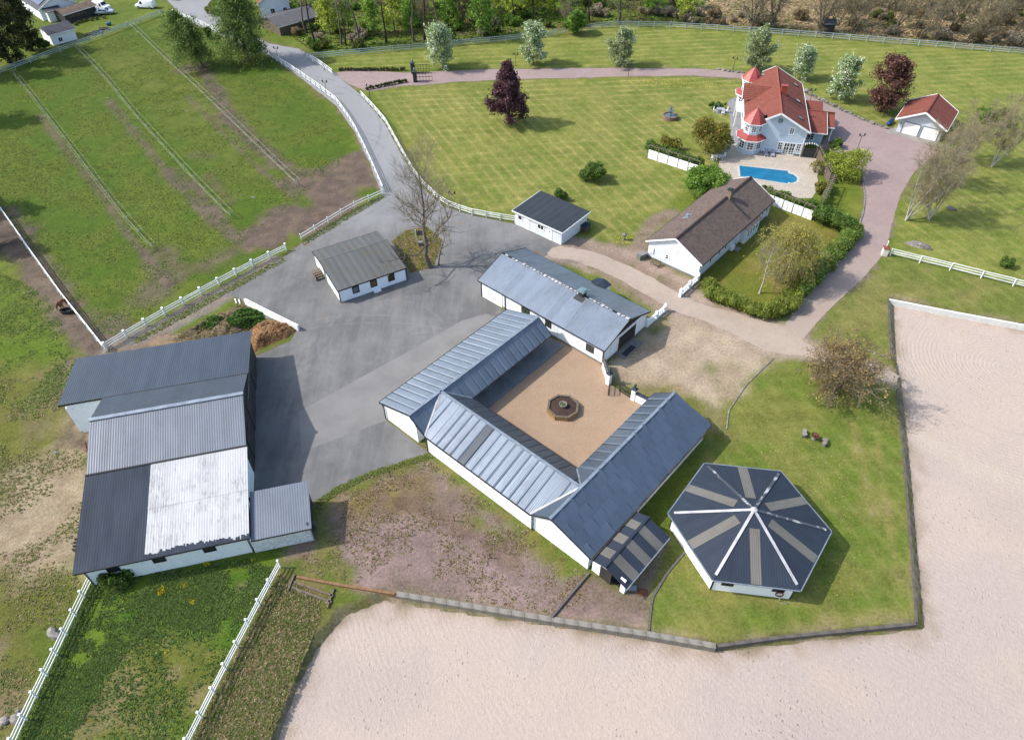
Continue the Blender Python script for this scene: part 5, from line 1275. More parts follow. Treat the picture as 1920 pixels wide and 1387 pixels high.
for i in range(3):
    for j in range(4):
        xa, xb = L*.08+i*L*.12, L*.08+(i+1)*L*.12-.05
        MB().slab([(xa, 1.2+1.7*j, 2.7+xa*k+.25), (xb, 1.2+1.7*j, 2.7+xb*k+.25), (xb, 2.85+1.7*j, 2.7+xb*k+.25), (xa, 2.85+1.7*j, 2.7+xa*k+.25)], .05).build('solar_panel', M_solar, o)
MB().box((L*.3, -1.2, 1.2), (3.4, 2.4, 2.4)).build('porch', M_far_white, o)
MB().slab([(L*.3-2, .2, 2.75), (L*.3+2, .2, 2.75), (L*.3+2, -2.7, 2.35), (L*.3-2, -2.7, 2.35)], .06).build('porch_roof', M_far_roof, o)
o, L = simple_house('white_outbuilding', 'small white outbuilding with dark grey roof behind the paddock fence, top left', (146, 74), (101, 86), 6.0, 2.5, 3.3, M_far_white, M_far_roof, ((1.9, .9, .9, .9),), True, 'shed')
o, L = simple_house('black_woodshed', 'long black wood shed with brown corrugated roof beside the parked cars', (184, 28), (127, 46), 4.5, 2.3, 2.9, M_bdark, mat('rusty_sheet', A(140, 118, 98), A(112, 94, 78), 1, .8), (), True, 'shed')
for k in range(6): MB().box((1.4+.75*k, -.06, 1.4), (.5, .08, .5)).build('log_stack', M_wood, o)
o, L = simple_house('white_farmhouse', 'white farmhouse half hidden behind the big birch by the road', (548, 34), (492, 40), 10, 4.0, 7.0, mat('far_blue_white', (.55, .60, .66), (.5, .55, .6), 1, .7), M_red, ((3., 2., 1., 1.2), (6., 2., 1., 1.2)))
o, L = simple_house('stone_shed', 'low grey-roofed shed beside the white farmhouse by the road', (600, 46), (527, 68), 8.5, 2.2, 3.0, M_wood, mat('grey_slate', A(120, 118, 122), A(98, 96, 102), 1.5, .8), (), True, 'shed')
# the little hide by the far fence
o = thing('hide_hut', 'small dark timber hut behind the far fence', 'hut', tuple(P(1551, 62)), R(-8))
for c_, s_ in (((0, -.9, 1.1), (2.2, .1, 2.2)), ((0, .9, 1.1), (2.2, .1, 2.2)), ((-1.05, 0, 1.1), (.1, 1.7, 2.2)), ((1.05, 0, 1.1), (.1, 1.7, 2.2))): MB().box(c_, s_).build('wall', M_bdark, o)
MB().slab([(-1.5, -1.4, 2.2), (1.5, -1.4, 2.2), (1.5, 1.4, 2.7), (-1.5, 1.4, 2.7)], .08).build('roof', M_far_roof, o)

# ---------------------------------------------------------------- vehicles
def vehicle(name, label, cat, px, rz, L, W, H, paint, van=False):
    o = thing(name, label, cat, tuple(P(*px)), rz)
    z0 = .32
    if van: prof = [(-.5, .35), (-.5, .95), (-.495, H*.97), (-.44, H), (.17, H), (.30, H*.62), (.46, H*.5), (.5, H*.4), (.5, .35)]
    else: prof = [(-.5, .4), (-.5, .82), (-.46, .95), (-.36, H*.9), (-.2, H), (.08, H), (.24, .98), (.44, .86), (.5, .7), (.5, .38)]
    def width(z): return W/2*(1 if z < 1.0 else max(.72, 1-.34*(z-1.0)/(H-1.0+.01)*(.45 if van else 1)))
    vs = [(x*L, -width(z), z) for x, z in prof]+[(x*L, width(z), z) for x, z in prof]; n = len(prof)
    fs = [tuple(range(n)), tuple(range(2*n-1, n-1, -1))]+[(i, i+n, (i+1) % n+n, (i+1) % n) for i in range(n)]
    bo = MB().add(vs, fs).build('body', paint, o)
    bm = bmesh.new(); bm.from_mesh(bo.data); bmesh.ops.recalc_face_normals(bm, faces=bm.faces)
    bmesh.ops.bevel(bm, geom=list(bm.edges), offset=.05, segments=2, affect='EDGES', profile=.6)
    bm.to_mesh(bo.data); bm.free(); bo.data.polygons.foreach_set('use_smooth', [True]*len(bo.data.polygons))
    # glass
    i = 4 if van else 5
    (xa, za), (xb, zb) = prof[i], prof[i+1]
    e = .035
    q = [((xa+(xb-xa)*k_)*L+e, s*width(za+(zb-za)*k_)*.86, za+(zb-za)*k_+e) for k_, s in ((.12, -1), (.12, 1), (.92, 1), (.92, -1))]
    MB().add(q, [(0, 1, 2, 3), (3, 2, 1, 0)]).build('windscreen', M_glass, o)
    if not van:
        (xa, za), (xb, zb) = prof[2], prof[4]
        q = [((xa+(xb-xa)*k_)*L-e, s*width(za+(zb-za)*k_)*.84, za+(zb-za)*k_+e+.05) for k_, s in ((.15, -1), (.15, 1), (.85, 1), (.85, -1))]
        MB().add(q, [(0, 1, 2, 3), (3, 2, 1, 0)]).build('rear_window', M_glass, o)
    for s in (-1, 1):
        xs_ = ((-.3, -.06), (-.03, .16)) if not van else ((.06, .22),)
        for xa, xb in xs_:
            zl, zh = (1.0, H*.9) if not van else (H*.58, H*.88)
            q = [(xa*L, s*(width(zl)+.012), zl), (xb*L, s*(width(zl)+.012), zl), ((xb-.05)*L, s*(width(zh)+.012), zh), ((xa+.02)*L, s*(width(zh)+.012), zh)]
            MB().add(q, [(0, 1, 2, 3), (3, 2, 1, 0)]).build('side_window', M_glass, o)
        MB().box((.485*L, s*W*.36, .72), (.14, .3, .16)).build('headlight', M_ridge_white, o)
        MB().box((-.49*L, s*W*.4, .85), (.08, .2, .22)).build('tail_light', mat('tail_red', (.3, .01, .01), (.25, .01, .01), 1, .3) if 'tail_red' not in bpy.data.materials else bpy.data.materials['tail_red'], o)
        for x_ in (-.31, .32):
            w_ = MB().tube([(x_*L, s*(W/2-.2), .33), (x_*L, s*(W/2+.01), .33)], .33, 14).build('wheel', M_black, o)
            MB().tube([(x_*L, s*(W/2), .33), (x_*L, s*(W/2+.03), .33)], .2, 10).build('rim', M_ridge, w_)
    return o
M_carw = mat('white_car_paint', (.75, .76, .78), (.72, .73, .75), 1, .25, spec=.6)
M_cars = mat('silver_car_paint', (.38, .42, .46), (.34, .38, .42), 1, .25, .5, spec=.6)
vehicle('parked_van', 'white delivery van parked behind the silver car by the black woodshed', 'van', (192, 18), R(-22), 4.6, 1.85, 1.9, M_carw, True)
vehicle('parked_car', 'silver hatchback parked beside the black woodshed', 'car', (198, 27), R(10), 4.3, 1.8, 1.45, M_cars)
vehicle('parked_van', 'white van parked on the gravel by the birch and the paddock fence', 'van', (275, 15), R(170), 5.0, 1.95, 2.0, M_carw, True)
# ================================================================ fences and walls
UNIT = MB().box((0, 0, 0), (1, 1, 1))
def resample(pts, st):
    pts = [np.array(p, float) for p in pts]; L = [0]
    for i in range(len(pts)-1): L.append(L[-1]+np.linalg.norm(pts[i+1]-pts[i]))
    n = max(1, round(L[-1]/st)); out = []
    for k in range(n+1):
        s = L[-1]*k/n; i = min(max(np.searchsorted(L, s)-1, 0), len(pts)-2)
        t_ = (s-L[i])/(L[i+1]-L[i]+1e-9); out.append(pts[i]+(pts[i+1]-pts[i])*t_)
    return out
def unit_mesh(m_):
    k = 'unit_'+m_.name
    return bpy.data.meshes.get(k) or UNIT.mesh(k, m_)
def fence(name, label, px, st, h=1.25, rails=(.45, .82, 1.18), m_=None, pw=.12, rh=.13, rt=.05, seed=0, z=0., missing=0., cap_=False):
    m_ = m_ or M_fence; rg = random.Random(seed)
    pts = resample(PL(px), st); u = unit_mesh(m_)
    o = thing(name, label, 'fence', (pts[0][0], pts[0][1], z))
    for i, p in enumerate(pts):
        q = p-pts[0]; hh = h+rg.uniform(-.04, .04)
        link('post', u, o, (q[0], q[1], hh/2), (rg.uniform(-.03, .03), rg.uniform(-.03, .03), rg.uniform(-.1, .1)), (pw, pw, hh))
        if cap_: link('post_cap', u, o, (q[0], q[1], hh+.03), (0, 0, 0), (pw*1.6, pw*1.6, .08))
        if i < len(pts)-1:
            d = pts[i+1]-p; L = np.linalg.norm(d); mid = q+d/2; rz = math.atan2(d[1], d[0]); nn = np.array([-d[1], d[0]])/L*(pw/2+.025)
            for r_ in rails:
                if rg.random() < missing: continue
                link('rail', u, o, (mid[0]+nn[0], mid[1]+nn[1], r_+rg.uniform(-.03, .03)), (0, rg.uniform(-.012, .012), rz), (L+.06, rt, rh*rg.uniform(.9, 1.1)))
    return o
fence('rail_fence', 'white three-rail fence between the paddock and the neighbour\'s garden, top left', [(-60, 165), (0, 141), (60, 119), (140, 90), (230, 57), (308, 27)], 3.6, m_=M_fence_far, seed=1)
fence('rail_fence', 'white three-rail fence along the gravel bend behind the birches', [(322, 27), (370, 46), (416, 66)], 2.6, seed=2)
fence('rail_fence', 'white three-rail fence curving along the left side of the road', [(494, 98), (530, 122), (565, 145), (600, 170), (630, 193), (650, 220), (668, 250), (685, 285), (700, 318), (718, 360)], 2.3, seed=3)
fence('rail_fence', 'white two-rail fence from the road corner along the paddock edge', [(718, 365), (655, 394), (600, 428), (565, 450)], 2.9, rails=(.5, .95), h=1.15, seed=4)
fence('rail_fence', 'white rail fence with thick capped posts along the track past the barn', [(537, 470), (470, 502), (400, 540), (320, 585), (250, 625), (200, 655)], 2.9, rails=(.4, .75, 1.05), h=1.2, pw=.18, seed=5, cap_=True)
fence('rail_fence', 'white rail fence seen from above between the left paddocks', [(-30, 345), (0, 392), (60, 478), (120, 562), (165, 618), (198, 660)], 2.8, seed=6, m_=M_fence, rt=.09)
fence('rail_fence', 'long pale weathered rail fence along the wood behind the lawns', [(580, 112), (700, 101), (800, 92), (930, 80), (1010, 72), (1060, 64), (1110, 56), (1150, 51), (1250, 52), (1310, 56), (1400, 62), (1500, 69), (1600, 77), (1700, 85), (1800, 93), (1960, 106)], 3.7, m_=M_fence_far, seed=7, h=1.35, rails=(.4, .85, 1.25))
fence('rail_fence', 'short white rail fence on the right of the road by the gravel entrance', [(577, 110), (600, 124), (624, 142)], 2.2, seed=8)
fence('rail_fence', 'white three-rail fence curving along the right side of the road to the garden shed', [(677, 182), (700, 206), (723, 233), (742, 268), (760, 300), (778, 332), (800, 358), (832, 386), (880, 404), (925, 412), (965, 418)], 2.3, seed=9)
fence('rail_fence', 'white three-rail fence running from the gate pillar across the right lawn', [(1668, 480), (1760, 502), (1840, 522), (1960, 552)], 4.1, seed=10)
fence('rail_fence', 'white rail fence with capped posts running down from the barn corner, bottom left', [(176, 1088), (120, 1205), (60, 1330), (10, 1440)], 1.75, seed=11, cap_=True, h=1.3)
fence('rail_fence', 'white rail fence with capped posts beside the sand arena, bottom', [(526, 1064), (480, 1150), (420, 1265), (360, 1385), (330, 1445)], 2.0, seed=12, cap_=True, h=1.3)

M_tpost = mat('weathered_post', A(206, 212, 196), A(170, 178, 156), 2, .8)
def tape_fence(label, px, st, seed):
    rg = random.Random(seed); pts = resample(PL(px), st)
    o = thing('tape_fence', label, 'fence', (*pts[0], 0), 0, 'double tape fences dividing the paddock')
    u = unit_mesh(M_tpost); lines = {k: [] for k in range(4)}
    for i, p in enumerate(pts):
        q = p-pts[0]; d = pts[min(i+1, len(pts)-1)]-pts[max(i-1, 0)]; d = d/np.linalg.norm(d); n_ = np.array([-d[1], d[0]]); rz = math.atan2(n_[1], n_[0])
        tl = (rg.uniform(-.12, .12), rg.uniform(-.12, .12))
        link('post', u, o, (q[0], q[1], .7), (tl[0], tl[1], 0), (.08, .08, 1.4))
        link('crossbar', u, o, (q[0], q[1], 1.25), (0, rg.uniform(-.1, .1), rz), (1.0, .045, .045))
        pass
        for k, (s, z) in enumerate(((.48, 1.28), (-.48, 1.28), (.0, .85), (.0, .5))): lines[k].append((q[0]+n_[0]*s, q[1]+n_[1]*s, z))
    for k in range(4):
        l = lines[k]
        for i in range(len(l)-1):
            a, b = Vector(l[i]), Vector(l[i+1]); m_ = (a+b)/2; m_.z -= rg.uniform(.05, .3)
            MB().tube([a, (a+m_)/2+Vector((0, 0, -.03)), m_, (b+m_)/2+Vector((0, 0, -.03)), b], .024, 3).build('tape', M_rope, o)
    return o
tape_fence('sagging double tape fence nearest the left edge of the paddock', [(30, 143), (75, 200), (115, 252), (170, 325), (235, 410), (290, 470)], 4.9, 1)
tape_fence('sagging double tape fence in the middle of the paddock', [(143, 90), (200, 150), (255, 218), (320, 290), (380, 355), (435, 410)], 4.9, 2)
tape_fence('sagging double tape fence nearest the birches in the paddock', [(243, 47), (300, 102), (360, 158), (420, 215), (490, 283), (560, 350)], 4.9, 3)

# white balustrades by the bungalow and the stable
def balustrade(label, px0, px1, n, posts=2):
    a, b = P(*px0)[:2], P(*px1)[:2]; d = b-a; L = float(np.linalg.norm(d)); o = thing('balustrade', label, 'balustrade', (*a, 0), math.atan2(d[1], d[0]))
    MB().box((L/2, 0, .15), (L, .26, .3)).build('base', M_white, o)
    for k in range(n): MB().lathe([(.07, .3), (.11, .45), (.05, .7), (.09, .85)], 6, (L*(k+.5)/n, 0, 0)).build('baluster', M_white, o)
    MB().box((L/2, 0, .92), (L, .28, .14)).build('handrail', M_white, o)
    for k in range(posts): 
        x_ = L*k/(posts-1)
        MB().box((x_, 0, .6), (.36, .36, 1.2)).build('pier', M_white, o); MB().lathe([(.24, 1.2), (.24, 1.28), (.05, 1.42)], 4, (x_, 0, 0), R(45)).build('pier_cap', M_white, o)
balustrade('white balustrade running from the corner of the bungalow to the dirt track', (1275, 556), (1308, 526), 10, 3)
balustrade('white balustrade behind the east gable of the north stable', (1213, 612), (1246, 584), 9, 3)
# courtyard gate: two white walls, pillars with lamps, iron gates
def garden_wall(label, a, b, h, cap_m, t_=.35):
    d = b-a; L = float(np.linalg.norm(d)); o = thing('courtyard_wall', label, 'wall', (*a, 0), math.atan2(d[1], d[0]))
    MB().box((L/2, 0, h/2), (L, t_, h)).build('wall', M_wall_old if False else M_white, o)
    n = max(2, int(L/.4))
    for k in range(n): MB().add([(L*k/n+.01, -.27, h-.03), (L*(k+1)/n-.01, -.27, h-.03), (L*(k+1)/n-.01, .27, h-.03), (L*k/n+.01, .27, h-.03), (L*k/n+.01, 0, h+.13), (L*(k+1)/n-.01, 0, h+.13)], [(0, 1, 5, 4), (2, 3, 4, 5), (0, 4, 3), (1, 2, 5), (0, 3, 2, 1)]).build('coping_tile', cap_m, o)
    return o
gl = AB(50.7, 30.2); gr_ = AB(50.55, 26.5); gw = AB(50.7, 24.3); gst = AB(52.55, 32.3)
M_cop = mat('coping_grey', A(126, 124, 116), A(100, 98, 92), 4, .85)
garden_wall('white wall with grey coping from the stable corner to the courtyard gate', gst, gl, 1.35, M_cop)
garden_wall('white wall with black coping between the courtyard gate and the east wing', gr_, gw, 1.25, M_roof_char)
for p, lab in ((gl, 'white gate pillar with black cap and lantern, stable side of the courtyard gate'), (gr_, 'white gate pillar with black cap and lantern, east wing side of the courtyard gate')):
    o = thing('gate_pillar', lab, 'gate pillar', (*p, 0), PSI)
    MB().box((0, 0, .85), (.5, .5, 1.7)).build('pillar', M_white, o)
    MB().lathe([(.45, 1.7), (.45, 1.78), (.08, 2.0)], 4, ang0=R(45)).build('pillar_cap', M_roof_char, o)
    MB().lathe([(.05, 1.98), (.05, 2.15), (.13, 2.2), (.16, 2.45), (.05, 2.55)], 6).build('lantern', mat('green_lantern', A(70, 92, 92), A(54, 72, 72), 2, .5) if 'green_lantern' not in bpy.data.materials else bpy.data.materials['green_lantern'], o)
def iron_gate(label, p, rz, L=1.75, h=1.35, n=9, m_=M_dark):
    o = thing('iron_gate', label, 'gate', (*p, 0), rz)
    for z in (.12, h*.55, h): MB().box((L/2, 0, z), (L, .07, .08)).build('rail', m_, o)
    for k in range(n+1): MB().tube([(L*k/n, 0, .1), (L*k/n, 0, h+.1*math.sin(math.pi*k/n))], .036, 4).build('bar', m_, o)
    return o
iron_gate('open black iron gate leaf on the stable side of the courtyard gate', gl+np.array([.05, -.35]), R(-100)+0, 1.7)
iron_gate('open black iron gate leaf on the east wing side of the courtyard gate', gr_+np.array([-.3, .15]), R(135), 1.7)
# gate pillar at the right lawn fence
o = thing('gate_pillar', 'square cream gate pillar with red cap at the edge of the gravel drive', 'gate pillar', tuple(P(1657, 478)), R(-14))
MB().box((0, 0, .6), (.75, .75, 1.2)).build('pillar', mat('cream', (.7, .64, .54), (.62, .56, .48), 2, .7), o)
MB().lathe([(.62, 1.2), (.62, 1.28), (.1, 1.5)], 4, ang0=R(45)).build('pillar_cap', M_red, o)
MB().tube([(0, .3, 1.2), (0, .3, 2.0), (0, .5, 2.1)], .05, 6).build('lamp_arm', M_white, o)
# entrance gate on the gravel drive
M_slate = mat('slate_pillar', A(74, 76, 86), A(58, 60, 70), 4, .7)
for px, lab in (((779, 154), 'dark brick gate pillar with lantern on the near side of the gravel drive'), ((775, 138), 'dark brick gate pillar with lantern on the far side of the gravel drive')):
    o = thing('gate_pillar', lab, 'gate pillar', tuple(P(*px)), 0)
    MB().box((0, 0, 1.05), (.75, .75, 2.1)).build('pillar', M_slate, o); MB().box((0, 0, 2.16), (.95, .95, .12)).build('pillar_cap', M_slate, o)
    MB().lathe([(.06, 2.2), (.06, 2.4), (.18, 2.5), (.2, 2.8), (.03, 3.0)], 6).build('lantern', M_ridge, o)
iron_gate('open iron gate leaf hung on the near entrance pillar', P(782, 153)[:2], R(2), 3.2, 1.7, 5, M_dark)
iron_gate('open iron gate leaf hung on the far entrance pillar', P(779, 137.5)[:2], R(5), 3.0, 1.7, 5, M_dark)

# ---- retaining walls of the arena
def retaining(name, label, px, h0, h1, m_, t_=.3, st=2.0, z=ARENA_Z, capm=None):
    pts = [np.array(q) for q in PL(px, z+h1)]
    pts = resample(pts, st) if st else pts
    o = thing(name, label, 'retaining wall', (*pts[0], z-.3))
    for i in range(len(pts)-1):
        a, b = pts[i]-pts[0], pts[i+1]-pts[0]; d = b-a; L = np.linalg.norm(d); mid = (a+b)/2
        MB().box((0, 0, (h1+.3)/2), (L-.02, t_, h1+.3)).build('wall_block', m_, o, (mid[0], mid[1], 0), (0, 0, math.atan2(d[1], d[0])))
    return o
M_rw = mat('stained_concrete', A(172, 166, 156), A(140, 134, 124), 1.2, .85, bump=.3)
M_rust = mat('rust_stained_concrete', A(176, 150, 118), A(158, 104, 66), .8, .85, lo=.4, hi=.6)
M_rw2 = mat('dark_concrete', A(128, 122, 116), A(104, 98, 94), 1.2, .85, bump=.3)
retaining('retaining_wall', 'rust-stained concrete retaining wall along the mauve ground at the arena', [(556, 1080), (640, 1096), (740, 1112)], 0, .95, M_rust, .22, 1.6)
retaining('retaining_wall', 'grey concrete block retaining wall along the arena\'s north edge', [(742, 1112), (900, 1138), (1035, 1160), (1200, 1185), (1343, 1210)], 0, .8, M_rw, .5, 1.2)
retaining('retaining_wall', 'low dark kerb wall between the walker lawn and the arena, facing the camera', [(1345, 1210), (1460, 1194), (1600, 1180), (1718, 1168)], 0, .72, M_rw2, .28, 1.5)
retaining('retaining_wall', 'low dark kerb wall along the east edge of the walker lawn', [(1719, 1166), (1710, 1040), (1697, 880), (1682, 728)], 0, .72, M_rw2, .24, 2.0)
retaining('retaining_wall', 'low wall along the grass triangle at the arena\'s north-west corner', [(1672, 668), (1669, 620), (1666, 562)], 0, .72, M_rw2, .24, 1.6)
retaining('retaining_wall', 'white-topped low wall along the arena\'s north side', [(1668, 561), (1780, 583), (1925, 610), (2100, 645)], 0, .8, mat('whitewash', (.62, .62, .6), (.5, .5, .48), 1, .8), .3, 2.5)
# rough stone edging by the arena path
o = thing('stone_edging', 'low row of rough stones edging the path into the arena', 'stone edging', tuple(P(1600, 655)))
def rock(r, seed, flat=.7, seg=2):
    rg = np.random.default_rng(seed); bm = bmesh.new(); bmesh.ops.create_icosphere(bm, subdivisions=seg, radius=1)
    off = rg.normal(size=(6, 3)); 
    for v in bm.verts:
        c = np.array(v.co); k = 1
        for q in off: k += .12*math.sin(float(c @ q)*1.6+q[0]*5)
        v.co = Vector((c[0]*k*r[0], c[1]*k*r[1], max(c[2]*k*r[2]*flat, -r[2]*.35)))
    me = bpy.data.meshes.new('rock'); bm.to_mesh(me); bm.free(); me.materials.append(M_stone); return me
ROCKS = [rock((1, .8, .8), s, seg=1) for s in range(6)]
def stones(parent, line, st, size, name='stone', z=0., seed=1):
    rg = random.Random(seed); p0 = np.array(parent.location[:2])
    for p in resample(PL(line), st):
        s = size*rg.uniform(.65, 1.3); q = p-p0
        link(name, rg.choice(ROCKS), parent, (q[0]+rg.uniform(-.1, .1), q[1]+rg.uniform(-.1, .1), s*.2+z), (0, 0, rg.uniform(0, 6)), (s, s*rg.uniform(.7, 1), s*rg.uniform(.6, .9)))
stones(o, [(1615, 652), (1640, 662), (1668, 672)], .45, .26)
o = thing('stone_border', 'row of grey boulders along the drive from the villa to the garage', 'stone border', tuple(P(1512, 172)))
stones(o, [(1512, 172), (1540, 188), (1580, 207), (1620, 226), (1662, 241)], .95, .62, seed=2)
o = thing('stone_border', 'row of grey boulders along the drive behind the villa', 'stone border', tuple(P(1348, 131)))
stones(o, [(1348, 131), (1370, 135), (1392, 137)], 1.0, .6, seed=3)
# kerb edging along the drive's inner bend
o = thing('kerb_edging', 'thin stone kerb along the inner edge of the gravel drive by the pool garden', 'kerb', tuple(P(1617, 330)))
for i, (a, b) in enumerate(zip(*(lambda q: (q[:-1], q[1:]))(resample(PL([(1600, 306), (1616, 330), (1622, 370), (1618, 400), (1606, 435)]), 1.0)))):
    d = b-a; p0 = np.array(o.location[:2]); mid = (a+b)/2-p0; MB().box((0, 0, .07), (np.linalg.norm(d)-.03, .18, .16)).build('kerb_stone', M_stone, o, (mid[0], mid[1], 0), (0, 0, math.atan2(d[1], d[0])))
o = thing('kerb_edging', 'thin stone edging between the bare ground and the walker lawn', 'kerb', tuple(P(1360, 800)))
for i, (a, b) in enumerate(zip(*(lambda q: (q[:-1], q[1:]))(resample(PL([(1362, 805), (1366, 770), (1400, 720), (1450, 672)]), .8)))):
    d = b-a; p0 = np.array(o.location[:2]); mid = (a+b)/2-p0; MB().box((0, 0, .04), (np.linalg.norm(d)-.03, .14, .1)).build('kerb_stone', M_stone, o, (mid[0], mid[1], 0), (0, 0, math.atan2(d[1], d[0])))
o = thing('kerb_edging', 'narrow concrete edging strip between the lean-to shed and the walker lawn', 'kerb', tuple(P(1282, 1040)))
for i, (a, b) in enumerate(zip(*(lambda q: (q[:-1], q[1:]))(resample(PL([(1283, 1036), (1250, 1075), (1222, 1122), (1216, 1182)]), .8)))):
    d = b-a; p0 = np.array(o.location[:2]); mid = (a+b)/2-p0; MB().box((0, 0, .05), (np.linalg.norm(d)-.03, .2, .1)).build('kerb_stone', M_rw2, o, (mid[0], mid[1], 0), (0, 0, math.atan2(d[1], d[0])))
o = thing('low_wall', 'low dark concrete wall between two patches of mauve ground by the lean-to shed', 'wall', tuple(P(1104, 1075)))
for i, (a, b) in enumerate(zip(*(lambda q: (q[:-1], q[1:]))(resample(PL([(1104, 1075), (1070, 1115), (1034, 1158)]), 1.2)))):
    d = b-a; p0 = np.array(o.location[:2]); mid = (a+b)/2-p0; MB().box((0, 0, .12), (np.linalg.norm(d)-.02, .2, .24)).build('wall_block', M_rw2, o, (mid[0], mid[1], 0), (0, 0, math.atan2(d[1], d[0])))
# sleeper steps between fence and arena wall
o = thing('sleeper_bed', 'overgrown bed edged with old timber sleepers beside the arena', 'raised bed', tuple(P(545, 1105, -.1)))
p0 = np.array(o.location[:2])
for l_ in ([(548, 1102), (622, 1130)], [(552, 1092), (625, 1118)], [(626, 1104), (614, 1140)], [(552, 1078), (540, 1108)]):
    a, b = [np.array(q) for q in PL(l_)]; d = b-a; mid = (a+b)/2-p0
    MB().box((0, 0, .15), (np.linalg.norm(d), .18, .3)).build('sleeper', M_wood, o, (mid[0], mid[1], 0), (0, 0, math.atan2(d[1], d[0])))
for k in range(5):
    q = P(562+13*k, 1108+4.6*k)[:2]-p0
    link('paving_stone', ROCKS[k], o, (q[0], q[1], .1), (0, 0, k), (.28, .24, .14))

# ================================================================ courtyard planter and small things
oc = np.array([5.8, 53.77])
g = thing('octagonal_planter', 'octagonal timber planter with dark soil in the middle of the sand courtyard', 'planter', (*oc, 0), R(-8))
for k in range(8):
    a = R(22.5+45*k+22.5); ap = 1.9*math.cos(R(22.5)); wd = 2*1.9*math.sin(R(22.5))
    for q in range(2): MB().box((0, -.09, .16+.3*q), (wd-.1, .16, .29)).build('side_board', mat('yellow_timber', A(196, 160, 104), A(170, 134, 84), 3, .7) if 'yellow_timber' not in bpy.data.materials else bpy.data.materials['yellow_timber'], g, (ap*math.cos(a), ap*math.sin(a), 0), (0, 0, a-R(90)))
    MB().box((0, -.12, .64), (wd+.02, .24, .05)).build('top_board', M_wood, g, (ap*math.cos(a), ap*math.sin(a), .002*(k % 2)), (0, 0, a-R(90)))
MB().lathe([(1.7, .3), (1.7, .52), (.6, .6), (.1, .62)], 16).build('soil', mat('dark_soil', A(92, 74, 64), A(70, 56, 50), 6, .95, bump=.8, bscale=14), g)
po = MB().lathe([(.3, .5), (.42, .95), (.47, 1.0), (.38, 1.0), (.34, .9), (.1, .88)], 14).build('stone_pot', M_conc, g)
MB().lathe([(.33, .9), (.2, .97), (.05, 1.0)], 10).build('moss', mat('moss', A(110, 120, 60), A(80, 92, 44), 8, .95), po)
# curved stone benches and fire bowl on the lawn
def bench(px, rz, lab):
    o = thing('stone_bench', lab, 'bench', tuple(P(*px)), rz, 'curved stone benches')
    pts = []; 
    for r_ in (1.0, .52):
        aa = np.linspace(R(-38), R(38), 7); pts += [(r_*math.cos(a)-.75, r_*math.sin(a)) for a in (aa if r_ == 1. else aa[::-1])]
    MB().prism(pts, .38, .5).build('seat', M_stone, o)
    for s in (-1, 1): MB().box((-.03, s*.36, .19), (.36, .16, .38)).build('leg', M_stone, o)
bench((1506, 815), R(165), 'curved grey stone bench left of the fire bowl on the walker lawn')
bench((1545, 832), R(-25), 'curved grey stone bench right of the fire bowl on the walker lawn')
o = thing('fire_bowl', 'rusty fire bowl on a stone foot between the two curved benches', 'fire bowl', tuple(P(1526, 823)))
MB().lathe([(.25, 0), (.2, .35), (.3, .4)], 10).build('foot', M_stone, o)
MB().lathe([(.15, .38), (.42, .62), (.45, .66), (.38, .62), (.1, .5)], 12).build('bowl', mat('rusty_iron', A(120, 80, 66), A(92, 60, 50), 4, .8), o)
for k in range(5): MB().tube([(.25*math.cos(k*1.3), .25*math.sin(k*1.3), .55), (-.2*math.cos(k*1.3+.4), -.2*math.sin(k*1.3+.4), .72)], .05, 5).build('log', M_redwood, o)
# fountain on the lawn
o = thing('fountain', 'round stone fountain basin with tiered figure on the big lawn', 'fountain', tuple(P(1256, 222)))
MB().lathe([(1.45, 0), (1.4, .62), (1.45, .7), (1.2, .7), (1.18, .5), (.1, .48)], 18).build('basin', mat('pink_stone', A(170, 138, 120), A(142, 116, 102), 3, .85), o)
MB().lathe([(1.17, .55), (.05, .56)], 18).build('water', mat('basin_water', A(96, 120, 120), A(110, 130, 130), 2, .1, spec=.6), o)
MB().lathe([(.3, .5), (.16, .9), (.14, 1.35), (.55, 1.5), (.6, 1.58), (.12, 1.55), (.1, 2.0), (.28, 2.1), (.3, 2.16), (.06, 2.15), (.07, 2.5), (.02, 2.6)], 12).build('tier_stem', mat('lead_grey', A(130, 150, 165), A(100, 118, 132), 3, .5), o, smooth=False)
# big flat boulder and small ones
for px, s, lab in (((1724, 461), (2.7, 1.15, .8), 'large flat grey boulder on the lawn below the bare birches'), ((1784, 393), (.8, .6, .6), 'small grey boulder under the bare birches'),
                   ((101, 1190), (.72, .6, .75), 'grey boulder beside the fence, bottom left'), ((10, 1352), (.5, .45, .5), 'leftmost of the three stones by the fence, bottom left corner'), ((33, 1349), (.5, .42, .5), 'middle of the three stones by the fence, bottom left corner'), ((37, 1334), (.36, .3, .35), 'uppermost of the three stones by the fence, bottom left corner')):
    ob = link('boulder', rock(s, int(px[0]), .75, 2), None, tuple(P(*px)), (0, 0, R(-25))); tag(ob, lab, 'boulder')
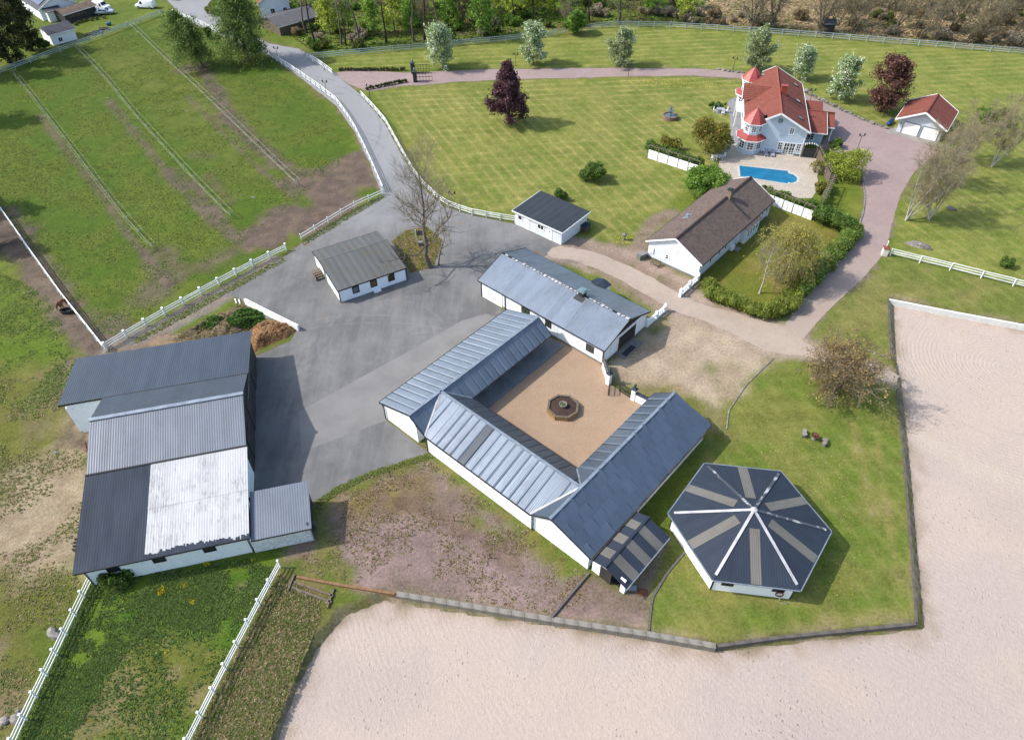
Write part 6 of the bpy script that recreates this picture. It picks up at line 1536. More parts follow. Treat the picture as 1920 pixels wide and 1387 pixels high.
# street lamps
def lamp(px, lab, h=2.3, heads=2):
    o = thing('lamp_post', lab, 'street lamp', tuple(P(*px)), R(rnd.uniform(-30, 30)), 'small black garden lamp posts')
    MB().tube([(0, 0, 0), (0, 0, .3), (0, 0, h)], [.09, .05, .04], 6).build('pole', M_dark, o)
    if heads == 2: MB().box((0, 0, h), (.9, .05, .05)).build('arm', M_dark, o)
    for s in ((-.42, .42) if heads == 2 else (0,)):
        MB().lathe([(.05, h), (.14, h+.12), (.17, h+.38), (.03, h+.52)], 6, (s, 0, 0)).build('lantern', M_dark, o)
for px, lab in (((613, 176), 'black lamp post at the left edge of the road near the gravel entrance'), ((967, 124), 'twin black lamp post behind the purple tree by the drive'), ((1178, 143), 'black lamp post beside the drive below the third blossoming tree'), ((1374, 132), 'twin black lamp post by the boulders behind the villa'), ((1608, 278), 'black lamp post on the gravel near the yellow-green bush'),
                ((522, 112), 'black lamp post in the shade of the big birch by the road'), ((694, 184), 'black lamp post by the fence end near the entrance hedge'), ((849, 388), 'black lamp post by the road fence behind the bare tree'), ((609, 132), 'black lamp post by the short fence at the gravel entrance'), ((1518, 192), 'black lamp post by the boulders near the villa porch')): lamp(px, lab)
# notice board on the island
o = thing('notice_board', 'pale two-post notice board on the grass island under the bare tree', 'notice board', tuple(P(788, 452)), R(5))
for s in (-.55, .55): MB().box((s, 0, 1.0), (.14, .14, 2.0)).build('post', M_white, o)
MB().box((0, 0, 1.45), (1.0, .06, .8)).build('board', M_wood, o)
MB().box((.1, -1.2, .35), (.7, .5, .7)).build('block', M_conc, o)
# black trough and hay beside the horse
o = thing('water_trough', 'oval black rubber trough with hay on the dirt beside the horse', 'trough', tuple(P(129, 586)), R(8))
pts = [(1.05*math.cos(a), .5*math.sin(a)) for a in np.linspace(0, 2*math.pi, 18)[:-1]]
mb = MB(); 
for (s0, z0), (s1, z1) in (((.85, 0), (1., .55)), ((1., .55), (.92, .58)), ((.92, .58), (.78, .1))):
    k = len(mb.v); n = len(pts)
    mb.v += [(p[0]*s0, p[1]*s0, z0) for p in pts]+[(p[0]*s1, p[1]*s1, z1) for p in pts]; mb.f += [(k+i, k+(i+1) % n, k+n+(i+1) % n, k+n+i) for i in range(n)]
mb.f.append(tuple(range(k, k+n))) if False else None
mb.build('tub', M_black, o)
MB().lathe([(.5, .12), (.3, .3), (.05, .34)], 9).build('hay', M_black, o)
# stakes in the mauve ground
for px, lab in (((732, 893), 'short dark stake by the asphalt edge in the mauve ground'), ((852, 977), 'short dark stake in the middle of the mauve ground'), ((919, 1046), 'short dark stake nearest the stable wing in the mauve ground')):
    ob = MB().box((0, 0, .45), (.07, .07, .9)).box((0, 0, .75), (.16, .05, .08)).build('stake', M_dark, None, tuple(P(*px))); tag(ob, lab, 'stake')
for px, lab in (((117, 672), 'thin fence stake nearer the barn roof in the left paddock corner'), ((115, 703), 'thin fence stake by the west end of the barn')):
    ob = MB().tube([(0, 0, 0), (.05, 0, 1.2)], .035, 5).box((.05, 0, 1.15), (.12, .05, .05)).build('stake', M_dark, None, tuple(P(*px))); tag(ob, lab, 'stake')
# white concrete wall of the dung yard and two loose planks
retaining('dung_wall', 'low white concrete wall along the manure heap at the yard\'s edge', [(458, 560), (505, 584), (558, 610)], 0, .9, M_white, .3, 3.0, z=0.)
for px, lab in (((442, 565), 'left one of two white planks lying by the manure heap'), ((449, 566), 'right one of two white planks lying by the manure heap')):
    ob = MB().box((0, 0, .06), (.14, 1.1, .08)).build('plank', M_white, None, tuple(P(*px, .01)), (0, 0, R(25))); tag(ob, lab, 'plank')
# pallets and boards west of the barn
o = thing('pallet_pile', 'broken wooden pallet leaning at the west wall of the barn', 'pallet', tuple(P(150, 1022)), R(14))
for k in range(4): MB().box((-.2, -.6+.4*k, .3), (.5, .12, .5)).build('slat', M_wood, o)
ob = MB().box((0, 0, .08), (.2, 1.6, .1)).build('plank', M_redwood, None, tuple(P(160, 838)), (0, 0, R(35))); tag(ob, 'brown plank lying by the west wall of the barn', 'plank')
o = thing('garden_box', 'grey plastic box on the grass at the bungalow gable', 'storage box', tuple(P(1203, 484)), R(30))
MB().box((0, 0, .4), (1.3, .8, .8)).build('box', mat('grey_plastic', A(150, 148, 140), A(130, 128, 122), 2, .6), o); MB().box((0, 0, .84), (1.4, .9, .1)).build('lid', M_conc, o)
o = thing('garden_bench', 'weathered wooden bench at the foot of the bungalow gable', 'bench', tuple(P(1228, 498)), R(-40))
for k in range(3): MB().box((0, -.2+.2*k, .42), (1.4, .16, .05)).build('seat_slat', M_wood, o)
for k in range(2): MB().box((0, .32, .62+.2*k), (1.4, .05, .14)).build('back_slat', M_wood, o)
for s in (-.6, .6):
    MB().box((s, -.2, .2), (.08, .08, .4)).build('leg', M_wood, o); MB().box((s, .3, .42), (.08, .08, .84)).build('leg', M_wood, o)
o = thing('stone_lantern', 'small stone garden figure beside the yellow flowers on the lawn', 'garden ornament', tuple(P(1170, 450)))
MB().lathe([(.28, 0), (.18, .15), (.14, .6), (.3, .7), (.26, .9), (.38, 1.0), (.05, 1.25)], 8).build('ornament', M_stone, o)
# rubble sheet by the lean-to
ob = MB().slab([(-.4, -.2, .12), (.35, -.3, .2), (.4, .3, .15), (-.3, .35, .1)], .03).build('metal_sheet', M_ridge, None, tuple(P(1186, 1104))); tag(ob, 'crumpled pale metal sheet lying at the lean-to shed', 'metal sheet')
ob = MB().slab([(-.5, -.3, .05), (.5, -.35, .08), (.55, .3, .1), (-.4, .35, .06)], .04).build('wood_board', M_redwood, None, tuple(P(1204, 1110))); tag(ob, 'brown board lying by the lean-to shed', 'board')
# raised beds and a barrel in the neighbour's garden
for px, m_, lab in (((170, 66), M_wood, 'leftmost raised vegetable bed in the neighbour\'s garden'), ((182, 62), mat('teal_plastic', A(90, 160, 170), A(70, 140, 150), 2, .5), 'teal raised bed in the neighbour\'s garden'), ((195, 56), M_wood, 'rightmost raised vegetable bed in the neighbour\'s garden')):
    o = thing('raised_bed', lab, 'raised bed', tuple(P(*px)), R(20))
    for a_, b_ in (((0, .55, .2), (2.2, .1, .4)), ((0, -.55, .2), (2.2, .1, .4)), ((1.05, 0, .2), (.1, 1.0, .4)), ((-1.05, 0, .2), (.1, 1.0, .4))): MB().box(a_, b_).build('board', m_, o)
    MB().box((0, 0, .15), (2.0, 1.0, .3)).build('soil', bpy.data.materials['dark_soil'], o)
o = thing('cable_drum', 'blue barrel lying in the neighbour\'s garden', 'barrel', tuple(P(205, 48)), R(15))
MB().tube([(-.5, 0, .4), (-.3, 0, .4), (.3, 0, .4), (.5, 0, .4)], [.36, .42, .42, .36], 12).build('barrel', mat('teal_barrel', A(50, 130, 170), A(40, 110, 150), 2, .5), o)
# ================================================================ vegetation
def barkmat(name, c, c2): return mat(name, c, c2, 5, .9, bump=.5, bscale=9)
BK_grey = barkmat('grey_bark', A(146, 136, 124), A(104, 96, 88)); BK_dark = barkmat('dark_bark', A(84, 74, 64), A(58, 50, 44))
BK_birch = barkmat('birch_bark', A(244, 238, 228), A(190, 182, 168)); BK_brown = barkmat('brown_bark', A(112, 90, 72), A(80, 62, 50))
BK_twig = mat('twigs_grey', A(172, 160, 142), A(144, 132, 116), 2, .9); BK_twig_b = mat('twigs_birch', A(196, 182, 156), A(168, 154, 120), 2, .9); BK_twig_d = mat('twigs_dark', A(100, 90, 78), A(80, 70, 62), 2, .9)

class TM:
    def __init__(s): s.v = []; s.f = []; s.n = 0
    def tube(s, pts, rad, n):
        k = len(pts); d = np.gradient(pts, axis=0); d /= np.linalg.norm(d, axis=1)[:, None]+1e-9
        a = np.where(np.abs(d[:, :1]) < .8, [[1., 0, 0]], [[0, 1., 0]])
        u = np.cross(d, a); u /= np.linalg.norm(u, axis=1)[:, None]+1e-9; w_ = np.cross(d, u)
        an = np.arange(n)*2*math.pi/n
        ring = pts[:, None, :]+rad[:, None, None]*(u[:, None, :]*np.cos(an)[None, :, None]+w_[:, None, :]*np.sin(an)[None, :, None])
        s.v.append(ring.reshape(-1, 3)); i = np.arange(k-1)[:, None]*n; j = np.arange(n)[None, :]; j2 = (j+1) % n
        s.f.append(np.stack([i+j, i+j2, i+n+j2, i+n+j], -1).reshape(-1, 4)+s.n); s.n += k*n
    def mesh(s, name, m_): return npmesh(name, np.concatenate(s.v), np.concatenate(s.f), m_, None, True)

def leaves(pos, size, pal, rg, up=.3, flat=.62, var=.22, clump=None):
    """one small quad per leaf clump with its own colour"""
    n = len(pos)
    nr = rg.normal(size=(n, 3)); nr[:, 2] += up; nr /= np.linalg.norm(nr, axis=1)[:, None]
    a = np.cross(nr, rg.normal(size=(n, 3))); a /= np.linalg.norm(a, axis=1)[:, None]; b = np.cross(nr, a)
    sz = size*rg.uniform(.55, 1.3, n)[:, None]
    c = np.stack([pos-a*sz, pos+b*sz*flat, pos+a*sz, pos-b*sz*flat], 1)
    p = np.array(pal)[rg.integers(0, len(pal), n)]
    k = 1+rg.normal(size=n)*var
    if clump is not None: k *= clump
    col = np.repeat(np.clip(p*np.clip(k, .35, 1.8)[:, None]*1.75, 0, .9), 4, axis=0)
    f = np.arange(4*n).reshape(-1, 4)
    return c.reshape(-1, 3), f, col

def grow(rg, h, r, base, spread, n1, n2, n3, e0, e1, droop=.1, prof=None, lean=(0, 0), stems=1, fan=0., l2=.5, l3=.5, wig=.05, n3len=3, r1=.45):
    segs = []
    for s in range(stems):
        az0 = rg.uniform(0, 6.28) if stems > 1 else 0
        fx = math.cos(2*math.pi*s/stems+az0*.2)*fan*rg.uniform(.5, 1.2); fy = math.sin(2*math.pi*s/stems+az0*.2)*fan*rg.uniform(.5, 1.2)
        hs = h*(rg.uniform(.8, 1) if stems > 1 else 1)
        tt = np.linspace(0, 1, 9); tip = np.array([lean[0]+fx, lean[1]+fy, 1.])*hs
        tr = tt[:, None]*tip[None, :]; tr[:, 0] += np.cumsum(rg.normal(size=9))*wig*hs*.12*(tt > 0); tr[:, 1] += np.cumsum(rg.normal(size=9))*wig*hs*.12*(tt > 0)
        tr[:, :2] *= (tt**.85)[:, None]/np.maximum(tt, 1e-3)[:, None]*tt[:, None]**.15
        rad = r*(1-tt*.92)*np.where(tt == 0, 1.35, 1.)/(stems**.35); segs.append((tr, rad, 0))
        for i in range(n1):
            q = (i+rg.uniform(0, 1))/n1; t_ = base+(1-base)*q*.98
            p0 = np.array([np.interp(t_, tt, tr[:, k]) for k in range(3)]); r0 = np.interp(t_, tt, rad)*r1
            L = spread*prof(q)*rg.uniform(.75, 1.2); az = i*2.4+rg.uniform(-.5, .5); el = R(e0+(e1-e0)*q+rg.normal()*8)
            d = np.array([math.cos(az)*math.cos(el), math.sin(az)*math.cos(el), math.sin(el)])
            ss = np.linspace(0, 1, 6); b1 = p0+ss[:, None]*d*L+np.cumsum(rg.normal(size=(6, 3)), 0)*L*wig*(ss > 0)[:, None]*.5; b1[:, 2] -= droop*L*ss**2
            segs.append((b1, np.maximum(r0*(1-.85*ss), .012), 1))
            for j in range(n2):
                s_ = rg.uniform(.2, 1); p1 = np.array([np.interp(s_, ss, b1[:, k]) for k in range(3)])
                d2 = d*.6+rg.normal(size=3)*.55; d2[2] += .15; d2 /= np.linalg.norm(d2); L2 = L*l2*(1.15-.55*s_)*rg.uniform(.7, 1.2)
                s4 = np.linspace(0, 1, 4); b2 = p1+s4[:, None]*d2*L2+np.cumsum(rg.normal(size=(4, 3)), 0)*L2*wig*(s4 > 0)[:, None]; b2[:, 2] -= droop*1.3*L2*s4**2
                segs.append((b2, np.maximum(r0*.45*(1-.8*s4), .009), 2))
                for k_ in range(n3):
                    s_ = rg.uniform(.15, 1); p2 = np.array([np.interp(s_, s4, b2[:, k]) for k in range(3)])
                    d3 = d2*.5+rg.normal(size=3)*.6; d3[2] += .1-droop*.8; d3 /= np.linalg.norm(d3); L3_ = L2*l3*rg.uniform(.6, 1.3)
                    s5 = np.linspace(0, 1, n3len); b3 = p2+s5[:, None]*d3*L3_; b3[:, 2] -= droop*2.2*L3_*s5**2
                    segs.append((b3, np.full(n3len, .008), 3))
    return segs
def tree_mesh(key, bark, twig, seed, leaf=None, twig_r=1.25, **kw):
    rg = np.random.default_rng(seed); segs = grow(rg, **kw)
    a = TM(); b = TM()
    for p, r_, l in segs:
        if l <= 1: a.tube(p, r_, 6 if l == 0 else 4)
        else: b.tube(p, r_*twig_r, 3)
    tm = a.mesh(key+'_trunk', bark)
    v = [np.concatenate(b.v)]; f = [np.concatenate(b.f)]
    cm_tw = None
    if leaf:
        pos = []; 
        for p, r_, l in segs:
            if l >= leaf.get('lv', 2):
                m_ = leaf['n']; s = rg.uniform(leaf.get('s0', .1), 1.05, m_); i = np.clip((s*(len(p)-1)).astype(int), 0, len(p)-2); fr = (s*(len(p)-1)-i)[:, None]
                pos.append(p[i]*(1-fr)+p[i+1]*fr+rg.normal(size=(m_, 3))*leaf.get('jit', .12))
        pos = np.concatenate(pos)
        cl = None
        lv, lf, lc = leaves(pos, leaf['size'], np.array(leaf['pal'])*leaf.get('gain', 1.), rg, leaf.get('up', .3), leaf.get('flat', .62), leaf.get('var', .22), cl)
        cme = npmesh(key+'_crown', lv, lf, LEAF, lc)
        tw = b.mesh(key+'_twigs', twig)
        return tm, cme, tw
    return tm, b.mesh(key+'_crown', twig), None
def plant(name, label, cat, ms, loc, rz=0, sc_=1., group=None):
    o = thing(name, label, cat, tuple(loc), rz, group); o.scale = (sc_, sc_, sc_) if not hasattr(sc_, '__len__') else sc_
    link('trunk', ms[0], o); link('crown', ms[1], o)
    if ms[2]: link('twigs', ms[2], o)
    return o
ovate = lambda q: max(.12, math.sin(math.pi*(.22+.78*q))**.8)
cone = lambda q: max(.1, 1.02-q*.95)
round_ = lambda q: max(.2, math.sin(math.pi*(.12+.82*q))**.6)
fanp = lambda q: .5+.5*q
vase = lambda q: .75+.25*math.sin(math.pi*q)

# --- specimen trees on the lawns
pal_purple = [A(108, 76, 84), A(90, 62, 72), A(126, 92, 96), A(76, 54, 62)]
ms = tree_mesh('purple', BK_grey, BK_twig_d, 21, dict(n=11, size=.2, pal=pal_purple, jit=.3), h=10.6, r=.2, base=.15, spread=3.7, n1=52, n2=7, n3=5, e0=5, e1=70, droop=-.05, prof=lambda q: max(.18, (1-q)**.75*1.02+.02 if q > .2 else .75+1.2*q*.7), l2=.42)
plant('purple_tree', 'conical purple-leaved tree standing alone on the big lawn', 'tree', ms, P(953, 232))
pal_pear = [A(122, 146, 84), A(140, 162, 104), A(104, 128, 68), A(206, 216, 190), A(230, 234, 220), A(116, 140, 78)]
pal_pear2 = [A(124, 140, 92), A(140, 154, 108), A(110, 124, 80), A(180, 188, 158)]
MS_P = [tree_mesh('pear%d' % k, BK_grey, BK_twig, 31+k, dict(n=9, size=.17, pal=pal_pear if k < 2 else pal_pear2, jit=.25, gain=1.3), h=7.4, r=.13, base=.12, spread=3.3, n1=34, n2=6, n3=5, e0=20, e1=68, droop=.1, prof=round_, lean=(.03, 0)) for k in range(3)]
for px, ty, k, lab in (((828, 127), 54, 0, 'white blossoming tree nearest the entrance gate on the far lawn'), ((1000, 122), 55, 1, 'white blossoming tree second from the entrance gate, behind the purple tree'), ((1165, 124), 62, 2, 'thin grey-green blossoming tree in the middle of the far lawn'),
                       ((1413, 132), 64, 2, 'grey-green blossoming tree just behind the villa turret'), ((1500, 148), 92, 0, 'white blossoming tree beside the villa roof'), ((1574, 188), 118, 1, 'white blossoming tree beside the boulder-lined drive')):
    plant('blossom_tree', lab, 'tree', MS_P[k], P(*px), px[0], HZ(px, ty)/7.6, 'blossoming trees along the drive')
pal_rb = [A(124, 88, 78), A(104, 74, 68), A(146, 108, 92), A(92, 66, 62)]
ms = tree_mesh('redbrown', BK_brown, BK_twig_d, 41, dict(n=9, size=.19, pal=pal_rb, jit=.3), h=8.0, r=.2, base=.12, spread=4.0, n1=34, n2=7, n3=5, e0=15, e1=70, droop=.02, prof=round_, lean=(.08, 0))
plant('copper_tree', 'round copper-brown tree beside the garage', 'tree', ms, P(1650, 210), 0, HZ((1650, 210), 126)/8.2)
# yard tree, bare
ms = tree_mesh('yard', BK_grey, BK_twig, 52, dict(n=1, size=.07, pal=[A(150, 150, 90), A(160, 150, 100)], jit=.15, lv=3), twig_r=1.1, h=15.5, r=.36, base=.2, spread=6.6, n1=22, n2=10, n3=9, e0=22, e1=62, droop=-.1, prof=lambda q: 1.05-.45*q, wig=.11, l2=.55, l3=.6)
plant('bare_yard_tree', 'tall leafless tree on the grass island in the yard', 'tree', ms, P(806, 501), 1.2)
ms2 = tree_mesh('yard2', BK_brown, BK_twig, 53, dict(n=2, size=.07, pal=[A(150, 140, 70), A(130, 124, 70)], jit=.15, lv=3), h=5.2, r=.12, base=.25, spread=1.7, n1=9, n2=5, n3=5, e0=35, e1=70, droop=-.1, prof=vase, wig=.1, lean=(.22, .1))
plant('leaning_sapling', 'small leaning sapling beside the trunk of the bare yard tree', 'tree', ms2, P(822, 497), 0)
# bare birches
MS_B = [tree_mesh('birch%d' % k, BK_birch, BK_twig_b, 61+k, dict(n=1, size=.06, pal=[A(170, 156, 116), A(164, 160, 110), A(160, 140, 110)], jit=.12, lv=3), h=10.5, r=.2, base=.22, spread=2.5, n1=11, n2=8, n3=9, e0=48, e1=72, droop=.05, prof=vase, stems=5, fan=.34, l2=.62, l3=.6, lean=(.18, 0)) for k in range(2)]
for i, (px, s, lab) in enumerate((((1698, 413), 1.0, 'bare multi-stemmed birch nearest the drive on the right lawn'), ((1741, 412), 1.02, 'bare multi-stemmed birch next to the small boulder on the right lawn'), ((1772, 345), .95, 'bare birch behind the front pair on the right lawn'),
                                  ((1797, 300), .9, 'bare birch beside the garage wall'), ((1859, 313), 1.0, 'bare white-stemmed birch at the right edge of the lawn'))):
    plant('bare_birch', lab, 'tree', MS_B[i % 2], P(*px), i*1.7, s, 'bare birches on the right lawn')
# oak in first leaf by the arena
pal_oak = [A(150, 128, 84), A(134, 112, 74), A(160, 140, 94), A(142, 132, 78), A(160, 128, 92)]
ms = tree_mesh('oak', BK_grey, BK_twig, 71, dict(n=3, size=.12, pal=pal_oak, jit=.3), h=5.4, r=.28, base=.12, spread=4.9, n1=34, n2=9, n3=7, e0=6, e1=58, droop=.05, prof=round_, l2=.5, wig=.09)
plant('broad_tree', 'broad tree with sparse brown spring leaves beside the arena path', 'tree', ms, P(1562, 738), .5, 1.0)
# willow and its bare neighbour in the bungalow garden
pal_wil = [A(172, 168, 70), A(150, 152, 62), A(190, 182, 92), A(160, 150, 60)]
ms = tree_mesh('willow', BK_dark, BK_twig_b, 81, dict(n=7, size=.13, pal=pal_wil, jit=.25, flat=.35), h=7.2, r=.25, base=.2, spread=5.4, n1=32, n2=7, n3=6, e0=35, e1=70, droop=.42, prof=round_, l3=.95, lean=(.12, .02))
plant('yellow_willow', 'drooping yellow-green willow in the bungalow garden', 'tree', ms, P(1461, 530), 0)
ms = tree_mesh('gardenbare', BK_birch, BK_twig, 82, None, h=8.0, r=.12, base=.3, spread=2.3, n1=14, n2=6, n3=6, e0=30, e1=65, droop=.0, prof=ovate, wig=.08, lean=(.05, .06))
plant('bare_garden_tree', 'slender leafless tree in front of the yellow willow', 'tree', ms, P(1424, 550), 0)
# weeping birches in leaf by the road
pal_bg = [A(120, 146, 74), A(104, 130, 62), A(140, 162, 92), A(92, 116, 54)]
ms = tree_mesh('birchg', BK_grey, BK_twig_d, 91, dict(n=12, size=.24, pal=pal_bg, jit=.4, flat=.4), h=17.5, r=.32, base=.1, spread=6.2, n1=50, n2=7, n3=5, e0=40, e1=72, droop=.5, prof=ovate, l3=.9)
plant('weeping_birch', 'large weeping birch in full leaf beside the road', 'tree', ms, P(468, 117), 0)
ms = tree_mesh('birchg2', BK_grey, BK_twig_d, 92, dict(n=10, size=.22, pal=pal_bg, jit=.34, flat=.4), h=10.5, r=.24, base=.25, spread=4.8, n1=34, n2=7, n3=5, e0=30, e1=70, droop=.55, prof=round_, l3=.9, lean=(-.3, .05))
plant('weeping_birch', 'leaning weeping birch in the paddock near the fence corner', 'tree', ms, P(383, 127), 0)
# dark trees at the left edge
pal_dk = [A(74, 84, 46), A(58, 68, 38), A(96, 98, 60), A(80, 72, 50)]
MS_D = [tree_mesh('darktree%d' % k, BK_dark, BK_twig_d, 95+k, dict(n=9, size=.24, pal=pal_dk, jit=.35), h=14, r=.35, base=.08, spread=4.6, n1=28, n2=7, n3=5, e0=5, e1=60, droop=.1, prof=lambda q: max(.15, .55+.8*q if q < .45 else 1.1-.95*(q-.3))) for k in range(2)]
for i, (px, s, lab) in enumerate((((20, 118), 1.05, 'dark dense tree at the left edge behind the paddock fence'), ((62, 96), .9, 'dark dense tree beside the white outbuilding, top left'), ((-45, 140), 1.1, 'dark tree standing outside the left edge whose shade falls on the paddock'), ((-90, 230), 1.0, 'dark tree left of the frame shading the upper paddock'))):
    plant('dark_tree', lab, 'tree', MS_D[i % 2], P(*px), i*2., s, 'dark trees at the left edge')
for i, (px, s, lab) in enumerate((((-105, 395), .95, 'dark tree left of the frame shading the lower paddock fence'), ((-70, 470), .75, 'smaller dark tree left of the frame by the muddy path'))):
    plant('dark_tree', lab, 'tree', MS_D[(i+1) % 2], P(*px), i*2.+1, s, 'dark trees at the left edge')

# ---------------------------------------------------------------- bushes and hedges
def clumps(rg, cs, rs, n, size, pal, up=.5, shell=.75, var=.2):
    cs = np.array(cs); rs = np.array(rs); w_ = rs**2; k = rg.choice(len(cs), n, p=w_/w_.sum())
    d = rg.normal(size=(n, 3)); d /= np.linalg.norm(d, axis=1)[:, None]; d[:, 2] = np.abs(d[:, 2])*np.where(rg.random(n) < .85, 1, -1)
    rad = rs[k]*(shell+(1-shell)*rg.random(n)**.5)*rg.uniform(.85, 1.12, n)
    pos = cs[k]+d*rad[:, None]; keep = pos[:, 2] > .02
    tone = rg.uniform(.78, 1.22, len(cs))[k]
    return leaves(pos[keep], size, pal, rg, up, .65, var, tone[keep])
def core(rg, cs, rs, f):  # opaque darker spheres added inside the leaves to block light
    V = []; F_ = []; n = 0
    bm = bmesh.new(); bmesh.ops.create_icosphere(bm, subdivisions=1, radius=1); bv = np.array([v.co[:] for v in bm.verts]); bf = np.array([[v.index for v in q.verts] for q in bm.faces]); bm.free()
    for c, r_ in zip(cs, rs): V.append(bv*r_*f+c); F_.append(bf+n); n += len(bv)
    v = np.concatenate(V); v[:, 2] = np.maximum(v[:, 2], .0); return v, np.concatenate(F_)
def bush(name, label, cat, px, rx, ry, h, n, size, pal, seed, K=16, group=None, dense=True, rz=0, me_only=False, up=.5):
    rg = np.random.default_rng(seed); cs = []; rs = []
    for i in range(K):
        a = rg.uniform(0, 6.28); q = rg.random()**.5*.72; z = rg.uniform(.25, .8)*h; k = math.sqrt(max(.1, 1-(z/h-.35)**2*1.4))
        cs.append((math.cos(a)*q*rx*k, math.sin(a)*q*ry*k, z)); rs.append(rg.uniform(.28, .45)*min(rx, ry, h*.7)*1.05)
    cs.append((0, 0, h*.45)); rs.append(min(rx, ry, h*.6)*.7)
    v, f, c = clumps(rg, cs, rs, n, size, pal, up)
    me = npmesh(name+'_foliage', v, f, LEAF, c)
    stems = MB()
    for i in range(7):
        c_ = cs[i]; stems.tube([(rg.uniform(-.15, .15), rg.uniform(-.15, .15), 0), (c_[0]*.4, c_[1]*.4, c_[2]*.5), (c_[0], c_[1], c_[2])], [.05, .035, .015], 4)
    sm = stems.mesh(name+'_stems', BK_brown)
    ic = None
    if dense:
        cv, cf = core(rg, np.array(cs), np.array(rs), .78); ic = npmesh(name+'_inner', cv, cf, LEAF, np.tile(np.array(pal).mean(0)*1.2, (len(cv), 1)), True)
    if me_only: return (sm, me, ic)
    return put_bush(name, label, cat, (sm, me, ic), P(*px), rz, 1, group)
def put_bush(name, label, cat, ms, loc, rz=0, s=1., group=None):
    o = thing(name, label, cat, tuple(loc), rz, group); o.scale = (s, s, s) if not hasattr(s, '__len__') else s
    link('stems', ms[0], o); link('foliage', ms[1], o)
    if ms[2]: link('light_block_core', ms[2], o)  # added core that keeps light from passing through the bush
    return o
G1 = [A(84, 112, 44), A(100, 128, 54), A(70, 96, 38), A(116, 142, 66)]
G2 = [A(104, 140, 48), A(122, 156, 62), A(90, 124, 40), A(138, 168, 78)]
G3 = [A(126, 132, 56), A(142, 142, 66), A(108, 112, 48), A(150, 126, 62)]
GY = [A(160, 172, 66), A(144, 160, 58), A(176, 182, 84), A(128, 146, 52)]
bush('round_bush', 'dark green round shrub alone on the lawn above the garden shed', 'bush', (1112, 338), 2.4, 2.2, 3.0, 3600, .13, G1, 1)
bush('small_bush', 'small dark green shrub behind the garden shed', 'bush', (1051, 374), 1.3, 1.2, 1.7, 1500, .11, G1, 2)
bush('great_bush', 'large rounded bright green bush between the pool and the bungalow roof', 'bush', (1322, 368), 4.2, 3.8, 4.8, 10000, .15, G2, 3, 30)
bush('garden_tree', 'large olive-green shrub beside the villa terrace', 'bush', (1328, 286), 3.6, 4.4, 6.0, 8500, .15, G3, 4, 26, dense=False)
bush('olive_bush', 'olive shrub behind the white pergola wall', 'bush', (1256, 282), 2.0, 1.8, 2.6, 2600, .13, G3, 5, dense=False)
bush('yellow_green_bush', 'loose yellow-green bush between the pool fence and the gravel drive', 'bush', (1578, 330), 4.0, 3.6, 4.6, 6500, .13, GY, 6, 26, dense=False)
bush('magnolia_bush', 'small sparse tree in a pot on the pool terrace', 'bush', (1527, 324), 1.3, 1.3, 2.6, 420, .14, G3, 7, 10, dense=False)
bush('terrace_shrub', 'yellow-green shrub inside the pergola rack', 'bush', (1540, 362), 1.6, 1.6, 1.9, 1500, .11, G3, 8)
bush('lawn_shrub', 'small shrub at the right edge below the rail fence', 'bush', (1884, 500), 1.1, 1.0, 1.3, 1200, .1, G1, 9)
bush('green_bush', 'green bush behind the garage on the right lawn', 'bush', (1852, 232), 3.2, 2.6, 3.0, 3600, .16, G2, 10)
bush('fence_tree', 'round dark green tree at the far fence', 'tree', (1078, 65), 3.2, 3.0, 6.0, 4200, .2, G2, 11, 20)
bush('corner_shrub', 'leafy elder shrub against the barn\'s south wall', 'bush', (222, 1088), 1.7, 1.4, 1.8, 1900, .13, G1, 12)
bush('young_spruce', 'small dark shrub between the two birches by the road', 'bush', (393, 72), 1.1, 1.1, 2.6, 1200, .14, G1, 13)
bush('table_shrub', 'low green shrub behind the pale garden table', 'bush', (1345, 204), 2.4, 1.0, 1.2, 1200, .13, G1, 14)
bush('shed_shrub', 'straggly leafless shrub against the yard shed', 'bush', (752, 492), 1.0, 2.6, 1.6, 500, .08, [A(110, 104, 84), A(90, 86, 70)], 15, dense=False)
bush('villa_shrub', 'clipped green shrub by the villa entrance', 'bush', (1563, 277), 1.8, 1.2, 1.5, 1500, .12, G1, 16)

def hedge(name, label, px, w_, h, n, size, pal, seed, cat='hedge', st=.7):
    rg = np.random.default_rng(seed); pts = resample(PL(px), st); p0 = pts[0]; cs = []; rs = []
    for p in pts:
        for q in range(3):
            off = rg.normal(size=2)*w_*.18; z = rg.uniform(.3, .72)*h; cs.append((p[0]-p0[0]+off[0], p[1]-p0[1]+off[1], z)); rs.append(rg.uniform(.38, .6)*min(w_, h))
    v, f, c = clumps(rg, cs, rs, n, size, pal, .6, .8)
    o = thing(name, label, cat, (*p0, 0))
    link('foliage', npmesh(name, v, f, LEAF, c), o)
    cv, cf = core(rg, np.array(cs), np.array(rs), .82); link('light_block_core', npmesh(name+'_in', cv, cf, LEAF, np.tile(np.array(pal).mean(0)*1.2, (len(cv), 1)), True), o)  # same core added inside the hedge against light coming through
    return o
HG = [A(104, 132, 50), A(122, 148, 62), A(90, 116, 42), A(138, 156, 74)]
HG2 = [A(126, 146, 56), A(142, 158, 66), A(108, 126, 46), A(148, 148, 70)]
hedge('garden_hedge', 'broad bright green hedge between the bungalow garden and the drive', [(1325, 545), (1360, 568), (1400, 585), (1438, 595), (1465, 588), (1492, 565)], 2.3, 1.8, 9000, .12, HG2, 1)
hedge('garden_hedge', 'broad hedge along the bend of the gravel drive', [(1500, 556), (1530, 520), (1560, 486), (1588, 456), (1602, 440)], 2.5, 2.0, 9000, .12, HG, 2)
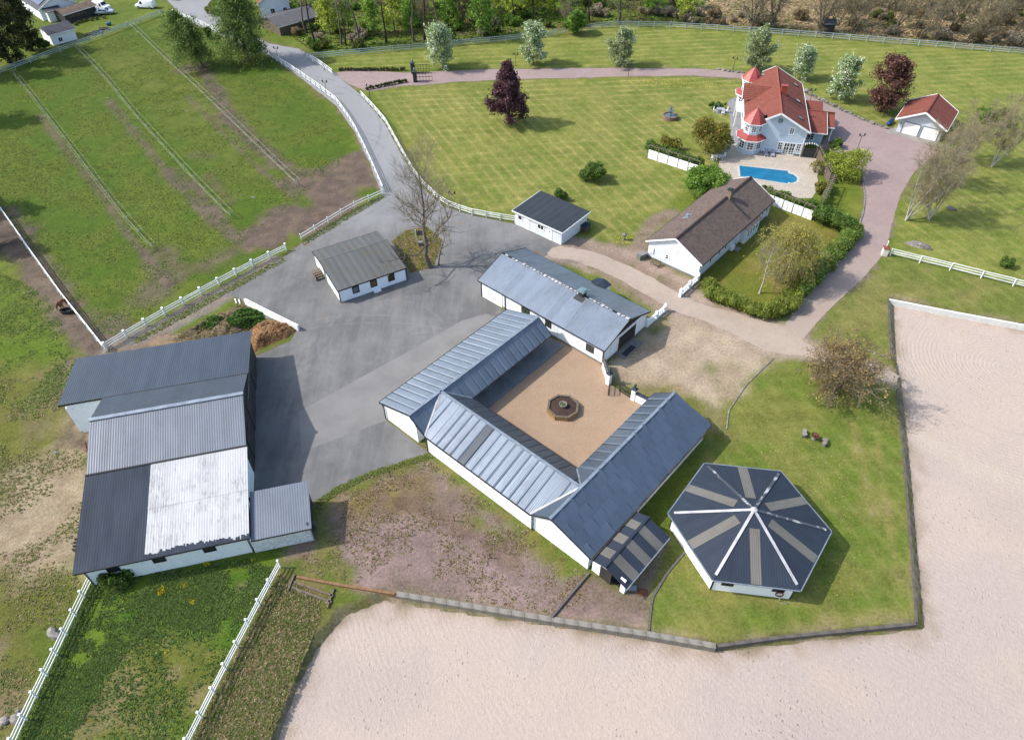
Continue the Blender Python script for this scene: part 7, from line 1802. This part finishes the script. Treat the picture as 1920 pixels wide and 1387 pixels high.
hedge('garden_hedge', 'tall dark green hedge at the corner by the pool pergola', [(1530, 412), (1548, 420), (1566, 428), (1584, 436)], 3.2, 2.5, 7000, .12, G1, 3)
hedge('garden_hedge', 'green climber hedge behind the pergola wall south of the pool', [(1432, 366), (1470, 380), (1510, 396), (1532, 404)], 1.1, 1.9, 5000, .11, HG, 4)
hedge('garden_hedge', 'green hedge behind the pergola wall on the big lawn', [(1216, 284), (1250, 296), (1290, 312), (1312, 320)], 1.7, 2.0, 6000, .12, G1, 5)
hedge('climber_hedge', 'climbing plants on the pergola rack at the pool corner', [(1555, 354), (1547, 374), (1537, 398)], .9, 1.9, 2200, .11, HG, 6)
hedge('box_hedge', 'low clipped box hedge on the far side of the entrance drive', [(638, 133), (680, 133), (720, 133), (757, 132)], .6, .7, 3400, .09, [A(88, 92, 54), A(74, 80, 46), A(104, 104, 64)], 7, st=.6)
hedge('box_hedge', 'low clipped box hedge on the near side of the entrance drive', [(690, 169), (712, 164), (735, 159), (760, 155)], .6, .7, 2600, .09, [A(78, 88, 46), A(66, 76, 40), A(96, 104, 56)], 8, st=.6)

# ---------------------------------------------------------------- wood behind the far fence
MS_W = [tree_mesh('wood%d' % k, BK_grey if k % 2 else BK_dark, BK_twig, 110+k, dict(n=1, size=.13, pal=[A(140, 150, 80), A(150, 140, 96), A(150, 132, 104)], jit=.25, lv=3), twig_r=1.2, h=17, r=.26, base=.42, spread=3.6, n1=16, n2=6, n3=6, e0=30, e1=68, droop=-.05, prof=round_, wig=.09) for k in range(4)]
MS_G = [tree_mesh('woodg%d' % k, BK_grey, BK_twig, 120+k, dict(n=5, size=.25, pal=[G2, GY, G2][k], jit=.4, gain=1.3), h=9, r=.18, base=.2, spread=3.2, n1=18, n2=6, n3=4, e0=15, e1=70, droop=.05, prof=round_, wig=.07) for k in range(3)]
MS_S = [tree_mesh('sap%d' % k, BK_grey, BK_twig, 130+k, dict(n=2, size=.1, pal=[A(150, 140, 110), A(140, 136, 96)], jit=.2, lv=3), twig_r=2., h=9.5, r=.15, base=.15, spread=2.6, n1=14, n2=7, n3=6, e0=35, e1=68, droop=0, prof=vase, wig=.1, stems=2, fan=.25, lean=(.25, 0)) for k in range(3)]
rw = random.Random(42)
for i, (x, y, s) in enumerate(((590, 92, 1.05), (640, 84, .95), (648, 86, .8), (672, 86, 1.1), (724, 82, 1.), (776, 78, 1.05), (796, 76, 1.1), (820, 66, 1.), (918, 66, 1.), (690, 40, .9), (600, 20, .9), (750, 30, .95), (850, 34, .9), (900, 20, .9), (1105, 42, .8), (575, 62, 1.0))):
    plant('bare_wood_tree', 'tall bare grey-trunked tree in the wood left of the round fence tree', 'tree', MS_W[i % 4], P(x, y), i*1.3, s, 'tall bare trees in the wood')
ms = tree_mesh('bigoak', BK_grey, BK_twig, 140, dict(n=2, size=.2, pal=[A(124, 130, 70), A(140, 132, 80), A(108, 110, 62)], jit=.4), h=12, r=.4, base=.18, spread=6.5, n1=18, n2=8, n3=6, e0=15, e1=70, droop=.0, prof=round_, wig=.1)
plant('spreading_oak', 'spreading multi-limbed tree behind the far fence, right of the round fence tree', 'tree', ms, P(1160, 41), 0)
MS_F = [tree_mesh('forked%d' % k, BK_grey, BK_twig, 150+k, dict(n=1, size=.1, pal=[A(150, 140, 104)], jit=.2, lv=3), twig_r=1.5, h=12.5, r=.42, base=.1, spread=4.2, n1=10, n2=8, n3=7, e0=32, e1=66, droop=-.05, prof=vase, stems=3, fan=.3, wig=.11, r1=.55) for k in range(3)]
for i, (px, s, lab) in enumerate((((1408, 55), .85, 'bare spreading tree behind the far fence above the villa turret'), ((1448, 56), .8, 'bare twin-trunked tree behind the far fence right of the villa'), ((1535, 62), .9, 'thick leaning bare tree beside the dark hut'))):
    plant('bare_wood_tree', lab, 'tree', MS_F[i], P(*px), i*2, s*1.1, 'bare trees beyond the dry meadow')
for i, (x, y, k, s) in enumerate(((620, 66, 1, .9), (655, 60, 0, .7), (700, 66, 0, .8), (740, 60, 1, .9), (770, 62, 0, .8), (840, 52, 0, 1.), (905, 72, 2, 1.1), (880, 40, 1, 1.), (960, 36, 1, 1.1), (1000, 28, 1, 1.1), (1040, 24, 1, 1.), (930, 16, 1, 1.2), (620, 14, 0, .9), (690, 8, 0, 1.), (780, 16, 0, .9), (1220, 28, 2, .8), (1285, 40, 1, .8), (1280, 16, 0, .8), (505, 20, 1, .8), (1200, 10, 2, .9), (1060, 8, 1, 1.1), (560, 30, 0, .8), (1120, 14, 2, .8))):
    plant('green_wood_tree', 'young '+('dark green', 'yellow-green', 'deep green')[(0, 1, 2)[k]]+' tree in the wood behind the far fence', 'tree', MS_G[k], P(x, y), i, s, ('green', 'yellow-green', 'deep green')[k]+' young trees in the wood')
for i in range(34):
    x = 1560+rw.random()*390; f = rw.random(); y = (62+(x-1500)*.085)*(1-f)-8*f
    plant('bare_sapling', 'thin leaning bare sapling in the scrub right of the dark hut', 'tree', MS_S[i % 3], P(x, y-4), rw.uniform(-.6, .6), rw.uniform(.8, 1.25), 'bare saplings in the right-hand scrub')
for i in range(14):
    x = 700+rw.random()*420; y = 60-rw.random()*50-(x > 1000)*8
    plant('bare_sapling', 'thin bare sapling in the undergrowth of the wood left of the spreading tree', 'tree', MS_S[i % 3], P(x, y), rw.uniform(0, 6), rw.uniform(.7, 1.1), 'bare saplings in the left-hand wood')
BT = [A(176, 162, 142), A(154, 142, 124), A(166, 154, 126)]
SHR = [bush('scrub', '', '', (0, 0), 2.2, 2.0, 2.2, 1500, .2, p, 200+i, 12, me_only=True, dense=i < 3) for i, p in enumerate((G1, G2, [A(126, 134, 66), A(110, 118, 58), A(140, 146, 80)], BT, [A(160, 138, 110), A(140, 118, 92), A(150, 140, 100)]))]
SLAB = ['dark green', 'bright green', 'olive', 'grey twiggy', 'dry brown']
def inb(x):     # photo row of the far fence
    return np.interp(x, [560, 700, 930, 1060, 1150, 1310, 1500, 1960], [108, 98, 76, 60, 46, 50, 64, 100])
for i in range(150):
    x = rw.uniform(560, 1960); f = rw.random()**1.2; y = inb(x)-6-f*(inb(x)+18)
    if 1310 < x < 1560 and f > .25: continue
    k = rw.choice([0, 1, 1, 2, 3] if x < 1000 else ([3, 3, 2, 4, 0] if x < 1310 else [3, 3, 4, 4, 2]))
    s = rw.uniform(.55, 1.15)
    put_bush('scrub_bush', SLAB[k]+' scrub bush in the '+('wood' if x < 1310 else 'dry scrub')+' behind the far fence', 'bush', SHR[k], P(x, y), rw.uniform(0, 6), s, SLAB[k]+' scrub '+('in the wood' if x < 1310 else 'in the dry scrub'))
for i, (x, y, k, s, lab) in enumerate(((590, 62, 0, .9, 'shrub at the corner of the stone shed'), (560, 66, 4, .8, 'brown shrub before the stone shed'), (590, 96, 0, .8, 'shrub at the road beside the far fence end'), (610, 90, 2, .8, 'olive shrub beside the far fence end'), (420, 14, 4, 1.3, 'tall brown-green shrub at the gravel bend'), (400, 26, 2, 1.2, 'olive shrub at the gravel bend'), (660, 76, 3, .7, 'brushwood heap behind the far fence'), (330, -2, 1, 1., 'green shrub at the top of the gravel bend'), (366, -4, 1, 1., 'second green shrub at the top of the gravel bend'),
                           (1300, 44, 3, .7, 'grey scrub heap behind the fence before the dry meadow'), (1260, 32, 3, 1., 'grey twiggy shrub right of the spreading tree'), (520, 8, 1, 1.1, 'green shrub beside the white farmhouse'), (85, 92, 0, .9, 'dark shrub at the corner of the white outbuilding'), (130, 10, 1, .6, 'bright shrub behind the neighbour house'))):
    put_bush('shrub', lab, 'bush', SHR[k], P(x, y), i, s)
for i, (x, y) in enumerate(((150, 42), (160, 39), (172, 37), (182, 35), (195, 33), (142, 46))):
    put_bush('border_shrub', 'low brown-green border shrub in front of the black woodshed', 'bush', SHR[2 if i % 2 else 4], P(x, y+2), i, .28, 'border shrubs at the woodshed')
# ================================================================ heaps, tufts, flowers, horse
def mound_z(x, y, poly, h, seed):
    d = sdist(x, y, poly); return sstep(d, -.1, 1.6)*h*(.35+1.3*fbm(x, y, 1.8, 4, seed))+sstep(d, 0, .5)*(fbm(x, y, .45, 3, seed+1)-.5)*.5-.05
def mound(name, label, poly, h, seed, ca, cb, cat):
    p = np.array(poly); lo = p.min(0)-.5; hi = p.max(0)+.5; st = .16
    xs = np.arange(lo[0], hi[0], st); ys = np.arange(lo[1], hi[1], st); gx_, gy_ = np.meshgrid(xs, ys); x = gx_.ravel(); y = gy_.ravel()
    d = sdist(x, y, poly); z = mound_z(x, y, poly, h, seed)
    n = len(xs); i = (np.arange(len(ys)-1)[:, None]*n+np.arange(n-1)[None, :]).ravel()
    f = np.stack([i, i+1, i+1+n, i+n], 1); f = f[(d[f] > -.3).all(1)]
    col = lerp(ca, cb, sstep(fbm(x, y, 1., 4, seed+2), .4, .6))*(.75+.5*fbm(x, y, .35, 3, seed+3))[:, None]
    t = lo
    me = npmesh(name, np.stack([x, y, np.where(d < -.3, -.1, z)], 1), f, M_heap, col, True)
    return tag(link(name, me), label, cat)
t = NT('heap'); co = t.co(); at = t.n('Attribute', attribute_name='Col').outputs[0]
v = t.math('ADD', .65, t.math('MULTIPLY', t.noise(co, 9, 5, .8), .7))
t.bump(t.noise(co, 8, 5, .8), .9, .12)
M_heap = t.fin(t.mix(1., at, t.n('CombineColor', {0: v, 1: v, 2: v}).outputs[0], 'MULTIPLY'), .95, 0, .1)
mound('manure_heap', 'brown straw manure heap inside the low white wall at the yard\'s edge', PL([(470, 612), (500, 598), (545, 606), (560, 618), (540, 634), (500, 650), (475, 662), (462, 640)]), .9, 3, A(178, 138, 96), A(136, 104, 74), 'manure heap')
mound('earth_mound', 'weedy earth and straw mound between the track and the barn', PL([(318, 640), (350, 615), (400, 590), (450, 570), (492, 580), (500, 600), (468, 620), (440, 632), (380, 645)]), .7, 6, A(150, 132, 104), A(112, 104, 78), 'earth mound')
mound('straw_patch', 'low heap of orange straw against the barn\'s north side', PL([(330, 632), (345, 624), (360, 632), (345, 642)]), .25, 9, A(196, 160, 110), A(176, 138, 92), 'straw heap')

def scatter(name, label, polys, n, size, pal, seed, h=.16, group=None, keep=None, cat='grass', z=0., blades=3, up=0.):
    """tufts: each a few upright blades"""
    rg = np.random.default_rng(seed); P_ = []
    for poly, k in polys:
        p = np.array(poly); lo = p.min(0); hi = p.max(0); c = 0; tries = 0
        while c < k and tries < 40:
            q = lo+(hi-lo)*rg.random((k*2, 2)); m_ = sdist(q[:, 0], q[:, 1], poly) > 0
            if keep is not None: m_ &= keep(q[:, 0], q[:, 1], rg)
            q = q[m_][:k-c]; P_.append(q); c += len(q); tries += 1
    q = np.concatenate(P_); N = len(q); V = []; C = []
    zz_ = z(q[:, 0], q[:, 1]) if callable(z) else np.full(N, z)
    s = size*rg.uniform(.5, 1.4, N); base = np.array(pal)[rg.integers(0, len(pal), N)]*rg.uniform(.8, 1.2, N)[:, None]*1.75
    for b in range(blades):
        a = rg.uniform(0, 6.28, N); d = np.stack([np.cos(a), np.sin(a)], 1); ln = rg.uniform(.3, 1., N)*s; hh = h*.55*rg.uniform(.4, 1.3, N)*(s/size)
        wv = np.stack([-d[:, 1], d[:, 0]], 1)*(s*.45)[:, None]
        p0 = np.concatenate([q-wv, zz_[:, None]], 1); p1 = np.concatenate([q+wv, zz_[:, None]], 1)
        tp = q+d*ln[:, None]; p2 = np.concatenate([tp+wv*.5, (zz_+hh)[:, None]], 1); p3 = np.concatenate([tp-wv*.5, (zz_+hh)[:, None]], 1)
        V.append(np.stack([p0, p1, p2, p3], 1)); C.append(np.repeat(base[:, None, :]*rg.uniform(.85, 1.15, (N, 1, 1)), 4, axis=1))
    v = np.concatenate(V).reshape(-1, 3); c = np.clip(np.concatenate(C).reshape(-1, 3), 0, 1); f = np.arange(len(v)).reshape(-1, 4)
    return tag(link(name, npmesh(name, v, f, LEAF, c)), label, cat, kind='stuff')
field = PL([(172, 1088), (300, 1072), (460, 1046), (520, 1066), (345, 1400), (25, 1400)])
brownp = PL([(190, 1260), (300, 1180), (420, 1200), (420, 1320), (330, 1400), (80, 1400)])
lush = lambda x, y, rg: fbm(x, y, 3., 4, 2)+.45*fbm(x, y, .9, 3, 5)-.22*sstep(sdist(x, y, brownp), -1, 1.5) > rg.uniform(.44, .86, len(x))
weeds = [A(98, 124, 54), A(112, 138, 62), A(82, 106, 46), A(122, 146, 74), A(104, 122, 68)]
scatter('weed_cover', 'lush green weeds on the slope below the barn', [(PL([(172, 1088), (300, 1072), (460, 1050), (515, 1070), (470, 1150), (430, 1190), (300, 1170), (230, 1230), (130, 1390), (25, 1400)]), 24000), (field, 8000)], 0, .12, weeds, 1, .13, keep=lush, blades=4)
scatter('weed_cover', 'rough tufts on the strip between the fence and the arena', [(PL([(522, 1075), (600, 1120), (600, 1160), (500, 1400), (352, 1400)]), 9000)], 0, .14, [A(128, 124, 74), A(158, 142, 104), A(112, 130, 60), A(178, 160, 124), A(116, 126, 66)], 2, .14, blades=4)
scatter('grass_tufts', 'coarse grass tufts over the paddocks', [(PL([(0, 150), (240, 60), (420, 90), (560, 160), (640, 240), (650, 300), (500, 420), (205, 640), (0, 390)]), 44000), (PL([(-60, 480), (100, 560), (150, 700), (60, 780), (-100, 720)]), 8000)], 0, .13, [A(104, 132, 50), A(118, 142, 60), A(92, 118, 44), A(130, 146, 72)], 3, .1, keep=lambda x, y, rg: fbm(x, y, 4, 4, 2)+.5*fbm(x, y, 1.1, 3, 6) > rg.uniform(.62, .9, len(x)), blades=3)
scatter('grass_tufts', 'sparse tufts on the bare ground west of the barn', [(PL([(-100, 720), (150, 700), (165, 830), (140, 1060), (150, 1100), (0, 1387), (-200, 1387)]), 6000)], 0, .16, [A(120, 124, 64), A(150, 136, 96), A(104, 112, 56)], 4, .1, keep=lambda x, y, rg: fbm(x, y, 3, 4, 9) > rg.uniform(.45, .68, len(x)), blades=3)
scatter('dry_weeds', 'dead and mossy growth on the mauve ground', [(PL([(595, 945), (700, 890), (800, 860), (1000, 1000), (1150, 1110), (1030, 1150), (700, 1100), (560, 1070)]), 3500)], 0, .13, [A(140, 116, 92), A(120, 104, 80), A(150, 136, 80), A(120, 124, 70), A(168, 144, 130)], 5, .1, keep=lambda x, y, rg: fbm(x, y, 2.4, 4, 12) > rg.uniform(.42, .66, len(x)), blades=3)
scatter('wood_floor', 'grass and undergrowth on the floor of the wood', [(PL([(500, 40), (590, 100), (930, 70), (1060, 55), (1150, 40), (1310, 44), (1330, -20), (480, -20)]), 9000)], 0, .45, [A(110, 146, 48), A(126, 150, 62), A(96, 122, 48), A(140, 130, 84)], 6, .4, blades=3)
scatter('dry_grass', 'tall dry straw-coloured grass beyond the right-hand fence', [(PL([(1315, 46), (1500, 60), (1960, 98), (2000, 20), (1960, -30), (1330, -30)]), 9000)], 0, .45, [A(190, 166, 128), A(170, 148, 112), A(150, 140, 96), A(206, 184, 148)], 7, .4, blades=3)
mp = PL([(318, 640), (350, 615), (400, 590), (450, 570), (492, 580), (500, 600), (468, 620), (440, 632), (380, 645)]); mzf = lambda x, y: mound_z(x, y, mp, .7, 6)
scatter('mound_weeds', 'bright green weeds growing on the earth mound', [(PL([(425, 604), (445, 590), (470, 580), (496, 588), (498, 602), (468, 616), (436, 620)]), 1300), (PL([(375, 618), (400, 600), (420, 600), (400, 625)]), 260)], 0, .16, [A(84, 124, 44), A(96, 136, 54), A(72, 108, 40)], 8, .22, z=mzf, blades=4)
scatter('mound_debris', 'old straw and dead stalks strewn over the earth mound', [(mp, 1600)], 0, .13, [A(186, 156, 116), A(150, 128, 98), A(120, 106, 84), A(104, 118, 60)], 14, .1, z=mzf)
hp = PL([(470, 612), (500, 598), (545, 606), (560, 618), (540, 634), (500, 650), (475, 662), (462, 640)])
scatter('straw_litter', 'loose straw on the manure heap', [(hp, 1500)], 0, .12, [A(196, 158, 112), A(166, 128, 88), A(140, 106, 76)], 15, .07, z=lambda x, y: mound_z(x, y, hp, .9, 3))
# grass creeping over the asphalt edges
for i_, (ln_, lab_) in enumerate((([(592, 938), (640, 908), (700, 882), (806, 848), (812, 858), (700, 892), (645, 918), (600, 946)], 'grass fringe along the south edge of the asphalt'), ([(566, 452), (640, 407), (718, 363), (722, 370), (645, 416), (570, 461)], 'grass fringe under the fence at the road corner'), ([(530, 482), (440, 530), (350, 580), (250, 638), (256, 645), (356, 590), (446, 540), (536, 490)], 'grass fringe under the capped fence by the track'))):
    scatter('verge_grass', lab_, [(PL(ln_), 1500)], 0, .14, [A(104, 128, 54), A(122, 138, 66), A(140, 136, 80)], 30+i_, .12)
scatter('island_grass', 'dry yellow grass on the island under the bare tree', [(island, 1600)], 0, .16, [A(156, 144, 68), A(136, 132, 62), A(122, 124, 58)], 9, .14)
yel = [A(226, 204, 40), A(236, 216, 60)]
scatter('dandelions', 'yellow dandelions scattered over the walker lawn', [(PL([(1380, 880), (1480, 870), (1560, 960), (1600, 1000), (1640, 1100), (1560, 1150), (1600, 880), (1480, 800)]), 220), (PL([(1520, 980), (1600, 960), (1580, 1100), (1530, 1110)]), 120)], 0, .05, yel, 11, .05, cat='flowers')
scatter('dandelions', 'band of yellow dandelions on the big lawn below the drive', [(PL([(1150, 148), (1290, 148), (1380, 155), (1340, 165), (1200, 162)]), 420), (PL([(1155, 442), (1190, 440), (1180, 460), (1150, 456)]), 60)], 0, .09, yel, 12, .06, cat='flowers')
scatter('ragwort', 'bright yellow flower clumps among the weeds below the barn', [(PL([(380, 1055), (392, 1050), (396, 1060), (384, 1064)]), 90), (PL([(296, 1104), (308, 1098), (310, 1112), (298, 1118)]), 110), (PL([(340, 1095), (352, 1092), (352, 1102), (342, 1104)]), 40), (PL([(310, 1218), (318, 1218), (318, 1228), (308, 1228)]), 30), (PL([(355, 1125), (366, 1125), (364, 1136), (356, 1136)]), 40), (PL([(472, 1048), (480, 1048), (480, 1054), (472, 1054)]), 16), (field, 260)], 0, .045, yel, 13, .1, z=.1, cat='flowers')
# pale stones and droppings in the paddocks
rs_ = random.Random(8); ST_ = 0
for i, (x, y) in enumerate(((258, 240), (352, 208), (339, 188), (340, 260), (432, 207), (543, 193), (475, 370), (441, 341), (318, 448), (490, 310), (88, 514), (84, 528), (433, 452), (202, 184), (212, 220), (309, 318), (568, 345), (612, 367), (105, 632), (105, 848))):
    s = rs_.uniform(.18, .42)
    ob = link('field_stone', ROCKS[i % 6], None, tuple(P(x, y, -.05)), (0, 0, i), (s, s*.7, s*.5)); tag(ob, 'small pale stone lying in the paddock grass', 'stone', 'loose stones in the paddocks')

# ---------------------------------------------------------------- the horse
hb, hf = P(126.5, 572), P(118.5, 580.5)
dirv = (hf-hb)[:2]; rz = math.atan2(dirv[1], dirv[0]); mid = (hb+hf)/2
V = [(-.58, 0, 1.2), (-.2, 0, 1.14), (.2, 0, 1.12), (.55, 0, 1.16), (.82, 0, 1.22), (1.05, 0, 1.18), (1.22, 0, 1.02), (1.38, 0, .72), (1.44, 0, .58)]
Rr = [.27, .29, .30, .27, .19, .15, .14, .09, .075]
Ed = [(i, i+1) for i in range(8)]
def chain(root, pts, rad):
    k = root
    for p, r_ in zip(pts, rad): V.append(p); Rr.append(r_); Ed.append((k, len(V)-1)); k = len(V)-1
for s, o_ in ((-1, .0), (1, .1)):
    chain(0, [(-.52, .15*s, .98), (-.42+o_, .16*s, .74), (-.62+o_, .15*s, .48), (-.56+o_, .15*s, .16), (-.5+o_, .15*s, .04)], [.2, .13, .075, .05, .06])
    chain(3, [(.52, .14*s, .92), (.5-o_, .14*s, .66), (.5-o_*1.4, .14*s, .42), (.48-o_*1.6, .14*s, .14), (.53-o_*1.6, .14*s, .04)], [.17, .1, .07, .045, .055])
me = bpy.data.meshes.new('horse_skin'); me.from_pydata(V, Ed, []); tmp = bpy.data.objects.new('horse_tmp', me); COL.objects.link(tmp)
md = tmp.modifiers.new('skin', 'SKIN'); md.use_smooth_shade = True
for i, r_ in enumerate(Rr):
    sv = me.skin_vertices[0].data[i]; sv.radius = (r_*(.82 if i < 5 else 1), r_); sv.use_root = i == 0
sd = tmp.modifiers.new('sub', 'SUBSURF'); sd.levels = 2; sd.render_levels = 2
dg = bpy.context.evaluated_depsgraph_get(); bme = bpy.data.meshes.new_from_object(tmp.evaluated_get(dg))
bpy.data.objects.remove(tmp)
t = NT('chestnut_coat'); co = t.co(); sp = t.n('SeparateXYZ', {0: co})
col = t.mix(t.rng(t.noise(co, 3, 4), .35, .65), A(150, 88, 52), A(122, 70, 42))
col = t.mix(t.rng(sp.outputs[2], .10, .2, 1, 0), col, A(210, 196, 180))
bme.materials.clear(); bme.materials.append(t.fin(col, .6, 0, .3))
g = thing('horse', 'chestnut horse with white blaze standing by the trough at the paddock fence', 'horse', (mid[0], mid[1], 0), rz)
link('body', bme, g)
M_mane = mat('mane', A(170, 116, 70), A(140, 92, 56), 4, .7); M_blaze = mat('blaze', (.7, .68, .64), (.62, .6, .56), 3, .6)
MB().tube([(-.78, 0, 1.3), (-.92, .02, 1.2), (-.98, .04, .9), (-.94, .04, .55)], [.05, .08, .09, .03], 6).build('tail', M_mane, g, smooth=True)
MB().tube([(.55, 0, 1.42), (.82, .03, 1.41), (1.05, .02, 1.34), (1.2, 0, 1.2)], [.03, .05, .05, .03], 5).build('mane', M_mane, g, smooth=True)
for s in (-1, 1): MB().lathe([(.045, 0), (.05, .06), (.01, .16)], 6, (1.16, .08*s, 1.12)).build('ear', bme.materials[0], g)
MB().tube([(1.33, 0, .98), (1.45, 0, .74), (1.51, 0, .6)], [.03, .04, .03], 5).build('blaze', M_blaze, g, smooth=True)
